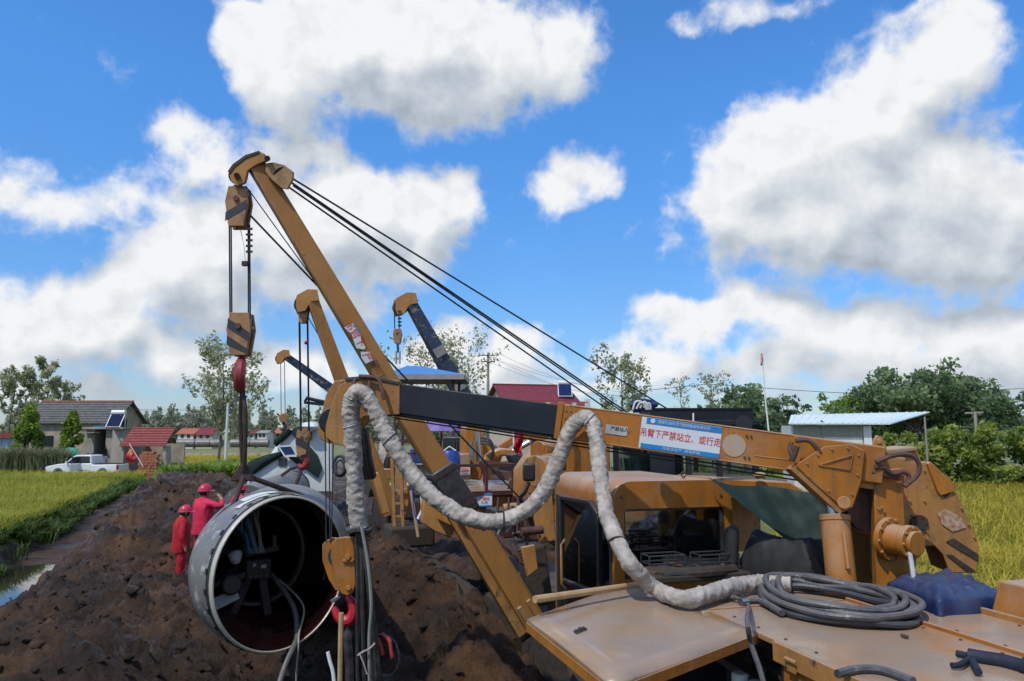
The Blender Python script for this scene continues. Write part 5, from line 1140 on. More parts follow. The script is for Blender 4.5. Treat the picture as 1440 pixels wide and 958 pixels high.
# second pipelayer: thin yellow boom
T3, F3, TP3 = far_layer((440, 424), (549, 722), 21.4, 22.6, .40, 'boom_paint', 'pipelayer with a thinner yellow boom holding the far pipe', None, marks=True)
stripe_block(T3, P(427, 440, 21.5), .30, .62, .25, V(1, 0, 0), V(0, -1, 0), stripes=())
for x in (420.5, 421.8, 432, 433): wire('hoist_rope', [P(x, 452, 21.5), P(x + 2, 606, 22.5)], .020, 'rope', T3)
wire('hoist_rope', [P(433, 446, 21.5), P(452, 478, 21.8)], .015, 'rope', T3)
MB().ball(P(430.5, 482, 21.4), .06, 8).build('limit_ball', 'red_paint', T3)
HB3 = thing('hook_block', P(425, 660, 22.8), 'dark striped hook block in front of the white shelter', 'hook block', 'striped hook blocks')
stripe_block(HB3, P(426, 622, 22.8), .40, .80, .3, V(1, 0, .25).normalized(), V(0, -1, 0), stripes=((-.2, .1),)); hook_tube(HB3, P(426, 637, 22.8), .6, V(1, 0, 0))
# blue roof of a canopy on the corridor, in front of the second pipelayer
def canopy():
    Y0 = 17.5; T = thing('blue_canopy', P(600, 690, Y0), 'blue hipped sun canopy on posts behind the big boom', 'canopy')
    a, b = P(541, 523, Y0), P(653, 530, Y0); z = (a.z + b.z) / 2; a.z = b.z = z; X = (b - a).normalized(); Yv = V(-X.y, X.x, 0); W = (b - a).length; D = 1.7
    c = [a, b, b + Yv * D, a + Yv * D]; ap = lerp(a, b, .22) + Yv * D * .5 + UP * .28; ap2 = lerp(a, b, .42) + Yv * D * .5 + UP * .26
    rf = MB(); rf.add(c + [ap, ap2], [(0, 1, 5, 4), (1, 2, 5), (2, 3, 4, 5), (3, 0, 4)]); rf.build('roof_sheet', 'canopy_blue', T, smooth=0)
    for i in range(4): MB().beam(c[i] - UP * .06, c[(i + 1) % 4] - UP * .06, .05, .12).build('fascia', 'grey_fascia', T)
    MB().prism([q - UP * .13 for q in c], UP * .01).build('ceiling', 'ink_dark', T)
    for q in (lerp(c[0], c[2], .12), lerp(c[1], c[3], .15), lerp(c[2], c[0], .12), lerp(c[3], c[1], .12)): MB().cyl(V(q.x, q.y, 1.3), V(q.x, q.y, z - .1), .035, n=8).build('post', 'rust_metal', T)
canopy()
# third pipelayer: blue-black worn boom
T4, F4, TP4 = far_layer((578, 428), (668, 588), 25.5, 26.5, .46, 'boom_blue', 'pipelayer with a worn blue-black boom behind the blue canopy', None, patched=True)
for x in (554.5, 561): wire('hoist_rope', [P(x, 432, 25.4), P(x + .5, 462, 25.4)], .022, 'rope', T4)
for k in range(5): MB().box(P(562, 438 + 5 * k, 25.3), (.12, .1, .05)).build('rope_clip', 'rope', T4)
wire('antenna_rod', [P(580, 426, 25.5), P(588, 422, 25.5)], .03, 'dark_steel', T4)
HB4 = thing('hook_block', P(559, 510, 25.4), 'small brown hook block with chain hanging against the clouds', 'hook block')
stripe_block(HB4, P(559, 473, 25.4), .30, .50, .2, V(1, 0, 0), V(0, -1, 0), stripes=())
MB().tube([P(559, 484, 25.4), P(560, 496, 25.4)], .04, 8).build('hook', 'dark_steel', HB4); MB().tube([P(557, 494, 25.4), P(557, 512, 25.4)], .04, 6).build('chain', 'plate_grey', HB4); MB().tube([P(562, 494, 25.4), P(562, 512, 25.4)], .04, 6).build('chain', 'plate_grey', HB4)
# fourth pipelayer: low dark boom, far
T5, F5, TP5 = far_layer((403, 502), (520, 585), 34, 36, .38, 'boom_blue', 'distant pipelayer with a low dark blue boom left of the yellow booms', None)
MB().beam(lerp(F5, TP5, .40) + NC * .03, lerp(F5, TP5, .47) + NC * .03, .52, .54, up=CF).build('worn_band', 'boom_paint', T5)
for x in (394.5, 400): wire('hoist_rope', [P(x, 506, 33.9), P(x + 1, 584, 33.9)], .018, 'rope', T5)
wire('hoist_rope', [P(405, 506, 34), P(470, 560, 35)], .014, 'rope', T5)
HB5 = thing('hook_block', P(399, 600, 33.9), 'tiny round hook block on the low dark boom, above the green tarpaulin', 'hook block')
MB().cyl(P(399, 588, 33.75), P(399, 588, 34.0), .22, n=16).build('sheave', 'block_paint', HB5, bevel=.03); hook_tube(HB5, P(398, 593, 33.9), .5, V(1, 0, 0), 'dark_steel')
MB().tube([P(429, 565, 24), P(431, 560, 24), P(458, 566, 24)], .06, 6).build('beam_arm', 'boom_black', T3); MB().beam(P(428, 566, 24), P(455, 569, 24), .1, .10).build('beam_arm', 'boom_black', T3)
# ------------------------------------------------------------------ welding tractor with railings, and the clutter between the booms
def rail_tractor():
    Y0 = 12.6
    T = thing('welding_tractor', P(700, 740, Y0), 'yellow welding tractor with dark red railings behind the black boom', 'construction machine')
    a, b = P(640, 720, Y0), P(790, 722, Y0); X = (b - a); X.z = 0; X = (CR); Yv = CF
    c = P(712, 700, Y0); c.z = 0; ax = (CR, CF, UP)
    def Q(s, t, z): q = c + CR * s + CF * t; q.z = z; return q
    zd = P(700, 690, Y0).z
    MB().box(Q(0, 1.2, zd - .29), (1.9, 2.4, .52), ax).build('body', 'yellow_paint', T, bevel=.03)
    MB().box(Q(0, 1.2, zd - .01), (1.95, 2.45, .05), ax).build('deck_plate', 'yellow_deck', T, bevel=.01)
    for s in (-.75, .75):
        pts = [Q(s, -.5, .5), Q(s, -.2, .9), Q(s, 3.2, .9), Q(s, 3.5, .5), Q(s, 3.2, .1), Q(s, -.2, .1)]; MB().prism([p - CR * .25 for p in pts], CR * .5).build('track', 'grime', T, bevel=.06)
    zr = P(700, 654, Y0).z
    for s in (-.86, -.36, .10): MB().beam(Q(s, -.04, zd - .5), Q(s, -.04, zr), .045, .045, up=CF).build('rail_post', 'rust_red', T)
    for s in (-.86, .10): MB().beam(Q(s, 1.6, zd), Q(s, 1.6, zr), .04, .04, up=CF).build('rail_post', 'rust_red', T)
    MB().beam(Q(-.9, -.04, zr), Q(.95, -.04, zr), .05, .05).build('rail', 'rust_red', T); MB().beam(Q(-.9, -.05, zd - .03), Q(1.0, -.05, zd - .03), .05, .07).build('rail', 'rust_red', T)
    MB().beam(Q(-.86, -.04, zr), Q(-.86, 1.6, zr), .045, .045).build('rail', 'rust_red', T); MB().beam(Q(.10, -.04, zr), Q(.10, 1.6, zr), .045, .045).build('rail', 'rust_red', T)
    # notice plates
    def sign(px, Y, name='notice_plate', lines=('安全须知', '注意')):
        q = [P(x, y, Y) for x, y in px]; o = MB().prism(q, V(0, .02, 0)).build(name, 'sign_white', T)
        xx = (q[1] - q[0]); yy = (q[3] - q[0]); hgt = yy.length
        MB().prism([lerp(q[3], q[0], .16) - V(0, .004, 0), lerp(q[2], q[1], .16) - V(0, .004, 0), q[2] - V(0, .004, 0), q[3] - V(0, .004, 0)], V(0, .003, 0)).build('notice_band', 'sign_blue', o)
        MB().prism([q[0] - V(0, .004, 0), q[1] - V(0, .004, 0), lerp(q[1], q[2], .10) - V(0, .004, 0), lerp(q[0], q[3], .10) - V(0, .004, 0)], V(0, .003, 0)).build('notice_band', 'sign_blue', o)
        return o, q
    o, q = sign(((668,713),(692,712),(692,694),(668,694)), 12.40)
    for ln, yy in (('严禁站', .60), ('人员', .32)): text_mesh('lettering', ln, lerp(lerp(q[0], q[1], .55), lerp(q[3], q[2], .55), yy) - V(0, .006, 0), V(1, 0, 0), UP, .055, 'ink_red', o, off=0)
    # rear cabinet, hydraulic knuckle arm
    MB().prism([P(x, y, 14.2) for x, y in ((637,675),(662,675),(662,637),(637,640))], CF * .9).build('cabinet', 'yellow_deck', T, bevel=.02)
    o2 = MB().prism([P(x, y, 14.15) for x, y in ((646,668),(661,668),(661,656),(646,656))], V(0, .02, 0)).build('notice_plate', 'sign_white', T)
    for k, yy in enumerate((659.5, 663.5)): MB().beam(P(648, yy, 14.13), P(659, yy, 14.13), .01, .02).build('notice_line', 'ink_red', o2)
    MB().prism([P(x, y, 14.4) for x, y in ((653,672),(653,603),(660,596),(678,596),(682,620),(692,632),(694,642),(686,650),(676,676))], CF * .35).build('arm_post', 'yellow_paint', T, bevel=.03)
    MB().prism([P(x, y, 14.2) for x, y in ((684,640),(694,634),(706,630),(722,632),(724,640),(705,642),(692,652),(680,660),(676,652))], CF * .25).build('knuckle_arm', 'yellow_paint', T, bevel=.03)
    MB().cyl(P(671, 605, 14.2), P(674, 650, 14.2), .05, n=10).build('cylinder_rod', 'steel', T); MB().cyl(P(662, 622, 14.1), P(664, 648, 14.1), .045, n=10).build('cylinder_rod', 'steel', T)
    MB().prism([P(x, y, 13.6) for x, y in ((717,640),(727,637),(735,641),(735,651),(722,652))], CF * .3).build('arm_clamp', 'black_metal', T, bevel=.02)
    for k in range(3): wire('hydraulic_hose', [P(676, 616 + 4 * k, 14.1), P(688, 618 + 4 * k, 14.0), P(694, 630 + 3 * k, 14.0), P(690, 642 + 3 * k, 14.1)], .022, 'rubber', T, 7, 5)
    MB().prism([P(x, y, 13.6) for x, y in ((700,675),(722,677),(722,664),(704,662))], CF * .5).build('crate', 'rust_metal', T, bevel=.01)
    MB().beam(P(722, 690, 13.0), P(755, 700, 12.8), .6, .5).build('side_tank', 'yellow_paint', T, bevel=.05)
rail_tractor()
def engine_clutter():
    """exposed engine parts, hoses and guards packed between the boom and the cab"""
    T = thing('engine_unit', P(715, 735, 11.6), 'exposed engine with hoses and guards between the big boom and the cab', 'engine')
    rr = random.Random(77)
    MB().box(P(716, 733, 11.7), (.62, .5, .40), (CR, CF, UP)).build('engine_block', 'black_metal', T, bevel=.02)
    MB().box(P(745, 728, 11.3), (.30, .4, .62), (CR, CF, UP)).build('radiator', 'rust_metal', T, bevel=.02)
    MB().box(P(700, 745, 11.3), (.45, .3, .22), (CR, CF, UP)).build('battery_box', 'rust_red', T, bevel=.02)
    MB().cyl(P(708, 716, 11.4), P(742, 712, 11.5), .075, n=14).build('air_filter', 'yellow_worn', T, bevel=.01)
    MB().cyl(P(752, 716, 11.0), P(752, 676, 11.0), .035, n=10).build('exhaust_pipe', 'rust_metal', T)
    for k in range(4): MB().cyl(P(712 + 7 * k, 724, 11.35), P(712 + 7 * k, 733, 11.35), .028, n=10).build('injector', 'dark_steel', T)
    for k in range(12):
        x = rr.uniform(698, 752); y = rr.uniform(708, 750); Y = rr.uniform(11.0, 11.4)
        MB().tube(smooth_path([P(x, y, Y), P(x + rr.uniform(-12, 12), y + rr.uniform(4, 14), Y - .08), P(x + rr.uniform(-16, 16), y + rr.uniform(-6, 10), Y - .05), P(x + rr.uniform(-22, 22), y + rr.uniform(-4, 22), Y)], 5), rr.choice([.014, .018, .026]), 6).build('hose', rr.choice(['rubber', 'rubber', 'rust_metal', 'hose_dusty']), T)
    for x in (697, 712, 727): MB().beam(P(x, 752, 11.2), P(x + 4, 700, 11.3), .03, .03).build('guard_bar', 'rust_red', T)
    MB().prism([P(x, y, 11.1) for x, y in ((752,690),(768,686),(770,740),(754,744))], CF * .04).build('perforated_guard', 'yellow_worn', T, bevel=.004)
    for k in range(3): MB().box(P(761, 700 + 13 * k, 11.07), (.06, .02, .085)).build('guard_slot', 'ink_dark', T)
engine_clutter()
def backhoe():
    T = thing('excavator', P(700, 690, 20), 'yellow excavator arm bent above the railings farther back', 'excavator')
    MB().prism([P(x, y, 19) for x, y in ((694,648),(700,628),(722,612),(745,606),(770,612),(790,626),(784,634),(764,622),(744,617),(726,622),(710,634),(704,650))], CF * .4).build('boom_arm', 'yellow_paint', T, bevel=.03)
    MB().prism([P(x, y, 19.1) for x, y in ((690,640),(702,640),(700,668),(694,684),(686,682))], CF * .3).build('dipper_arm', 'yellow_worn', T, bevel=.03)
    MB().cyl(P(712, 640, 18.8), P(744, 622, 18.9), .07, n=10).build('cylinder', 'steel', T)
    MB().box(P(800, 640, 21), (1.6, 2.0, 1.1), (CR, CF, UP)).build('house_body', 'yellow_paint', T, bevel=.06)
    MB().box(P(775, 632, 20), (.8, 1.0, 1.3), (CR, CF, UP)).build('cab', 'boom_black', T, bevel=.06)
    MB().box(P(800, 690, 21), (2.2, 3.0, .7), (CR, CF, UP)).build('track', 'grime', T, bevel=.1)
backhoe()
def tool_cabinet():
    T = thing('tool_container', P(575, 720, 19), 'cluttered yellow welding rig with cabinets left of the big boom', 'welding rig')
    MB().prism([P(x, y, 19) for x, y in ((566,690),(620,690),(620,655),(566,655))], CF * 1.2).build('cabinet', 'yellow_worn', T, bevel=.03)
    MB().prism([P(x, y, 18.8) for x, y in ((585,652),(612,652),(612,632),(585,632))], CF * .8).build('power_unit', 'drum_blue', T, bevel=.03)
    for x in (566, 584, 602, 620): MB().beam(P(x, 655, 18.9), P(x, 622, 18.9), .05, .05).build('rail_post', 'rust_red', T)
    for y in (622, 638): MB().beam(P(566, y, 18.9), P(620, y, 18.9), .05, .05).build('rail', 'rust_red', T)
    MB().prism([P(x, y, 18.9) for x, y in ((572,684),(588,684),(588,668),(572,668))], V(0, .03, 0)).build('notice_plate', 'sign_white', T)
    MB().box(P(595, 712, 19.5), (1.3, 1.6, .5), (CR, CF, UP)).build('track', 'grime', T, bevel=.08)
    for k in range(3): MB().cyl(P(600 + 6 * k, 672, 18.85), P(600 + 6 * k, 688, 18.85), .06, n=10).build('gas_bottle', 'sheet_blue' if 'sheet_blue' in MATS else 'drum_blue', T)
tool_cabinet()
def umbrella():
    T = thing('parasol', P(622, 690, 17), 'purple umbrella beneath the black boom section', 'umbrella')
    c = P(620, 585, 17); n = 8; mb = MB(); r = .46; ring = [c + V(r * math.cos(a), r * math.sin(a), -.34) for a in np.linspace(0, 6.28, n + 1)[:-1]]; mid = [c + V(.6 * r * math.cos(a), .6 * r * math.sin(a), -.12) for a in np.linspace(0, 6.28, n + 1)[:-1]]
    mb.add([c] + mid + ring, [(0, i + 1, (i + 1) % n + 1) for i in range(n)] + [(i + 1, n + i + 1, n + (i + 1) % n + 1, (i + 1) % n + 1) for i in range(n)]); mb.build('cloth', 'purple_cloth', T, smooth=0)
    MB().cyl(P(622, 588, 17), P(617, 690, 17), .02, n=6).build('pole', 'rust_metal', T)
umbrella()
bd_ = thing('blue_barrel', P(632, 695, 13.5), 'blue plastic barrel beside the big boom', 'barrel')
MB().tube([P(632, y, 13.5) for y in (700, 690, 672, 655, 640, 634)], [.17, .19, .2, .2, .19, .15], 18).build('barrel_body', 'drum_blue', bd_); MB().tube([P(624, 634, 13.4), P(632, 628, 13.4), P(641, 634, 13.4)], .012, 6).build('handle', 'plastic_white', bd_)
tk = thing('generator_set', P(648, 640, 16), 'black generator box behind the purple umbrella', 'generator'); MB().box(P(644, 628, 16), (.62, .5, .42)).build('housing', 'black_metal', tk, bevel=.03)
for k in range(4): MB().box(P(638 + 4 * k, 628, 15.72), (.03, .02, .26)).build('vent_slat', 'dark_steel', tk)
fb = thing('red_banner', P(728, 660, 15), 'red banner hanging on a pole behind the railings', 'banner')
MB().sheet([[P(723 + 12 * i / 5 + 1.5 * math.sin(j), 606 + 50 * j / 9, 15 + .08 * math.sin(i * 1.3 + j)) for i in range(6)] for j in range(10)]).build('cloth', 'red_paint', fb, solid=.004); MB().cyl(P(722, 602, 15), P(724, 680, 15), .02, n=6).build('pole', 'plastic_white', fb)
# low parts of the second machine seen under the wrapped cable
def lower_bits():
    T = thing('track_frame', P(590, 750, 14), 'orange machine frame with ladder below the sagging wrapped cable', 'machine frame')
    MB().prism([P(x, y, 13.2) for x, y in ((596,698),(612,706),(640,745),(634,757),(612,748),(594,736))], CF * .2).build('orange_plate', 'yellow_worn', T, bevel=.02)
    MB().prism([P(x, y, 16) for x, y in ((524,668),(532,664),(550,720),(538,724))], CF * .25).build('boom_stub', 'boom_paint', T, bevel=.02)
    for x in (551, 563): MB().beam(P(x, 640, 15), P(x + 4, 745, 15), .06, .06).build('ladder_rail', 'yellow_worn', T)
    for y in (655, 672, 690, 708, 726): MB().beam(P(551, y, 15), P(566, y, 15), .04, .04).build('ladder_rung', 'yellow_worn', T)
    MB().prism([P(x, y, 15.2) for x, y in ((566,690),(576,682),(590,672),(592,684),(580,700),(570,728),(564,730))], CF * .15).build('bracket', 'yellow_worn', T, bevel=.02)
    MB().tube(smooth_path([P(580, 680, 13.5), P(582, 715, 13.5), P(588, 732, 13.5), P(600, 722, 13.5), P(606, 705, 13.5)], 5), .03, 7).build('blue_pipe', 'drum_blue', T)
    MB().tube([P(592, 690, 13.4), P(595, 715, 13.4), P(588, 730, 13.4)], .03, 7).build('white_pipe', 'plastic_white', T)
    MB().beam(P(578, 690, 13.5), P(588, 755, 13.5), .05, .05).build('timber', 'wood', T)
    MB().box(P(575, 752, 15.3), (.9, .8, .4), (CR, CF, UP)).build('track', 'grime', T, bevel=.05)
    for k in range(3): MB().tube(smooth_path([P(505 + 3 * k, 600, 12), P(508 + 4 * k, 640, 12.2), P(515 + 4 * k, 670, 12.5)], 4), .08, 8).build('black_duct', 'rubber', T)
lower_bits()

# ------------------------------------------------------------------ people
mat('coverall_red', (.62, .02, .085), .75, col2=(.52, .012, .05), scale=7, bump=.3, bscale=14)
mat('coverall_deep', (.45, .004, .018), .75, col2=(.34, .004, .012), scale=7, bump=.3, bscale=14)
mat('helmet_red', (.55, .025, .07), .3, var=.12)
mat('skin', (.36, .19, .12), .6, var=.15)
mat('boot', (.03, .03, .032), .6, var=.3)
mat('hair', (.012, .01, .01), .7, var=.2)
mat('cloth_white', (.6, .6, .6), .8); mat('cloth_dark', (.05, .05, .07), .8)
def person(name, loc, yaw, H, J, label, cloth, helmet=None, group=None):
    """J: joint positions for a 1.75 m figure facing -Y in metres; one skinned surface, hard hat and hair as children"""
    k = H / 1.75; bm = bmesh.new(); me = bpy.data.meshes.new('body')
    names = list(J.keys()); vi = {}
    for n in names: vi[n] = bm.verts.new(Vector(J[n][0]) * k)
    E = [('pelvis','waist'),('waist','chest'),('chest','neck'),('neck','head'),('head','crown'),('head','nose'),('chest','shl'),('chest','shr'),('shl','ell'),('ell','wrl'),('wrl','hal'),('shr','elr'),('elr','wrr'),('wrr','har'),('pelvis','hil'),('pelvis','hir'),('hil','knl'),('knl','anl'),('anl','tol'),('hir','knr'),('knr','anr'),('anr','tor')]
    for s in 'lr':
        for f in range(5):
            n = 'f%d%s' % (f, s); h = Vector(J['ha' + s][0]); w = Vector(J['wr' + s][0]); d = (h - w).normalized(); sd = d.cross(V(0, 1, .2)).normalized()
            b0 = h + sd * (.018 * (f - 1.8)) if f < 4 else w + d * .03 + sd * .03; vi[n] = bm.verts.new((b0 + d * (.055 + .012 * (1.5 - abs(f - 1.5)) if f < 4 else .04) + (sd * .03 if f == 4 else V(0, 0, 0))) * k); E.append(('ha' + s, n))
    for a, b in E: bm.edges.new((vi[a], vi[b]))
    order = list(vi.keys()); bm.verts.index_update(); bm.to_mesh(me); bm.free()
    o = bpy.data.objects.new('tmp', me); C.objects.link(o)
    md = o.modifiers.new('skin', 'SKIN'); md.use_smooth_shade = True
    sv = me.skin_vertices[0].data if me.skin_vertices else None
    if sv is None:
        bpy.context.view_layer.objects.active = o
        b2 = bmesh.new(); b2.from_mesh(me); b2.verts.layers.skin.verify(); b2.to_mesh(me); b2.free(); sv = me.skin_vertices[0].data
    for i, n in enumerate(order):
        r = J[n][1] if n in J else .009; r = r if isinstance(r, tuple) else (r, r); sv[i].radius = (r[0] * k, r[1] * k); sv[i].use_root = (n == 'pelvis')
    o.modifiers.new('sub', 'SUBSURF').levels = 2
    bpy.context.view_layer.update()
    m2 = bpy.data.meshes.new_from_object(o.evaluated_get(bpy.context.evaluated_depsgraph_get())); m2.name = name
    bpy.data.objects.remove(o); bpy.data.meshes.remove(me)
    m2.materials.clear()
    for q in (cloth, 'skin', 'boot'): m2.materials.append(MATS[q])
    nk = Vector(J['neck'][0]) * k; hd = Vector(J['head'][0]) * k
    wl, wr = Vector(J['wrl'][0]) * k, Vector(J['wrr'][0]) * k; hl, hr = Vector(J['hal'][0]) * k, Vector(J['har'][0]) * k
    for p in m2.polygons:
        c = p.center; p.use_smooth = True
        skin = (c - hd).length < .155 * k or ((c - hl).length < (hl - wl).length * 1.05 + .02 and (c - wl).length > .015) or ((c - hr).length < (hr - wr).length * 1.05 + .02 and (c - wr).length > .015)
        p.material_index = 1 if skin else (2 if c.z < .26 * k and helmet else 0)
    # cloth folds
    for v in m2.vertices:
        c = v.co; 
        if (c - hd).length > .2 * k and c.z > .25 * k: v.co = c + v.normal * .016 * k * mnoise.noise(V(c.x * 9, c.y * 9, c.z * 14))
    ob = bpy.data.objects.new(name, m2); C.objects.link(ob); ob.location = loc; ob.rotation_euler = (0, 0, yaw); bpy.context.view_layer.update()
    tag(ob, label, 'person', group)
    def child(mb, nm, m_):
        c = mb.build(nm, m_); c.parent = ob; return c
    f = (Vector(J['nose'][0]) * k - hd); f.z = 0; f.normalize(); sdv = V(-f.y, f.x, 0)
    if helmet:
        c = hd + UP * .045 * k; mb = MB(); n = 20; vs = []; fs = []
        for i in range(7):
            ph = math.pi / 2 * i / 6
            for j in range(n):
                t = 2 * math.pi * j / n; vs.append(c + (f * math.cos(t) * .150 + sdv * math.sin(t) * .125) * k * math.cos(ph) + UP * .145 * k * math.sin(ph))
        for i in range(6):
            for j in range(n): fs.append((i * n + j, i * n + (j + 1) % n, (i + 1) * n + (j + 1) % n, (i + 1) * n + j))
        mb.add(vs, fs)
        mb.add([c + (f * math.cos(t) * .155 + sdv * math.sin(t) * .13) * k for t in np.linspace(0, 6.28, n + 1)[:-1]] + [c + (f * (math.cos(t) * .172 + (.06 if math.cos(t) > .3 else 0)) + sdv * math.sin(t) * .14) * k - UP * .012 * k for t in np.linspace(0, 6.28, n + 1)[:-1]], [(j, j + n, (j + 1) % n + n, (j + 1) % n) for j in range(n)])
        child(mb, 'hard_hat', helmet)
    if helmet:                                     # loose jacket over the trousers
        fwd = V(0, -1, 0); mb = MB(); n = 26; prof = [(.74, .232, .185), (.80, .236, .190), (.95, .228, .182), (1.10, .226, .180), (1.25, .236, .182), (1.36, .235, .170), (1.44, .19, .135), (1.49, .105, .095), (1.53, .075, .08)]; rows = []
        for i, (z, a, b) in enumerate(prof):
            c = Vector((0, .005, z)) * k; row = []
            for j in range(n + 1):
                t = 2 * math.pi * j / n; w = 1 + .07 * mnoise.noise(V(math.cos(t) * 2.2, math.sin(t) * 2.2, z * 7 + loc[0])) + .05 * (1 - 2 * abs(mnoise.noise(V(math.cos(t) * 3, math.sin(t) * 3, z * 12 + loc[0]))))
                row.append(c + V(math.cos(t) * a * w, math.sin(t) * b * w, 0) * k)
            rows.append(row)
        child(mb.sheet(rows), 'jacket', cloth)
    mb = MB(); mb.ball(hd + UP * .03 * k - f * .018 * k, .112 * k, 14, sc_=(1, 1, 1.02)); child(mb, 'hair', 'hair')
    mb = MB()
    for s_ in (-1, 1): mb.ball(hd + f * .088 * k + sdv * s_ * .036 * k + UP * .0 * k, .014 * k, 8)
    child(mb, 'eyes', 'ink_dark')
    mb = MB(); mb.tube([hd + f * .095 * k + sdv * a * k - UP * .062 * k for a in (-.026, 0, .026)], .007 * k, 6); child(mb, 'mouth', mat('lip', (.28, .10, .08), .6) if 'lip' not in MATS else 'lip')
    for s_ in (-1, 1): mb = MB(); mb.ball(hd + sdv * s_ * .094 * k - UP * .005 * k, .028 * k, 8, sc_=(.8, .8, 1.2)); child(mb, 'ear', 'skin')
    return ob
def pose(**kw):
    J = dict(pelvis=((0, 0, .93), (.20, .155)), waist=((0, .005, 1.08), (.195, .15)), chest=((0, .01, 1.32), (.215, .155)), neck=((0, 0, 1.50), .062), head=((0, -.02, 1.62), (.088, .098)), crown=((0, -.01, 1.70), (.078, .088)), nose=((0, -.118, 1.605), .016),
             shl=((.205, .01, 1.41), .098), shr=((-.205, .01, 1.41), .098), ell=((.30, .03, 1.14), .075), elr=((-.30, .03, 1.14), .075), wrl=((.31, -.04, .90), .052), wrr=((-.31, -.04, .90), .052), hal=((.305, -.06, .82), .03), har=((-.305, -.06, .82), .03),
             hil=((.11, 0, .86), .13), hir=((-.11, 0, .86), .13), knl=((.125, -.01, .48), .10), knr=((-.125, -.01, .48), .10), anl=((.12, .02, .09), .058), anr=((-.12, .02, .09), .058), tol=((.13, -.15, .045), .042), tor=((-.13, -.15, .045), .042))
    J.update(kw); return J
def foot(px, py, z_guess=.5):
    """ground point under a pixel, on the mud surface"""
    d = raydir(px, py); lo = None
    for i in range(200):
        Y = 6 + i * .25; q = P(px, py, Y)
        if q.z <= gz(q): return V(q.x, q.y, gz(q))
    return G(px, py, 0)
Wt = P(283, 776, 16.0); Wt.z = gz(Wt) - .05
# tall worker, back turned, hand at his mouth, other arm towards his mate
person('person', Wt, R(180 - 35), 1.70, pose(ell=((.40, -.06, 1.22), .07), wrl=((.47, -.24, 1.10), .05), hal=((.49, -.30, 1.06), .03),
       elr=((-.42, -.16, 1.32), .07), wrr=((-.22, -.30, 1.46), .05), har=((-.12, -.26, 1.54), .03)), 'worker in pinkish-red coveralls and red helmet with a hand raised to the mouth', 'coverall_red', 'helmet_red', 'workers beside the pipe')
Ws = P(254, 778, 15.2); Ws.z = gz(Ws) - .10
person('person', Ws, R(180 - 60), 1.52, pose(head=((0, -.06, 1.60), (.088, .098)), crown=((0, -.07, 1.69), (.078, .088)), nose=((0, -.16, 1.56), .016)), 'shorter worker in deep red coveralls and pink-red helmet with arms hanging', 'coverall_deep', 'helmet_red', 'workers beside the pipe')
W3 = P(340, 680, 18.0); H3 = W3.z; W3.z = gz(W3) - .02; H3 = max(1.45, min(1.85, H3 - W3.z - .06))
person('person', W3, R(160), H3, pose(), 'worker hidden behind the pipe with only the red helmet showing', 'coverall_red', 'helmet_red', 'workers beside the pipe')
# ------------------------------------------------------------------ trees
leafmat('leaf_poplar', (.20, .225, .12), (.58, .58, .36), .55)
leafmat('leaf_dark', (.07, .12, .055), (.27, .37, .17), .5)
leafmat('leaf_bright', (.08, .17, .02), (.30, .40, .06), .4)
leafmat('leaf_hedge', (.09, .16, .025), (.42, .48, .10), .5)
leafmat('leaf_far', (.20, .23, .17), (.42, .44, .30), .5)
leafmat('reed', (.10, .13, .07), (.30, .30, .17), .3)
mat('bark', (.16, .14, .12), .85, col2=(.08, .07, .06), scale=4, bump=.4, bscale=8)
def leaves_mesh(name, cl, n, size, m_, seed, flat=.0, parent=None):
    """cl: list of (x, y, z, rx, ry, rz, tint)"""
    r = np.random.default_rng(seed); cl = np.array(cl); w = cl[:, 3] * cl[:, 4] * cl[:, 5]; w = w ** .67; idx = r.choice(len(cl), n, p=w / w.sum()); c = cl[idx]
    d = r.normal(0, 1, (n, 3)); d /= np.linalg.norm(d, axis=1, keepdims=True); rad = r.random(n) ** .45
    p = c[:, :3] + d * c[:, 3:6] * rad[:, None]
    a = r.normal(0, 1, (n, 3)); a[:, 2] *= (1 - flat); a /= np.linalg.norm(a, axis=1, keepdims=True); b = np.cross(a, r.normal(0, 1, (n, 3))); b /= np.linalg.norm(b, axis=1, keepdims=True)
    s = (size * (.45 + 1.2 * r.random(n) ** 1.6))[:, None]
    vs = np.stack([p - a * s, p + b * s * .55, p + a * s, p - b * s * .55], 1).reshape(-1, 3); i = np.arange(n) * 4
    me = bpy.data.meshes.new(name); me.from_pydata(vs.tolist(), [], np.stack([i, i + 1, i + 2, i + 3], 1).tolist())
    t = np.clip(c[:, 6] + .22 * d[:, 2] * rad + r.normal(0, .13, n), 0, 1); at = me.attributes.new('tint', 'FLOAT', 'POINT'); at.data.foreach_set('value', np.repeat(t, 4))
    me.materials.append(MATS[m_]); o = bpy.data.objects.new(name, me); C.objects.link(o)
    if parent is not None: adopt(o, parent)
    return o
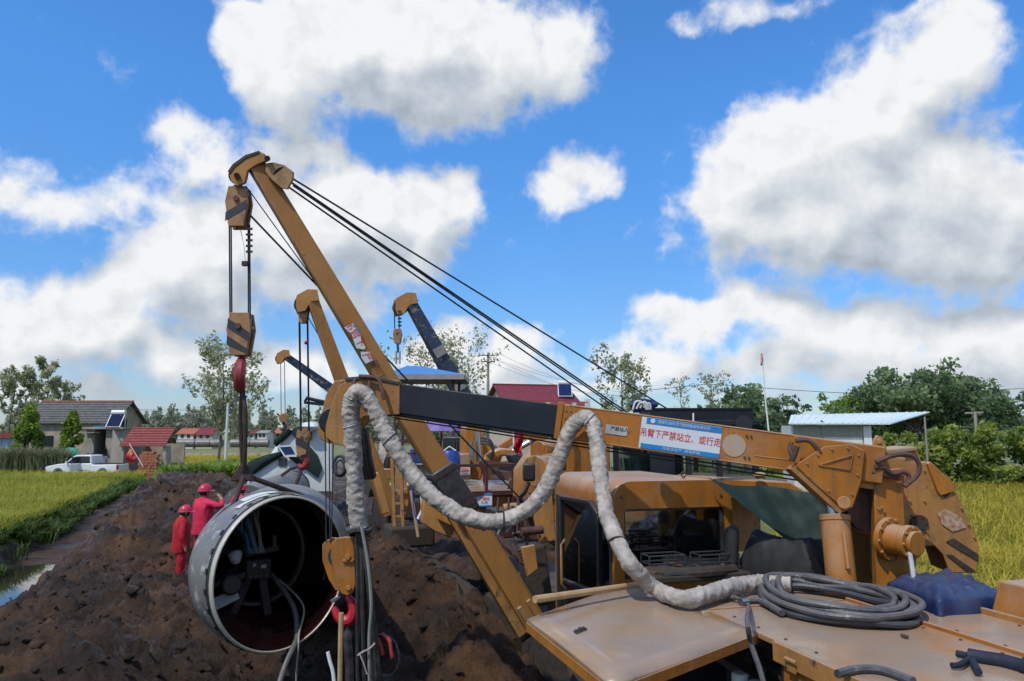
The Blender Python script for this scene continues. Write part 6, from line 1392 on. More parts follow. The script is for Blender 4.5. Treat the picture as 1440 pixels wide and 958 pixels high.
def tree(base, H, rw, kind, n, leaf, m_, label, group, seed, trunk_r=.14, name='tree', crown0=.25, lean=0.):
    rr = random.Random(seed); base = Vector(base); T = thing(name, base, label, 'tree', group); tb = MB(); cl = []
    top = base + UP * H * .97 + V(lean, 0, 0)
    def pt(t): return lerp(base, top, t) + V(math.sin(t * 5 + seed) * .012 * H, math.cos(t * 4 + seed) * .012 * H, 0)
    tb.tube([pt(t) for t in np.linspace(0, .95, 9)], [trunk_r * (1 - t * .9) for t in np.linspace(0, .95, 9)], 8)
    if kind == 'poplar':
        for k in range(26):
            t = crown0 + (1 - crown0) * (k + rr.random()) / 26; a = rr.uniform(0, 6.28); ln = rw * (1.15 * math.sin(math.pi * min(1, max(.06, (1 - t) / (1 - crown0) * .8 + .10))) ** .7) * rr.uniform(.55, 1.15)
            p0 = pt(t * .93); up = ln * rr.uniform(.7, 1.2); p1 = p0 + V(math.cos(a) * ln, math.sin(a) * ln, up); tb.tube([p0, lerp(p0, p1, .5) + V(0, 0, -.1 * ln), p1], [trunk_r * .28 * (1.1 - t), trunk_r * .18 * (1.1 - t), .01], 5)
            for j in range(4):
                q = lerp(p0, p1, .35 + .25 * j) + V(rr.uniform(-.2, .2), rr.uniform(-.2, .2), rr.uniform(-.1, .2)) * rw * .35; s = rw * rr.uniform(.14, .27); cl.append((*q, s, s, s * rr.uniform(1.0, 1.5), rr.uniform(.25, .75)))
    elif kind == 'cone':
        for k in range(70):
            t = rr.random() ** .8; a = rr.uniform(0, 6.28); prof = math.sin(math.pi * min(1, .16 + .84 * t)) ** .6 * (1 - t * .35); q = base + UP * H * (.04 + .93 * t) + V(math.cos(a), math.sin(a), 0) * rw * prof * rr.uniform(.45, .95); s = rw * rr.uniform(.16, .30); cl.append((*q, s, s, s * 1.4, rr.uniform(.3, .9)))
    else:
        for k in range(34):
            a = rr.uniform(0, 6.28); e = rr.uniform(.05, 1.0); L_ = rw * rr.uniform(.55, 1.05); p0 = pt(rr.uniform(.25, .55)); p1 = base + UP * H * (.34 + .62 * e * rr.uniform(.85, 1.05)) + V(math.cos(a), math.sin(a), 0) * L_ * math.cos(e * 1.15) ; tb.tube([p0, lerp(p0, p1, .5) + UP * .04 * H, p1], [trunk_r * .45, trunk_r * .25, .015], 5)
            for j in range(4):
                q = lerp(p0, p1, .50 + .18 * j) + V(rr.uniform(-1, 1), rr.uniform(-1, 1), rr.uniform(-.5, .6)) * rw * .16; s = rw * rr.uniform(.10, .19); cl.append((*q, s * 1.15, s * 1.15, s * .8, rr.uniform(.15, .8)))
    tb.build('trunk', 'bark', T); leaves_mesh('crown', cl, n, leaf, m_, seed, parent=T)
    return T
def gp(px, Y, z=0.): q = P(px, 607, Y); q.z = z; return q
def hgt(py, Y): return P(720, py, Y).z
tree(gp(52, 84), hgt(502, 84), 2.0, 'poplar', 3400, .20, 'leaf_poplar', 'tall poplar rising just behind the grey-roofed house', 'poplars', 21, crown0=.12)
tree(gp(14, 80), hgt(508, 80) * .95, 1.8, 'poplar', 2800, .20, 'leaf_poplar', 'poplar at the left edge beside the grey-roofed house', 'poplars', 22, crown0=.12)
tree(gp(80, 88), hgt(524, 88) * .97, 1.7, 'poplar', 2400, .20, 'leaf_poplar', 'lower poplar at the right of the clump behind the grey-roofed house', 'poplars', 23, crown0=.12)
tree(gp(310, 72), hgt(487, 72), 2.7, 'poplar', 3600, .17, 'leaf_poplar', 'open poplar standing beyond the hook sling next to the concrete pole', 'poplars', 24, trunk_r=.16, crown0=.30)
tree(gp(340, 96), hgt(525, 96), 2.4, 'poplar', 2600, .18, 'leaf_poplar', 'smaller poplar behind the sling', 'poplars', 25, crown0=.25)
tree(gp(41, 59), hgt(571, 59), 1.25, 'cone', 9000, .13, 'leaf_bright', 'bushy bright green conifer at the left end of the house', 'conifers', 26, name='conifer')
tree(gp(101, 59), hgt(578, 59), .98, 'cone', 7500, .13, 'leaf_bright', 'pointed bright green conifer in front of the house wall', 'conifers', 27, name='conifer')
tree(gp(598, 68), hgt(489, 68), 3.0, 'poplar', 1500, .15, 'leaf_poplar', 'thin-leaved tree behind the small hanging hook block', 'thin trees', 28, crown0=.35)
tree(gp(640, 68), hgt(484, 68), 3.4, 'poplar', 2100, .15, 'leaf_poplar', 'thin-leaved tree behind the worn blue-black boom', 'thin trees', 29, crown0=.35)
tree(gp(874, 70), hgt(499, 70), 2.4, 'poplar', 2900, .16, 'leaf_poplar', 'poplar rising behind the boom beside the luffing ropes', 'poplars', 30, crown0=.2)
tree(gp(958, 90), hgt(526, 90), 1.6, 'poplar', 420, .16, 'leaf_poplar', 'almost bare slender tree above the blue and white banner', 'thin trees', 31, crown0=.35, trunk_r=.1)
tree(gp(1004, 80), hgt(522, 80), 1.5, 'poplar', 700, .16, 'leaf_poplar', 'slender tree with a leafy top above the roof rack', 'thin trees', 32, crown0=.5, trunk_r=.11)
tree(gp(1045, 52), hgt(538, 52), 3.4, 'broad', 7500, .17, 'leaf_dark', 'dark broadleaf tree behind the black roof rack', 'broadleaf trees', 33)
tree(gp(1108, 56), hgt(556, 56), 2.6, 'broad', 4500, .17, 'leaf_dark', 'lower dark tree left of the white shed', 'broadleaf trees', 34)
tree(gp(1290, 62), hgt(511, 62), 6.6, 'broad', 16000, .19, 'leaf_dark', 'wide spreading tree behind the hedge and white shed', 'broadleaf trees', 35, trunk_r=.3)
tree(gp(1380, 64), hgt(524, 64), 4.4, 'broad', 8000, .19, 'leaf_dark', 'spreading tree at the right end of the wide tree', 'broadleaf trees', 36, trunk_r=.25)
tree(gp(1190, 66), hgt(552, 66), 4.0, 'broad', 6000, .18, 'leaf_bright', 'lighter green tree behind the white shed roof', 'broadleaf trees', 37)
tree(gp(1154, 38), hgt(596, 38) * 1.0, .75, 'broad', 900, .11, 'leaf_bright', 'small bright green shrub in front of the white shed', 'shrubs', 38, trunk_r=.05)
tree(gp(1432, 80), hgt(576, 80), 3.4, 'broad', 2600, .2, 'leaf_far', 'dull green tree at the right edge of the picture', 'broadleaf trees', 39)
def woods():
    rr = random.Random(50); cl = []
    for k in range(420):
        az = rr.uniform(-34, 40); Y = rr.uniform(190, 290); X = Y * math.tan(R(az)); H = rr.uniform(7.5, 10.5) * Y / 220
        if az > -8: H *= .62
        for j in range(7):
            t = j / 6; w = 1.5 * math.sin(math.pi * (.15 + .8 * t)) + .3; cl.append((X + rr.uniform(-.8, .8), Y + rr.uniform(-.8, .8), H * (.08 + .9 * t), w, w, H * .10, rr.uniform(.15, .75)))
    o = leaves_mesh('woodland', cl, 80000, .62, 'leaf_far', 51); tag(o, 'grey-green belt of distant poplars along the horizon', 'woodland', kind='stuff')
woods()

# ------------------------------------------------------------------ buildings
mat('plaster', (.46, .375, .27), .85, col2=(.27, .235, .185), scale=1.2, streak=(.17, .145, .115), streakamt=.5, spots=(.18, .16, .13), spotscale=.8, spotlo=.6, bump=.2)
mat('concrete', (.36, .33, .28), .85, col2=(.27, .25, .21), scale=1.4)
mat('slate', (.14, .14, .135), .8, col2=(.09, .09, .088), scale=4, spots=(.05, .05, .05), spotscale=2.2, spotlo=.58, bump=.5, bscale=10)
mat('tile_red', (.26, .055, .05), .7, col2=(.18, .04, .038), scale=3, spots=(.10, .03, .03), spotscale=2.5, spotlo=.62, bump=.3, bscale=10)
mat('tile_magenta', (.20, .026, .040), .7, col2=(.13, .02, .03), scale=4, spots=(.08, .02, .025), spotscale=3, spotlo=.6)
mat('tile_orange', (.40, .12, .06), .7, col2=(.30, .10, .06), scale=3)
mat('brick_orange', (.42, .16, .08), .85, col2=(.30, .11, .06), scale=5)
mat('white_wall', (.66, .67, .65), .75, col2=(.55, .56, .55), scale=1.5, streak=(.40, .38, .34), streakamt=.4)
mat('sheet_blue', (.33, .50, .66), .5, var=.15); mat('sheet_cyan', (.62, .72, .73), .45, col2=(.54, .66, .69), scale=2)
mat('cream', (.55, .48, .38), .8, var=.15)
mat('red_trim', (.42, .10, .09), .6); mat('window_dark', (.03, .035, .04), .2, var=.2)
def gable(T, x0, x1, y0, y1, z0, ze, zr, wall, roof, over=.35, along='x', tiles=0):
    MB().box(((x0 + x1) / 2, (y0 + y1) / 2, (z0 + ze) / 2), (x1 - x0, y1 - y0, ze - z0)).build('wall', wall, T)
    ym = (y0 + y1) / 2
    for x in (x0, x1 - .2): MB().prism([V(x, y0 + .01, ze), V(x, y1 - .01, ze), V(x, ym, zr - .1)], V(.2, 0, 0)).build('gable_wall', wall, T)
    rf = None
    for sgn in (-1, 1):
        ye = y0 - over if sgn < 0 else y1 + over; zz = ze - over * (zr - ze) / (ym - y0)
        o = MB().prism([V(x0 - over, ye, zz), V(x1 + over, ye, zz), V(x1 + over, ym, zr), V(x0 - over, ym, zr)], V(0, 0, .10)).build('roof', roof, T); rf = rf or o
        if tiles and sgn < 0:                          # rows of tiles in relief
            for k in range(tiles):
                t = (k + .5) / tiles; a = lerp(V(x0 - over, ye, zz), V(x0 - over, ym, zr), t); b = lerp(V(x1 + over, ye, zz), V(x1 + over, ym, zr), t); MB().beam(a + UP * .11, b + UP * .11, .14, .05).build('tile_row', roof, o)
    MB().beam(V(x0 - over, ym, zr + .1), V(x1 + over, ym, zr + .1), .3, .14).build('ridge', 'tile_orange' if roof == 'slate' else roof, rf)
    return rf
def solar_heater(x, y, z, label, s=1., yaw=0., lean=.9):
    T = thing('solar_heater', (x, y, z), label, 'solar heater'); a = Vector((x, y, z))
    MB().cyl(a + V(-.62 * s, .9 * s, 1.35 * s), a + V(.62 * s, .9 * s, 1.35 * s), .24 * s, n=18).build('tank', 'white_paint', T, bevel=.03)
    p = MB().prism([a + V(-.58 * s, 0, .12 * s), a + V(.58 * s, 0, .12 * s), a + V(.58 * s, .85 * s, 1.25 * s), a + V(-.58 * s, .85 * s, 1.25 * s)], V(0, .05, -.03)).build('panel', 'solar_blue', T)
    for k in range(9): q = a + V((-.52 + .13 * k) * s, -.03, .14 * s); MB().cyl(q, q + V(0, .83 * s, 1.10 * s), .035 * s, n=6).build('tube', 'solar_blue', p)
    for u in (-.62, .62): MB().beam(a + V(u * s, -.05, 0), a + V(u * s, .88 * s, 1.3 * s), .05, .05).build('frame', 'white_paint', T); MB().beam(a + V(u * s, .9 * s, 0), a + V(u * s, .9 * s, 1.3 * s), .05, .05).build('frame', 'white_paint', T)
    MB().beam(a + V(-.62 * s, -.05, .06), a + V(.62 * s, -.05, .06), .05, .05).build('frame', 'white_paint', T)
def left_farm():
    Y0 = 64.; x0, x1 = P(36, 600, Y0).x, P(166, 600, Y0).x; ze, zr = hgt(592, Y0), hgt(566, Y0 + 2.6)
    T = thing('farmhouse', ((x0 + x1) / 2, Y0, 0), 'old farmhouse with worn grey slate roof and tan wall', 'house')
    gable(T, x0, x1 - .5, Y0, Y0 + 5.2, 0, ze, zr, 'plaster', 'slate', tiles=9)
    ax0, ax1 = P(122, 600, 62).x, P(174, 600, 62).x; za = hgt(603, 62)
    # flat-roofed annex with porch opening
    MB().box(((P(150, 600, 62).x + ax1) / 2, 63.0, za / 2), (ax1 - P(150, 600, 62).x, 2., za)).build('annex_wall', 'concrete', T)
    MB().box(((ax0 + P(134, 600, 62).x) / 2, 63.0, za / 2), (P(134, 600, 62).x - ax0, 2., za)).build('annex_wall', 'concrete', T)
    MB().box(((ax0 + ax1) / 2, 62.9, za + .05), (ax1 - ax0 + .3, 2.6, .16)).build('flat_roof', 'concrete', T)
    MB().box(((P(134, 600, 62).x + P(150, 600, 62).x) / 2, 63.7, za / 2), (1.2, .1, za)).build('back_wall', 'window_dark', T)  # near-black wall colour paints the shaded porch interior
    MB().box((P(130, 600, 61.5).x, 61.4, hgt(608.5, 61.5)), (1.0, 1.0, .08)).build('porch_slab', 'concrete', T)
    d = MB().box((P(148, 600, 61.9).x, 61.9, 1.0), (.5, .05, 2.0)).build('door', 'window_dark', T)
    MB().box((P(150, 600, 61.8).x + .1, 61.85, 1.05), (.03, .06, .12)).build('handle', 'dark_steel', d)
    MB().box((P(68, 600, 63.9).x, 63.97, 2.6), (.9, .06, .9)).build('window', 'window_dark', T)
    MB().box((P(140, 601, 61.8).x, 61.75, hgt(601, 61.8)), (1.0, .08, .22)).build('sign_board', 'sign_blue', T)
    ch = MB().box((P(173, 596, 63).x, 63.2, hgt(597, 63)), (.3, .3, .9)).build('chimney', 'ink_dark', T)
    solar_heater(P(158.5, 600, 61.6).x, 61.6, za + .1, 'solar water heater on the flat annex of the grey-roofed farmhouse', .92)
    # red-roofed shed with open front
    Y1 = 57.5; sx0, sx1 = P(175, 620, Y1).x, P(234, 620, Y1).x; ze = hgt(625, Y1); zr = hgt(603, Y1 + 1.6)
    S = thing('tile_shed', ((sx0 + sx1) / 2, Y1, 0), 'small open-fronted shed with broken dull red tile roof', 'shed')
    rf = MB().prism([V(sx0 - .1, Y1 - .5, ze - .15), V(sx1 + .15, Y1 - .5, ze - .15), V(sx1 - .1, Y1 + 1.7, zr), V(sx0 - .25, Y1 + 1.7, zr)], UP * .1).build('roof', 'tile_red', S)
    for k in range(7):
        t = (k + .5) / 7; a, b = lerp(V(sx0 - .1, Y1 - .5, ze - .15), V(sx0 - .25, Y1 + 1.7, zr), t), lerp(V(sx1 + .15, Y1 - .5, ze - .15), V(sx1 - .1, Y1 + 1.7, zr), t); MB().beam(a + UP * .11, b + UP * .11, .12, .05).build('tile_row', 'tile_red', rf)
    MB().prism([V(sx0 - .05, Y1 - .3, 0), V(sx0 - .05, Y1 + 3.4, 0), V(sx0 - .05, Y1 + 3.4, ze), V(sx0 - .05, Y1 + 1.7, zr), V(sx0 - .05, Y1 - .3, ze - .1)], V(.2, 0, 0)).build('gable_wall', 'concrete', S)
    MB().prism([V(sx0 - .85, Y1 - .2, 0), V(sx0 - .1, Y1 - .2, 0), V(sx0 - .1, Y1 - .2, ze), V(sx0 - .85, Y1 - .2, zr - .1)], V(0, .2, 0)).build('side_wall', 'concrete', S)
    MB().prism([V(sx1 - .1, Y1 - .3, 0), V(sx1 + .25, Y1 - .3, 0), V(sx1 + .1, Y1 - .3, ze - .1), V(sx1 - .1, Y1 - .3, ze - .1)], V(0, .9, 0)).build('gable_wall', 'concrete', S)
    MB().box(((sx0 + sx1) / 2, Y1 + 3.3, ze / 2), (sx1 - sx0, .2, ze)).build('back_wall', 'plaster', S)
    BP_ = thing('brick_stack', ((P(208, 650, Y1 - .6).x), Y1 - .6, 0), 'stack of orange bricks in the mouth of the red-roofed shed', 'bricks')
    xb0, xb1 = P(196, 650, Y1 - .6).x, P(222, 650, Y1 - .6).x; zt = hgt(635, Y1 - .6); nr = 9; nc = 6; w = (xb1 - xb0) / nc; h = zt / nr; bm_ = None
    for i in range(nr):
        for j in range(nc):
            if i == nr - 1 and j in (0, 5): continue
            o = None
            if bm_ is None: o = MB().box((0, 0, 0), (w * .93, .5, h * .86)).build('brick', 'brick_orange', BP_, bevel=0); bm_ = o.data
            else: o = bpy.data.objects.new('brick', bm_); C.objects.link(o); adopt(o, BP_)
            o.location = V(xb0 + w * (j + .5 + (.25 if i % 2 else 0)), Y1 - .6 + random.uniform(-.04, .04), h * (i + .5))
    # blue sheet fence at the far left with a brown cap
    F = thing('sheet_fence', (P(6, 640, 60).x, 60, 0), 'light blue sheet-metal fence with brown cap at the left edge', 'fence'); xa, xb = P(-60, 640, 60).x, P(17, 640, 60).x; zf = hgt(616, 60)
    n = 14
    for k in range(n): MB().box((xa + (xb - xa) * (k + .5) / n, 60 + (.03 if k % 2 else 0), zf / 2), ((xb - xa) / n * .96, .04, zf)).build('panel', 'sheet_blue', F)
    MB().box(((xa + xb) / 2, 60, zf + .2), (xb - xa + .2, .8, .4)).build('cap', 'tile_red', F)
    # white parapet wall left
    MB_ = None
left_farm()
def right_house():
    Y0 = 58.; x0, x1 = P(712, 560, Y0).x, P(812, 560, Y0).x; zr = hgt(543.5, Y0 + 3); ze = hgt(562, Y0)
    T = thing('red_roof_house', ((x0 + x1) / 2, Y0, 0), 'house with crimson tiled roof above the black boom section', 'house')
    rf = gable(T, x0, x1, Y0 + .4, Y0 + 5.6, 0, ze, zr, 'cream', 'tile_magenta', over=.4, tiles=0)
    # crimson front eave with little white brackets
    MB().beam(V(x0 + .8, Y0 - .35, ze - .32), V(x1 + .8, Y0 - .35, ze - .32), .7, .34).build('eave', 'red_trim', T)
    for k in range(6): x = x0 + .9 + (x1 - x0 - .2) * k / 5; MB().box((x, Y0 - .72, ze - .42), (.34, .12, .34)).build('bracket', 'white_wall', T)
    MB().box((x1 + .95, Y0 - .2, ze - .7), (.28, .5, 1.5)).build('corner_post', 'white_wall', T)
    w = MB().box((P(716, 552, Y0 + .3).x, Y0 + 2.9, ze + .55), (.06, .5, .8)).build('gable_window', 'window_dark', T)
    for k in range(3): MB().box((x0 + 1.3 + 2.0 * k, Y0 + .36, ze - 1.9), (1.1, .06, 1.2)).build('window', 'window_dark', T)
    solar_heater(P(795, 556, Y0 + .9).x, Y0 + .9, ze + .25, 'solar water heater on the crimson roof', .86)
    T.rotation_euler = (0, 0, R(16))
right_house()
def white_shed():
    Y0 = 38.; T = thing('white_shed', (P(1170, 610, Y0).x, Y0, 0), 'white shed with pale blue sheet roof and side awning', 'shed')
    a, b = P(1114, 600, Y0), P(1212, 600, Y0 - .6); d = 3.2; zt = hgt(597, Y0); X = V(b.x - a.x, b.y - a.y, 0); X.normalize(); Yv = V(-X.y, X.x, 0); A = V(a.x, a.y, 0); L_ = (V(b.x, b.y, 0) - A).length
    MB().prism([A, A + X * L_, A + X * L_ + Yv * d, A + Yv * d], UP * (zt - .05)).build('wall', 'white_wall', T)
    MB().box(A + X * L_ * .5 - Yv * .02 + UP * (zt - .35), (L_ - .1, .03, .55), (X, Yv, UP)).build('eave_shade_board', 'grey_fascia', T)  # grey board paints the eave's shadow on the upper wall
    c = [A + X * (-.25) - Yv * .45 + UP * zt, A + X * (L_ + 1.2) - Yv * .45 + UP * (zt - .02), A + X * (L_ + 4.1) + Yv * (d - .5) + UP * (zt + .62), A + X * .6 + Yv * (d + .3) + UP * (zt + .5)]
    rf = MB().prism(c, UP * .06).build('roof', 'sheet_cyan', T)
    for k in range(16):
        t = (k + .5) / 16; p0 = lerp(c[0], c[1], t); p1 = lerp(c[3], c[2], t); MB().beam(p0 + UP * .075, p1 + UP * .075, .05, .035).build('roof_rib', 'sheet_cyan', rf)
    MB().prism([A + X * (L_ + .05) - Yv * .06, A + X * (L_ + .42) - Yv * .06, A + X * (L_ + .42) - Yv * .06 + UP * (zt - .1), A + X * (L_ + .05) - Yv * .06 + UP * (zt - .1)], Yv * .2).build('end_wall', 'white_paint', T)
    MB().cyl(A + X * (L_ + 3.6) + Yv * 2, A + X * (L_ + 3.6) + Yv * 2 + UP * (zt + .4), .05, n=8).build('awning_post', 'grey_fascia', T)
    MB().box(A + X * L_ * .62 - Yv * .03 + UP * .95, (.8, .04, 1.9), (X, Yv, UP)).build('door', 'grey_fascia', T)
white_shed()
def far_houses():
    for k, (x0, x1, yr, ye, yb, Y, wall, roof, lab) in enumerate(((250,272,603,610,617,150,'white_wall','tile_orange','distant white house with orange roof left of the magenta roof'), (276,299,602,611,617,150,'cream','tile_magenta','distant house with magenta roof beyond the row of pipes'), (343,358,605,610,616,160,'white_wall','tile_magenta','distant low house with dark red roof right of the sling'), (362,375,606,609,616,160,'white_wall','grey_fascia','distant white flat-roofed house left of the shelter'), (387,399,602,609,616,165,'cream','tile_orange','distant cream gable house just left of the shelter'), (1398,1420,583,590,600,120,'cream','tile_orange','small cream house at the right edge behind the hedge'))):
        X0, X1 = P(x0, 610, Y).x, P(x1, 610, Y).x; T = thing('distant_house', ((X0 + X1) / 2, Y, 0), lab, 'house', 'distant houses'); gable(T, X0, X1, Y, Y + 5, 0, hgt(ye, Y), hgt(yr, Y), wall, roof, over=.3)
        for j in range(2): MB().box((X0 + (X1 - X0) * (.3 + .4 * j), Y - .02, hgt((ye + yb) / 2, Y)), (.6, .06, .7)).build('window', 'window_dark', T)
far_houses()

# ------------------------------------------------------------------ pickup, flag, poles, wires
mat('car_white', (.70, .72, .74), .25, var=.04, scale=1, coat=.5)
mat('tyre', (.02, .02, .02), .8); mat('rim_grey', (.35, .35, .36), .35, metal=.8)
def pickup():
    Y0 = 55.; xf = P(75, 650, Y0).x; L_ = 5.15; T = thing('pickup_truck', (xf + L_ / 2, Y0, 0), 'white double-cab pickup truck parked behind the rice', 'pickup truck'); D = 1.75
    def Z(x, z): return V(xf + x, Y0 - D / 2, z)
    low = [(.05, .45), (.0, .70), (.08, .92), (.9, 1.08), (1.35, 1.12), (3.25, 1.12), (3.3, 1.02), (5.1, 1.05), (5.15, .55), (5.0, .42)]
    MB().prism([Z(*q) for q in low], V(0, D, 0)).build('body', 'car_white', T, bevel=.06, seg=3)
    cab = [(1.25, 1.10), (1.95, 1.66), (2.15, 1.72), (3.05, 1.72), (3.2, 1.66), (3.28, 1.10)]
    cb = MB().prism([Z(*q) + V(0, .10, 0) for q in cab], V(0, D - .2, 0)).build('cab', 'car_white', T, bevel=.05, seg=3)
    for w in ([(1.45, 1.14), (1.98, 1.58), (2.25, 1.62), (2.25, 1.14)], [(2.35, 1.14), (2.35, 1.62), (3.02, 1.62), (3.14, 1.14)]): MB().prism([Z(*q) + V(0, .09, 0) for q in w], V(0, .02, 0)).build('window', 'window_dark', cb)
    MB().prism([Z(1.28, 1.14) + V(0, .2, 0), Z(1.92, 1.62) + V(0, .25, 0), Z(1.92, 1.62) + V(0, D - .25, 0), Z(1.28, 1.14) + V(0, D - .2, 0)], V(-.02, 0, .02)).build('windscreen', 'window_dark', cb)
    # rear door stands open
    dr = MB().prism([Z(2.38, .55) + V(0, -.02, 0), Z(2.42, .55) + V(-.25, -.75, 0), Z(2.42, 1.10) + V(-.25, -.75, 0), Z(2.38, 1.10) + V(0, -.02, 0)], V(.04, .02, 0)).build('door', 'car_white', T); MB().prism([Z(2.38, 1.12) + V(0, -.02, 0), Z(2.42, 1.12) + V(-.25, -.70, 0), Z(2.42, 1.58) + V(-.2, -.6, 0), Z(2.38, 1.62) + V(0, .06, 0)], V(.03, .01, 0)).build('door_window', 'window_dark', dr)
    MB().prism([Z(2.42, .6) + V(0, -.004, 0), Z(3.0, .6) + V(0, -.004, 0), Z(3.1, 1.6) + V(0, .08, 0), Z(2.42, 1.6) + V(0, .08, 0)], V(0, .03, 0)).build('door_opening', 'ink_dark', T)
    for x in (.95, 4.15):
        for yy in (-.02, D - .2):
            c = Z(x, .37) + V(0, yy, 0); w = MB().cyl(c, c + V(0, .22, 0), .37, n=22).build('wheel', 'tyre', T, bevel=.03); MB().cyl(c - V(0, .01, 0), c + V(0, .02, 0), .22, n=16).build('rim', 'rim_grey', w)
            MB().tube([Z(x + .45 * math.cos(a), .40 + .45 * math.sin(a)) + V(0, -.01 if yy < 0 else D + .01, 0) for a in np.linspace(0, math.pi, 11)], .045, 6).build('wheel_arch', 'car_white', T)
    MB().box(Z(.10, .80) + V(0, .12, 0), (.22, .22, .16)).build('headlight', 'sign_white', T); MB().box(Z(5.12, .85) + V(0, .10, 0), (.06, .20, .3)).build('tail_light', 'red_paint', T); MB().box(Z(1.55, 1.2) + V(0, -.1, 0), (.10, .18, .16)).build('mirror', 'car_white', T)
    MB().box(Z(4.2, 1.02) + V(0, D / 2, 0), (1.6, 1.4, .16)).build('cargo_bed', 'cab_inside', T)
pickup()
def flags():
    T = thing('red_flag', P(190, 655, 53), 'red flag with yellow mark leaning on its pole behind the pickup', 'flag'); a, b = P(182, 624, 53), P(201, 656, 53); MB().cyl(a, b, .025, n=6).build('pole', 'plastic_white', T)
    rows = [[lerp(lerp(P(182.5, 626, 53), P(194, 645, 53), u), lerp(P(177, 645, 53), P(181, 653, 53), u), v) + V(0, .10 * math.sin(6 * v + 3 * u), 0) for v in np.linspace(0, 1, 9)] for u in np.linspace(0, 1, 9)]
    f = MB().sheet(rows).build('cloth', 'red_paint', T, solid=.006); MB().prism([P(x, y, 52.86) for x, y in ((183,631),(186,633),(184.5,637),(186.5,639),(184,641),(181.5,636))], V(0, .004, 0)).build('emblem', mat('flag_yellow', (.65, .42, .03), .6), f)
    T = thing('windsock_pole', P(1079, 600, 30), 'thin pole with a small red and white pennant above the boom', 'flagpole'); MB().tube([P(1081, 606, 30), P(1076, 560, 30), P(1072, 497, 30)], [.035, .028, .018], 7).build('pole', 'plastic_white', T)
    MB().sheet([[P(1070 + 3.6 * u - .6 * v, 497 + 17 * v, 30 + .05 * math.sin(5 * v + 3 * u)) for u in np.linspace(0, 1, 5)] for v in np.linspace(0, 1, 8)]).build('pennant', mat('pennant', (.55, .35, .33), .7, col2=(.5, .06, .06), scale=5), T, solid=.004)
    t = tag(crumple('green_cover', [P(88, 650, 57), P(113, 650, 57), P(112, 650, 58), P(90, 650, 58)], 1.0, mat('cover_green', (.04, .30, .18), .6), 'small green plastic cover beside the pickup', 'cover', 7, n=14, amp=.12), 'small bright green cover behind the front of the pickup', 'cover')
flags()
def poles():
    T = thing('utility_pole', gp(686, 72), 'concrete utility pole with two crossarms over the black boom', 'utility pole', 'utility poles'); zt = hgt(497, 72); b = gp(686, 72)
    MB().tube([b, b + UP * zt * .5, b + UP * zt], [.19, .16, .12], 12).build('post', 'concrete', T)
    for y, w in ((500, .95), (509, .70)):
        z = hgt(y, 72); MB().beam(b + V(-w, -.15, z), b + V(w, -.15, z), .09, .09).build('crossarm', 'dark_steel', T)
        for u in (-.9, -.45, .45, .9): MB().cyl(b + V(u * w, -.15, z + .04), b + V(u * w, -.15, z + .28), .05, .03, 8).build('insulator', 'concrete', T)
    wz = [hgt(498, 72), hgt(507, 72)]
    for k, (u, z) in enumerate(((-.85, wz[0]), (.85, wz[0]), (-.6, wz[1]), (.6, wz[1]))):
        for (ex, ey, eY) in ((560, 545, 74), (905, 549, 78)):
            p0 = b + V(u, -.15, z + .1); p1 = P(ex, ey + 5 * k, eY); wire('power_wire', [lerp(p0, p1, t) - UP * .9 * math.sin(math.pi * t) for t in np.linspace(0, 1, 9)], .012, 'rope', T, 4)
    T = thing('utility_pole', gp(319, 66), 'white concrete pole standing in the grass right of the open poplar', 'utility pole', 'utility poles'); zt = hgt(567, 66); b = gp(319, 66)
    MB().tube([b, b + UP * zt], [.15, .11], 10).build('post', 'white_wall', T); MB().beam(b + V(-.5, 0, hgt(572, 66)), b + V(.5, 0, hgt(572, 66)), .06, .06).build('crossarm', 'dark_steel', T)
    for z, e in ((hgt(572, 66), (158, 575)), (hgt(570, 66), (158, 573))): p0 = b + V(-.4, 0, z); p1 = P(*e, 66); wire('power_wire', [lerp(p0, p1, t) - UP * .3 * math.sin(math.pi * t) for t in np.linspace(0, 1, 9)], .012, 'rope', T, 4)
    T = thing('fence_post', gp(1373, 46), 'grey concrete post with short crossbar above the hedge', 'post'); b = gp(1373, 46); MB().cyl(b, b + UP * hgt(579, 46), .10, .09, 8).build('post', 'concrete', T); MB().beam(b + V(-.6, 0, hgt(581, 46)), b + V(.5, 0, hgt(580, 46)), .1, .1).build('crossbar', 'concrete', T)
    L_ = thing('power_line', P(1100, 550, 85), 'sagging power line crossing the sky right of the boom', 'power line')
    wire('power_wire', [P(880, 552, 85), P(960, 544, 85), P(1000, 541, 85), P(1090, 547, 85), P(1200, 553, 85), P(1330, 552, 85), P(1460, 545, 85)], .03, 'rope', L_, 4, 5)
poles()
def far_pipes():
    x = 250
    mat('sandbag', (.30, .24, .16), .9, var=.2)
    for k, (a, b) in enumerate(((250, 275), (276, 296), (297, 313), (325, 352), (353, 378))):
        p0, p1 = P(a, 623.5, 92), P(b, 623.5, 92); T = thing('stacked_pipe', p0 - UP * .45, ['grey pipe length at the left end of the far pipe row', 'grey pipe length, second in the far pipe row', 'grey pipe length just left of the white concrete pole', 'grey pipe length just right of the white concrete pole', 'grey pipe length in the far row next to the shelter'][k], 'pipe', 'pipe lengths in the far row')
        MB().cyl(p0, p1, .5, n=20).build('pipe_body', 'pipe_coat', T)
        for u in (.15, .85): q = lerp(p0, p1, u); MB().ball(V(q.x, q.y, .35), .8, 10, sc_=(1.2, 1, .6), rough=.2, seed=k).build('sand_support', 'sandbag', T)
far_pipes()
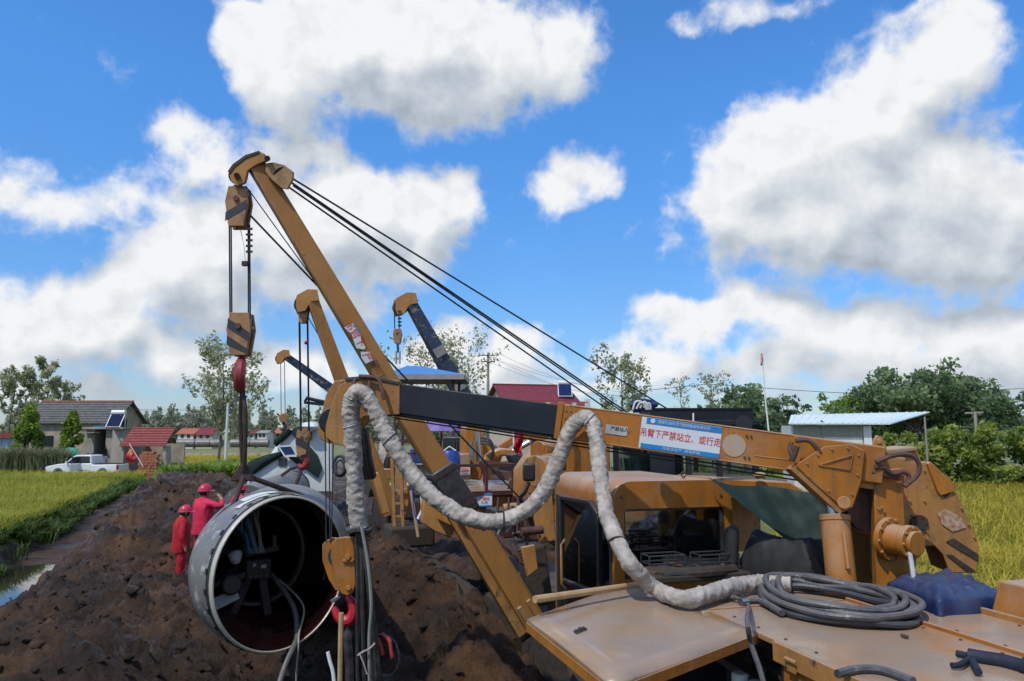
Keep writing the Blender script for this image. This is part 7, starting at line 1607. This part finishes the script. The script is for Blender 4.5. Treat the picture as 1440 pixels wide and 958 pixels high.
# far people at the farmhouse
p0 = pose()
for k, (px, Y, cl, lab) in enumerate(((126, 60.5, 'cloth_white', 'distant person in a pale top by the porch'), (133, 60.8, 'coverall_deep', 'distant person in dark red before the porch opening'), (148, 61, 'cloth_white', 'distant person in a white top at the right side of the doorway'))):
    person('person', gp(px, Y), R(20 * k), 1.65, p0, lab, cl, None, 'people at the farmhouse')

# ------------------------------------------------------------------ hedge, reeds, grasses
def hedge():
    rr = random.Random(61); cl = []
    Y0 = 43
    for k in range(240):
        u = rr.random(); x = P(1232 + 330 * u, 620, Y0).x; z = rr.uniform(.2, hgt(604 + 5 * math.sin(9 * u), Y0)); y = Y0 + rr.uniform(-.9, 1.4) - 3 * u; s = rr.uniform(.35, .6); cl.append((x, y, z, s, s, s * .8, rr.uniform(.1, .9)))
    T = thing('hedge', P(1340, 640, Y0), 'thick leafy hedge with yellow-green leaves behind the golden rice', 'hedge'); leaves_mesh('foliage', cl, 26000, .13, 'leaf_hedge', 62, parent=T)
    for k in range(12): x = P(1240 + 26 * k, 620, Y0).x; MB().cyl(V(x, Y0 - .3 * k * .3, 0), V(x + .1, Y0 - .3 * k * .3, 1.8), .05, .02, 6).build('stem', 'bark', T)
hedge()
def grasses():
    rr = np.random.default_rng(71)
    def box(px0, px1, Y0, Y1, n):
        Y = rr.uniform(Y0, Y1, n); x = rr.uniform(px0, px1, n); return np.stack([(x - 720) / FPX * Y, Y, np.zeros(n)], 1)
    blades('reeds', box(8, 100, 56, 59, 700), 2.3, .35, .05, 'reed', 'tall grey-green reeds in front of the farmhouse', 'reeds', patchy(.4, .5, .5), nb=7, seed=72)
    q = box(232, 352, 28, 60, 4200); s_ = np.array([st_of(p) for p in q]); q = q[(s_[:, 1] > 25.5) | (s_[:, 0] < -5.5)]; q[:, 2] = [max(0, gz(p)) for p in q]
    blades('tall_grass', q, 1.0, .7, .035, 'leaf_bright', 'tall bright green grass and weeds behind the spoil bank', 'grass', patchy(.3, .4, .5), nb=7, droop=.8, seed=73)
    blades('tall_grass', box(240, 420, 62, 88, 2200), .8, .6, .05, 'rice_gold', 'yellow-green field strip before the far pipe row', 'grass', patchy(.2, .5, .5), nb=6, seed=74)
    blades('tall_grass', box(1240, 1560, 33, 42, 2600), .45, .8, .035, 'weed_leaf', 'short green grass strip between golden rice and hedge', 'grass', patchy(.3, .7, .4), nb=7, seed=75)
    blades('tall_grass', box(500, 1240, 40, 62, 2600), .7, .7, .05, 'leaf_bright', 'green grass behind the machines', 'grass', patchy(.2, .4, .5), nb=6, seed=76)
grasses()

# ------------------------------------------------------------------ small details on the near machine and deck
def find(n): return [o for o in bpy.data.objects if o.name == n][0]
TR = find('crane_tractor'); COL = find('column'); DECKS = [o for o in bpy.data.objects if o.name.startswith('deck_plate') and o.parent == TR]
bolt_copies(COL, [P(x, y, 5.778) for x, y in ((1250,640),(1275,638),(1300,662),(1318,676),(1330,690),(1352,715),(1362,738),(1370,756),(1262,690),(1262,715),(1280,705),(1300,705),(1283,725),(1303,748),(1268,745))], V(0, -1, 0), .009, .012, 'yellow_worn')
bolt_copies(find('gusset'), [P(x, y, 5.413) for x, y in ((1135,652),(1150,640),(1170,632),(1192,630),(1207,640),(1206,668),(1198,695),(1165,690))], V(0, -1, 0), .009, .010, 'yellow_worn')
# deck screws along the plates, weld beads, a hatch with a lifting ring
bolt_copies(DECKS[0], [MM(u, w, DZ) for w in (.06, .95) for u in (.5, .25, 0., -.25, -.5, -.75, -1.0)], UP, .010, .006, 'rust_metal')
bolt_copies(DECKS[1], [MM(u, w, DZ) for w in (1.08, 1.52) for u in (.5, .2, -.1, -.4, -.7)], UP, .010, .006, 'rust_metal')
for u0, u1, w0, w1 in ((.70, .70, .02, .98),): MB().beam(MM(u0, w0, DZ + .002), MM(u1, w1, DZ + .002), .018, .012).build('weld_bead', 'yellow_worn', TR)
# weld seams and studs along the boom side
OB = find('outer_boom'); _e0, _h0 = P(1222, 652, 5.56), P(540, 557.5, 6.26); _bd = (_h0 - _e0).normalized(); _bn = V(-_bd.y, _bd.x, 0).normalized(); _bn = _bn if _bn.y < 0 else -_bn; _bu = _bn.cross(_bd); _bu = _bu if _bu.z > 0 else -_bu
def bside(px, u):
    lo, hi = -.2, 1.2
    for _ in range(40):
        m_ = (lo + hi) / 2; q = lerp(_e0, _h0, m_)
        if CX + FPX * q.x / (q.y * math.cos(PITCH) + (q.z - CAMZ) * math.sin(PITCH)) > px: lo = m_
        else: hi = m_
    return lerp(_e0, _h0, lo) + _bn * .1155 + _bu * u
for u in (.128, -.128): MB().tube([bside(x, u) for x in np.linspace(800, 1110, 14)], .0045, 5).build('weld_seam', 'yellow_worn', OB)
bolt_copies(OB, [bside(x, u) for x in (796, 803) for u in (.09, .03, -.03, -.09)], _bn, .008, .010, 'yellow_worn')
bolt_copies(OB, [bside(x, u) for x in (1046, 1052) for u in (.08, -.08)], _bn, .010, .012, 'rust_metal')
# panel gap and latch on the side panel under the deck
for u in (-.30, -.85): MB().box(MM(u, -.004, DZ - .62), (.012, .012, .95), AXM).build('panel_gap', 'ink_dark', TR)
lt = MB(); lt.box(MM(-.16, -.012, DZ - .30), (.02, .12, .05), AXM); lt.build('latch', 'dark_steel', TR, bevel=.004)
# ties round the wrapped cable and loose ends of the wrap
WC = find('wrapped_cable'); _path = smooth_path(CP, 30)
_rt = random.Random(31)
for k in range(90, len(_path) - 80, 131):
    i = k + _rt.randint(-12, 12); d = (_path[i + 1] - _path[i - 1]).normalized(); a = d.orthogonal().normalized(); b = d.cross(a); r = (.072 if i < 450 else .060)
    o = MB().tube([_path[i] + (a * math.cos(t) + b * math.sin(t)) * r + d * .018 * math.sin(t + k) for t in np.linspace(0, 6.28, 17)[:-1]], .006, 6, closed=True).build('tie', 'sling' if k % 3 else 'plate_grey', WC)
    if k % 2:
        st_ = _path[i] + a * r; rows = [[st_ + a * (.01 * j) + d * (.05 * q - .025) - UP * (.028 * j) + b * .012 * math.sin(2 * j + q) for q in range(3)] for j in range(4)]
        MB().sheet(rows).build('loose_flap', 'wrap', WC, smooth=60)
# cloth bundle tied on the boom
cb = thing('cloth_bundle', P(904, 580, 6.0), 'crumpled blue and white cloth bundle on top of the boom', 'cloth bundle')
MB().ball(P(904, 571, 6.05), .085, 18, sc_=(1.15, .9, .62), rough=.55, seed=3).build('blue_cloth', mat('cloth_blue', (.02, .05, .16), .8, var=.4, scale=20, bump=.5, bscale=25), cb)
for k in range(4): MB().tube(smooth_path([P(890 + 5 * k, 576 - k, 5.98), P(894 + 6 * k, 565 + 2 * (k % 2), 5.97), P(903 + 4 * k, 566 + 2 * k, 5.97), P(909 + 2 * k, 576, 5.98)], 5), .008, 6).build('white_stripe', 'canvas_white', cb)
# tool litter on the deck: a dropped bolt, rag
tag(MB().tube([G(1268, 893, DZ + .012), G(1276, 896, DZ + .012)], .010, 6).build('dropped_bolt', 'rust_metal'), 'short rusty bolt dropped beside the hose coil', 'bolt')
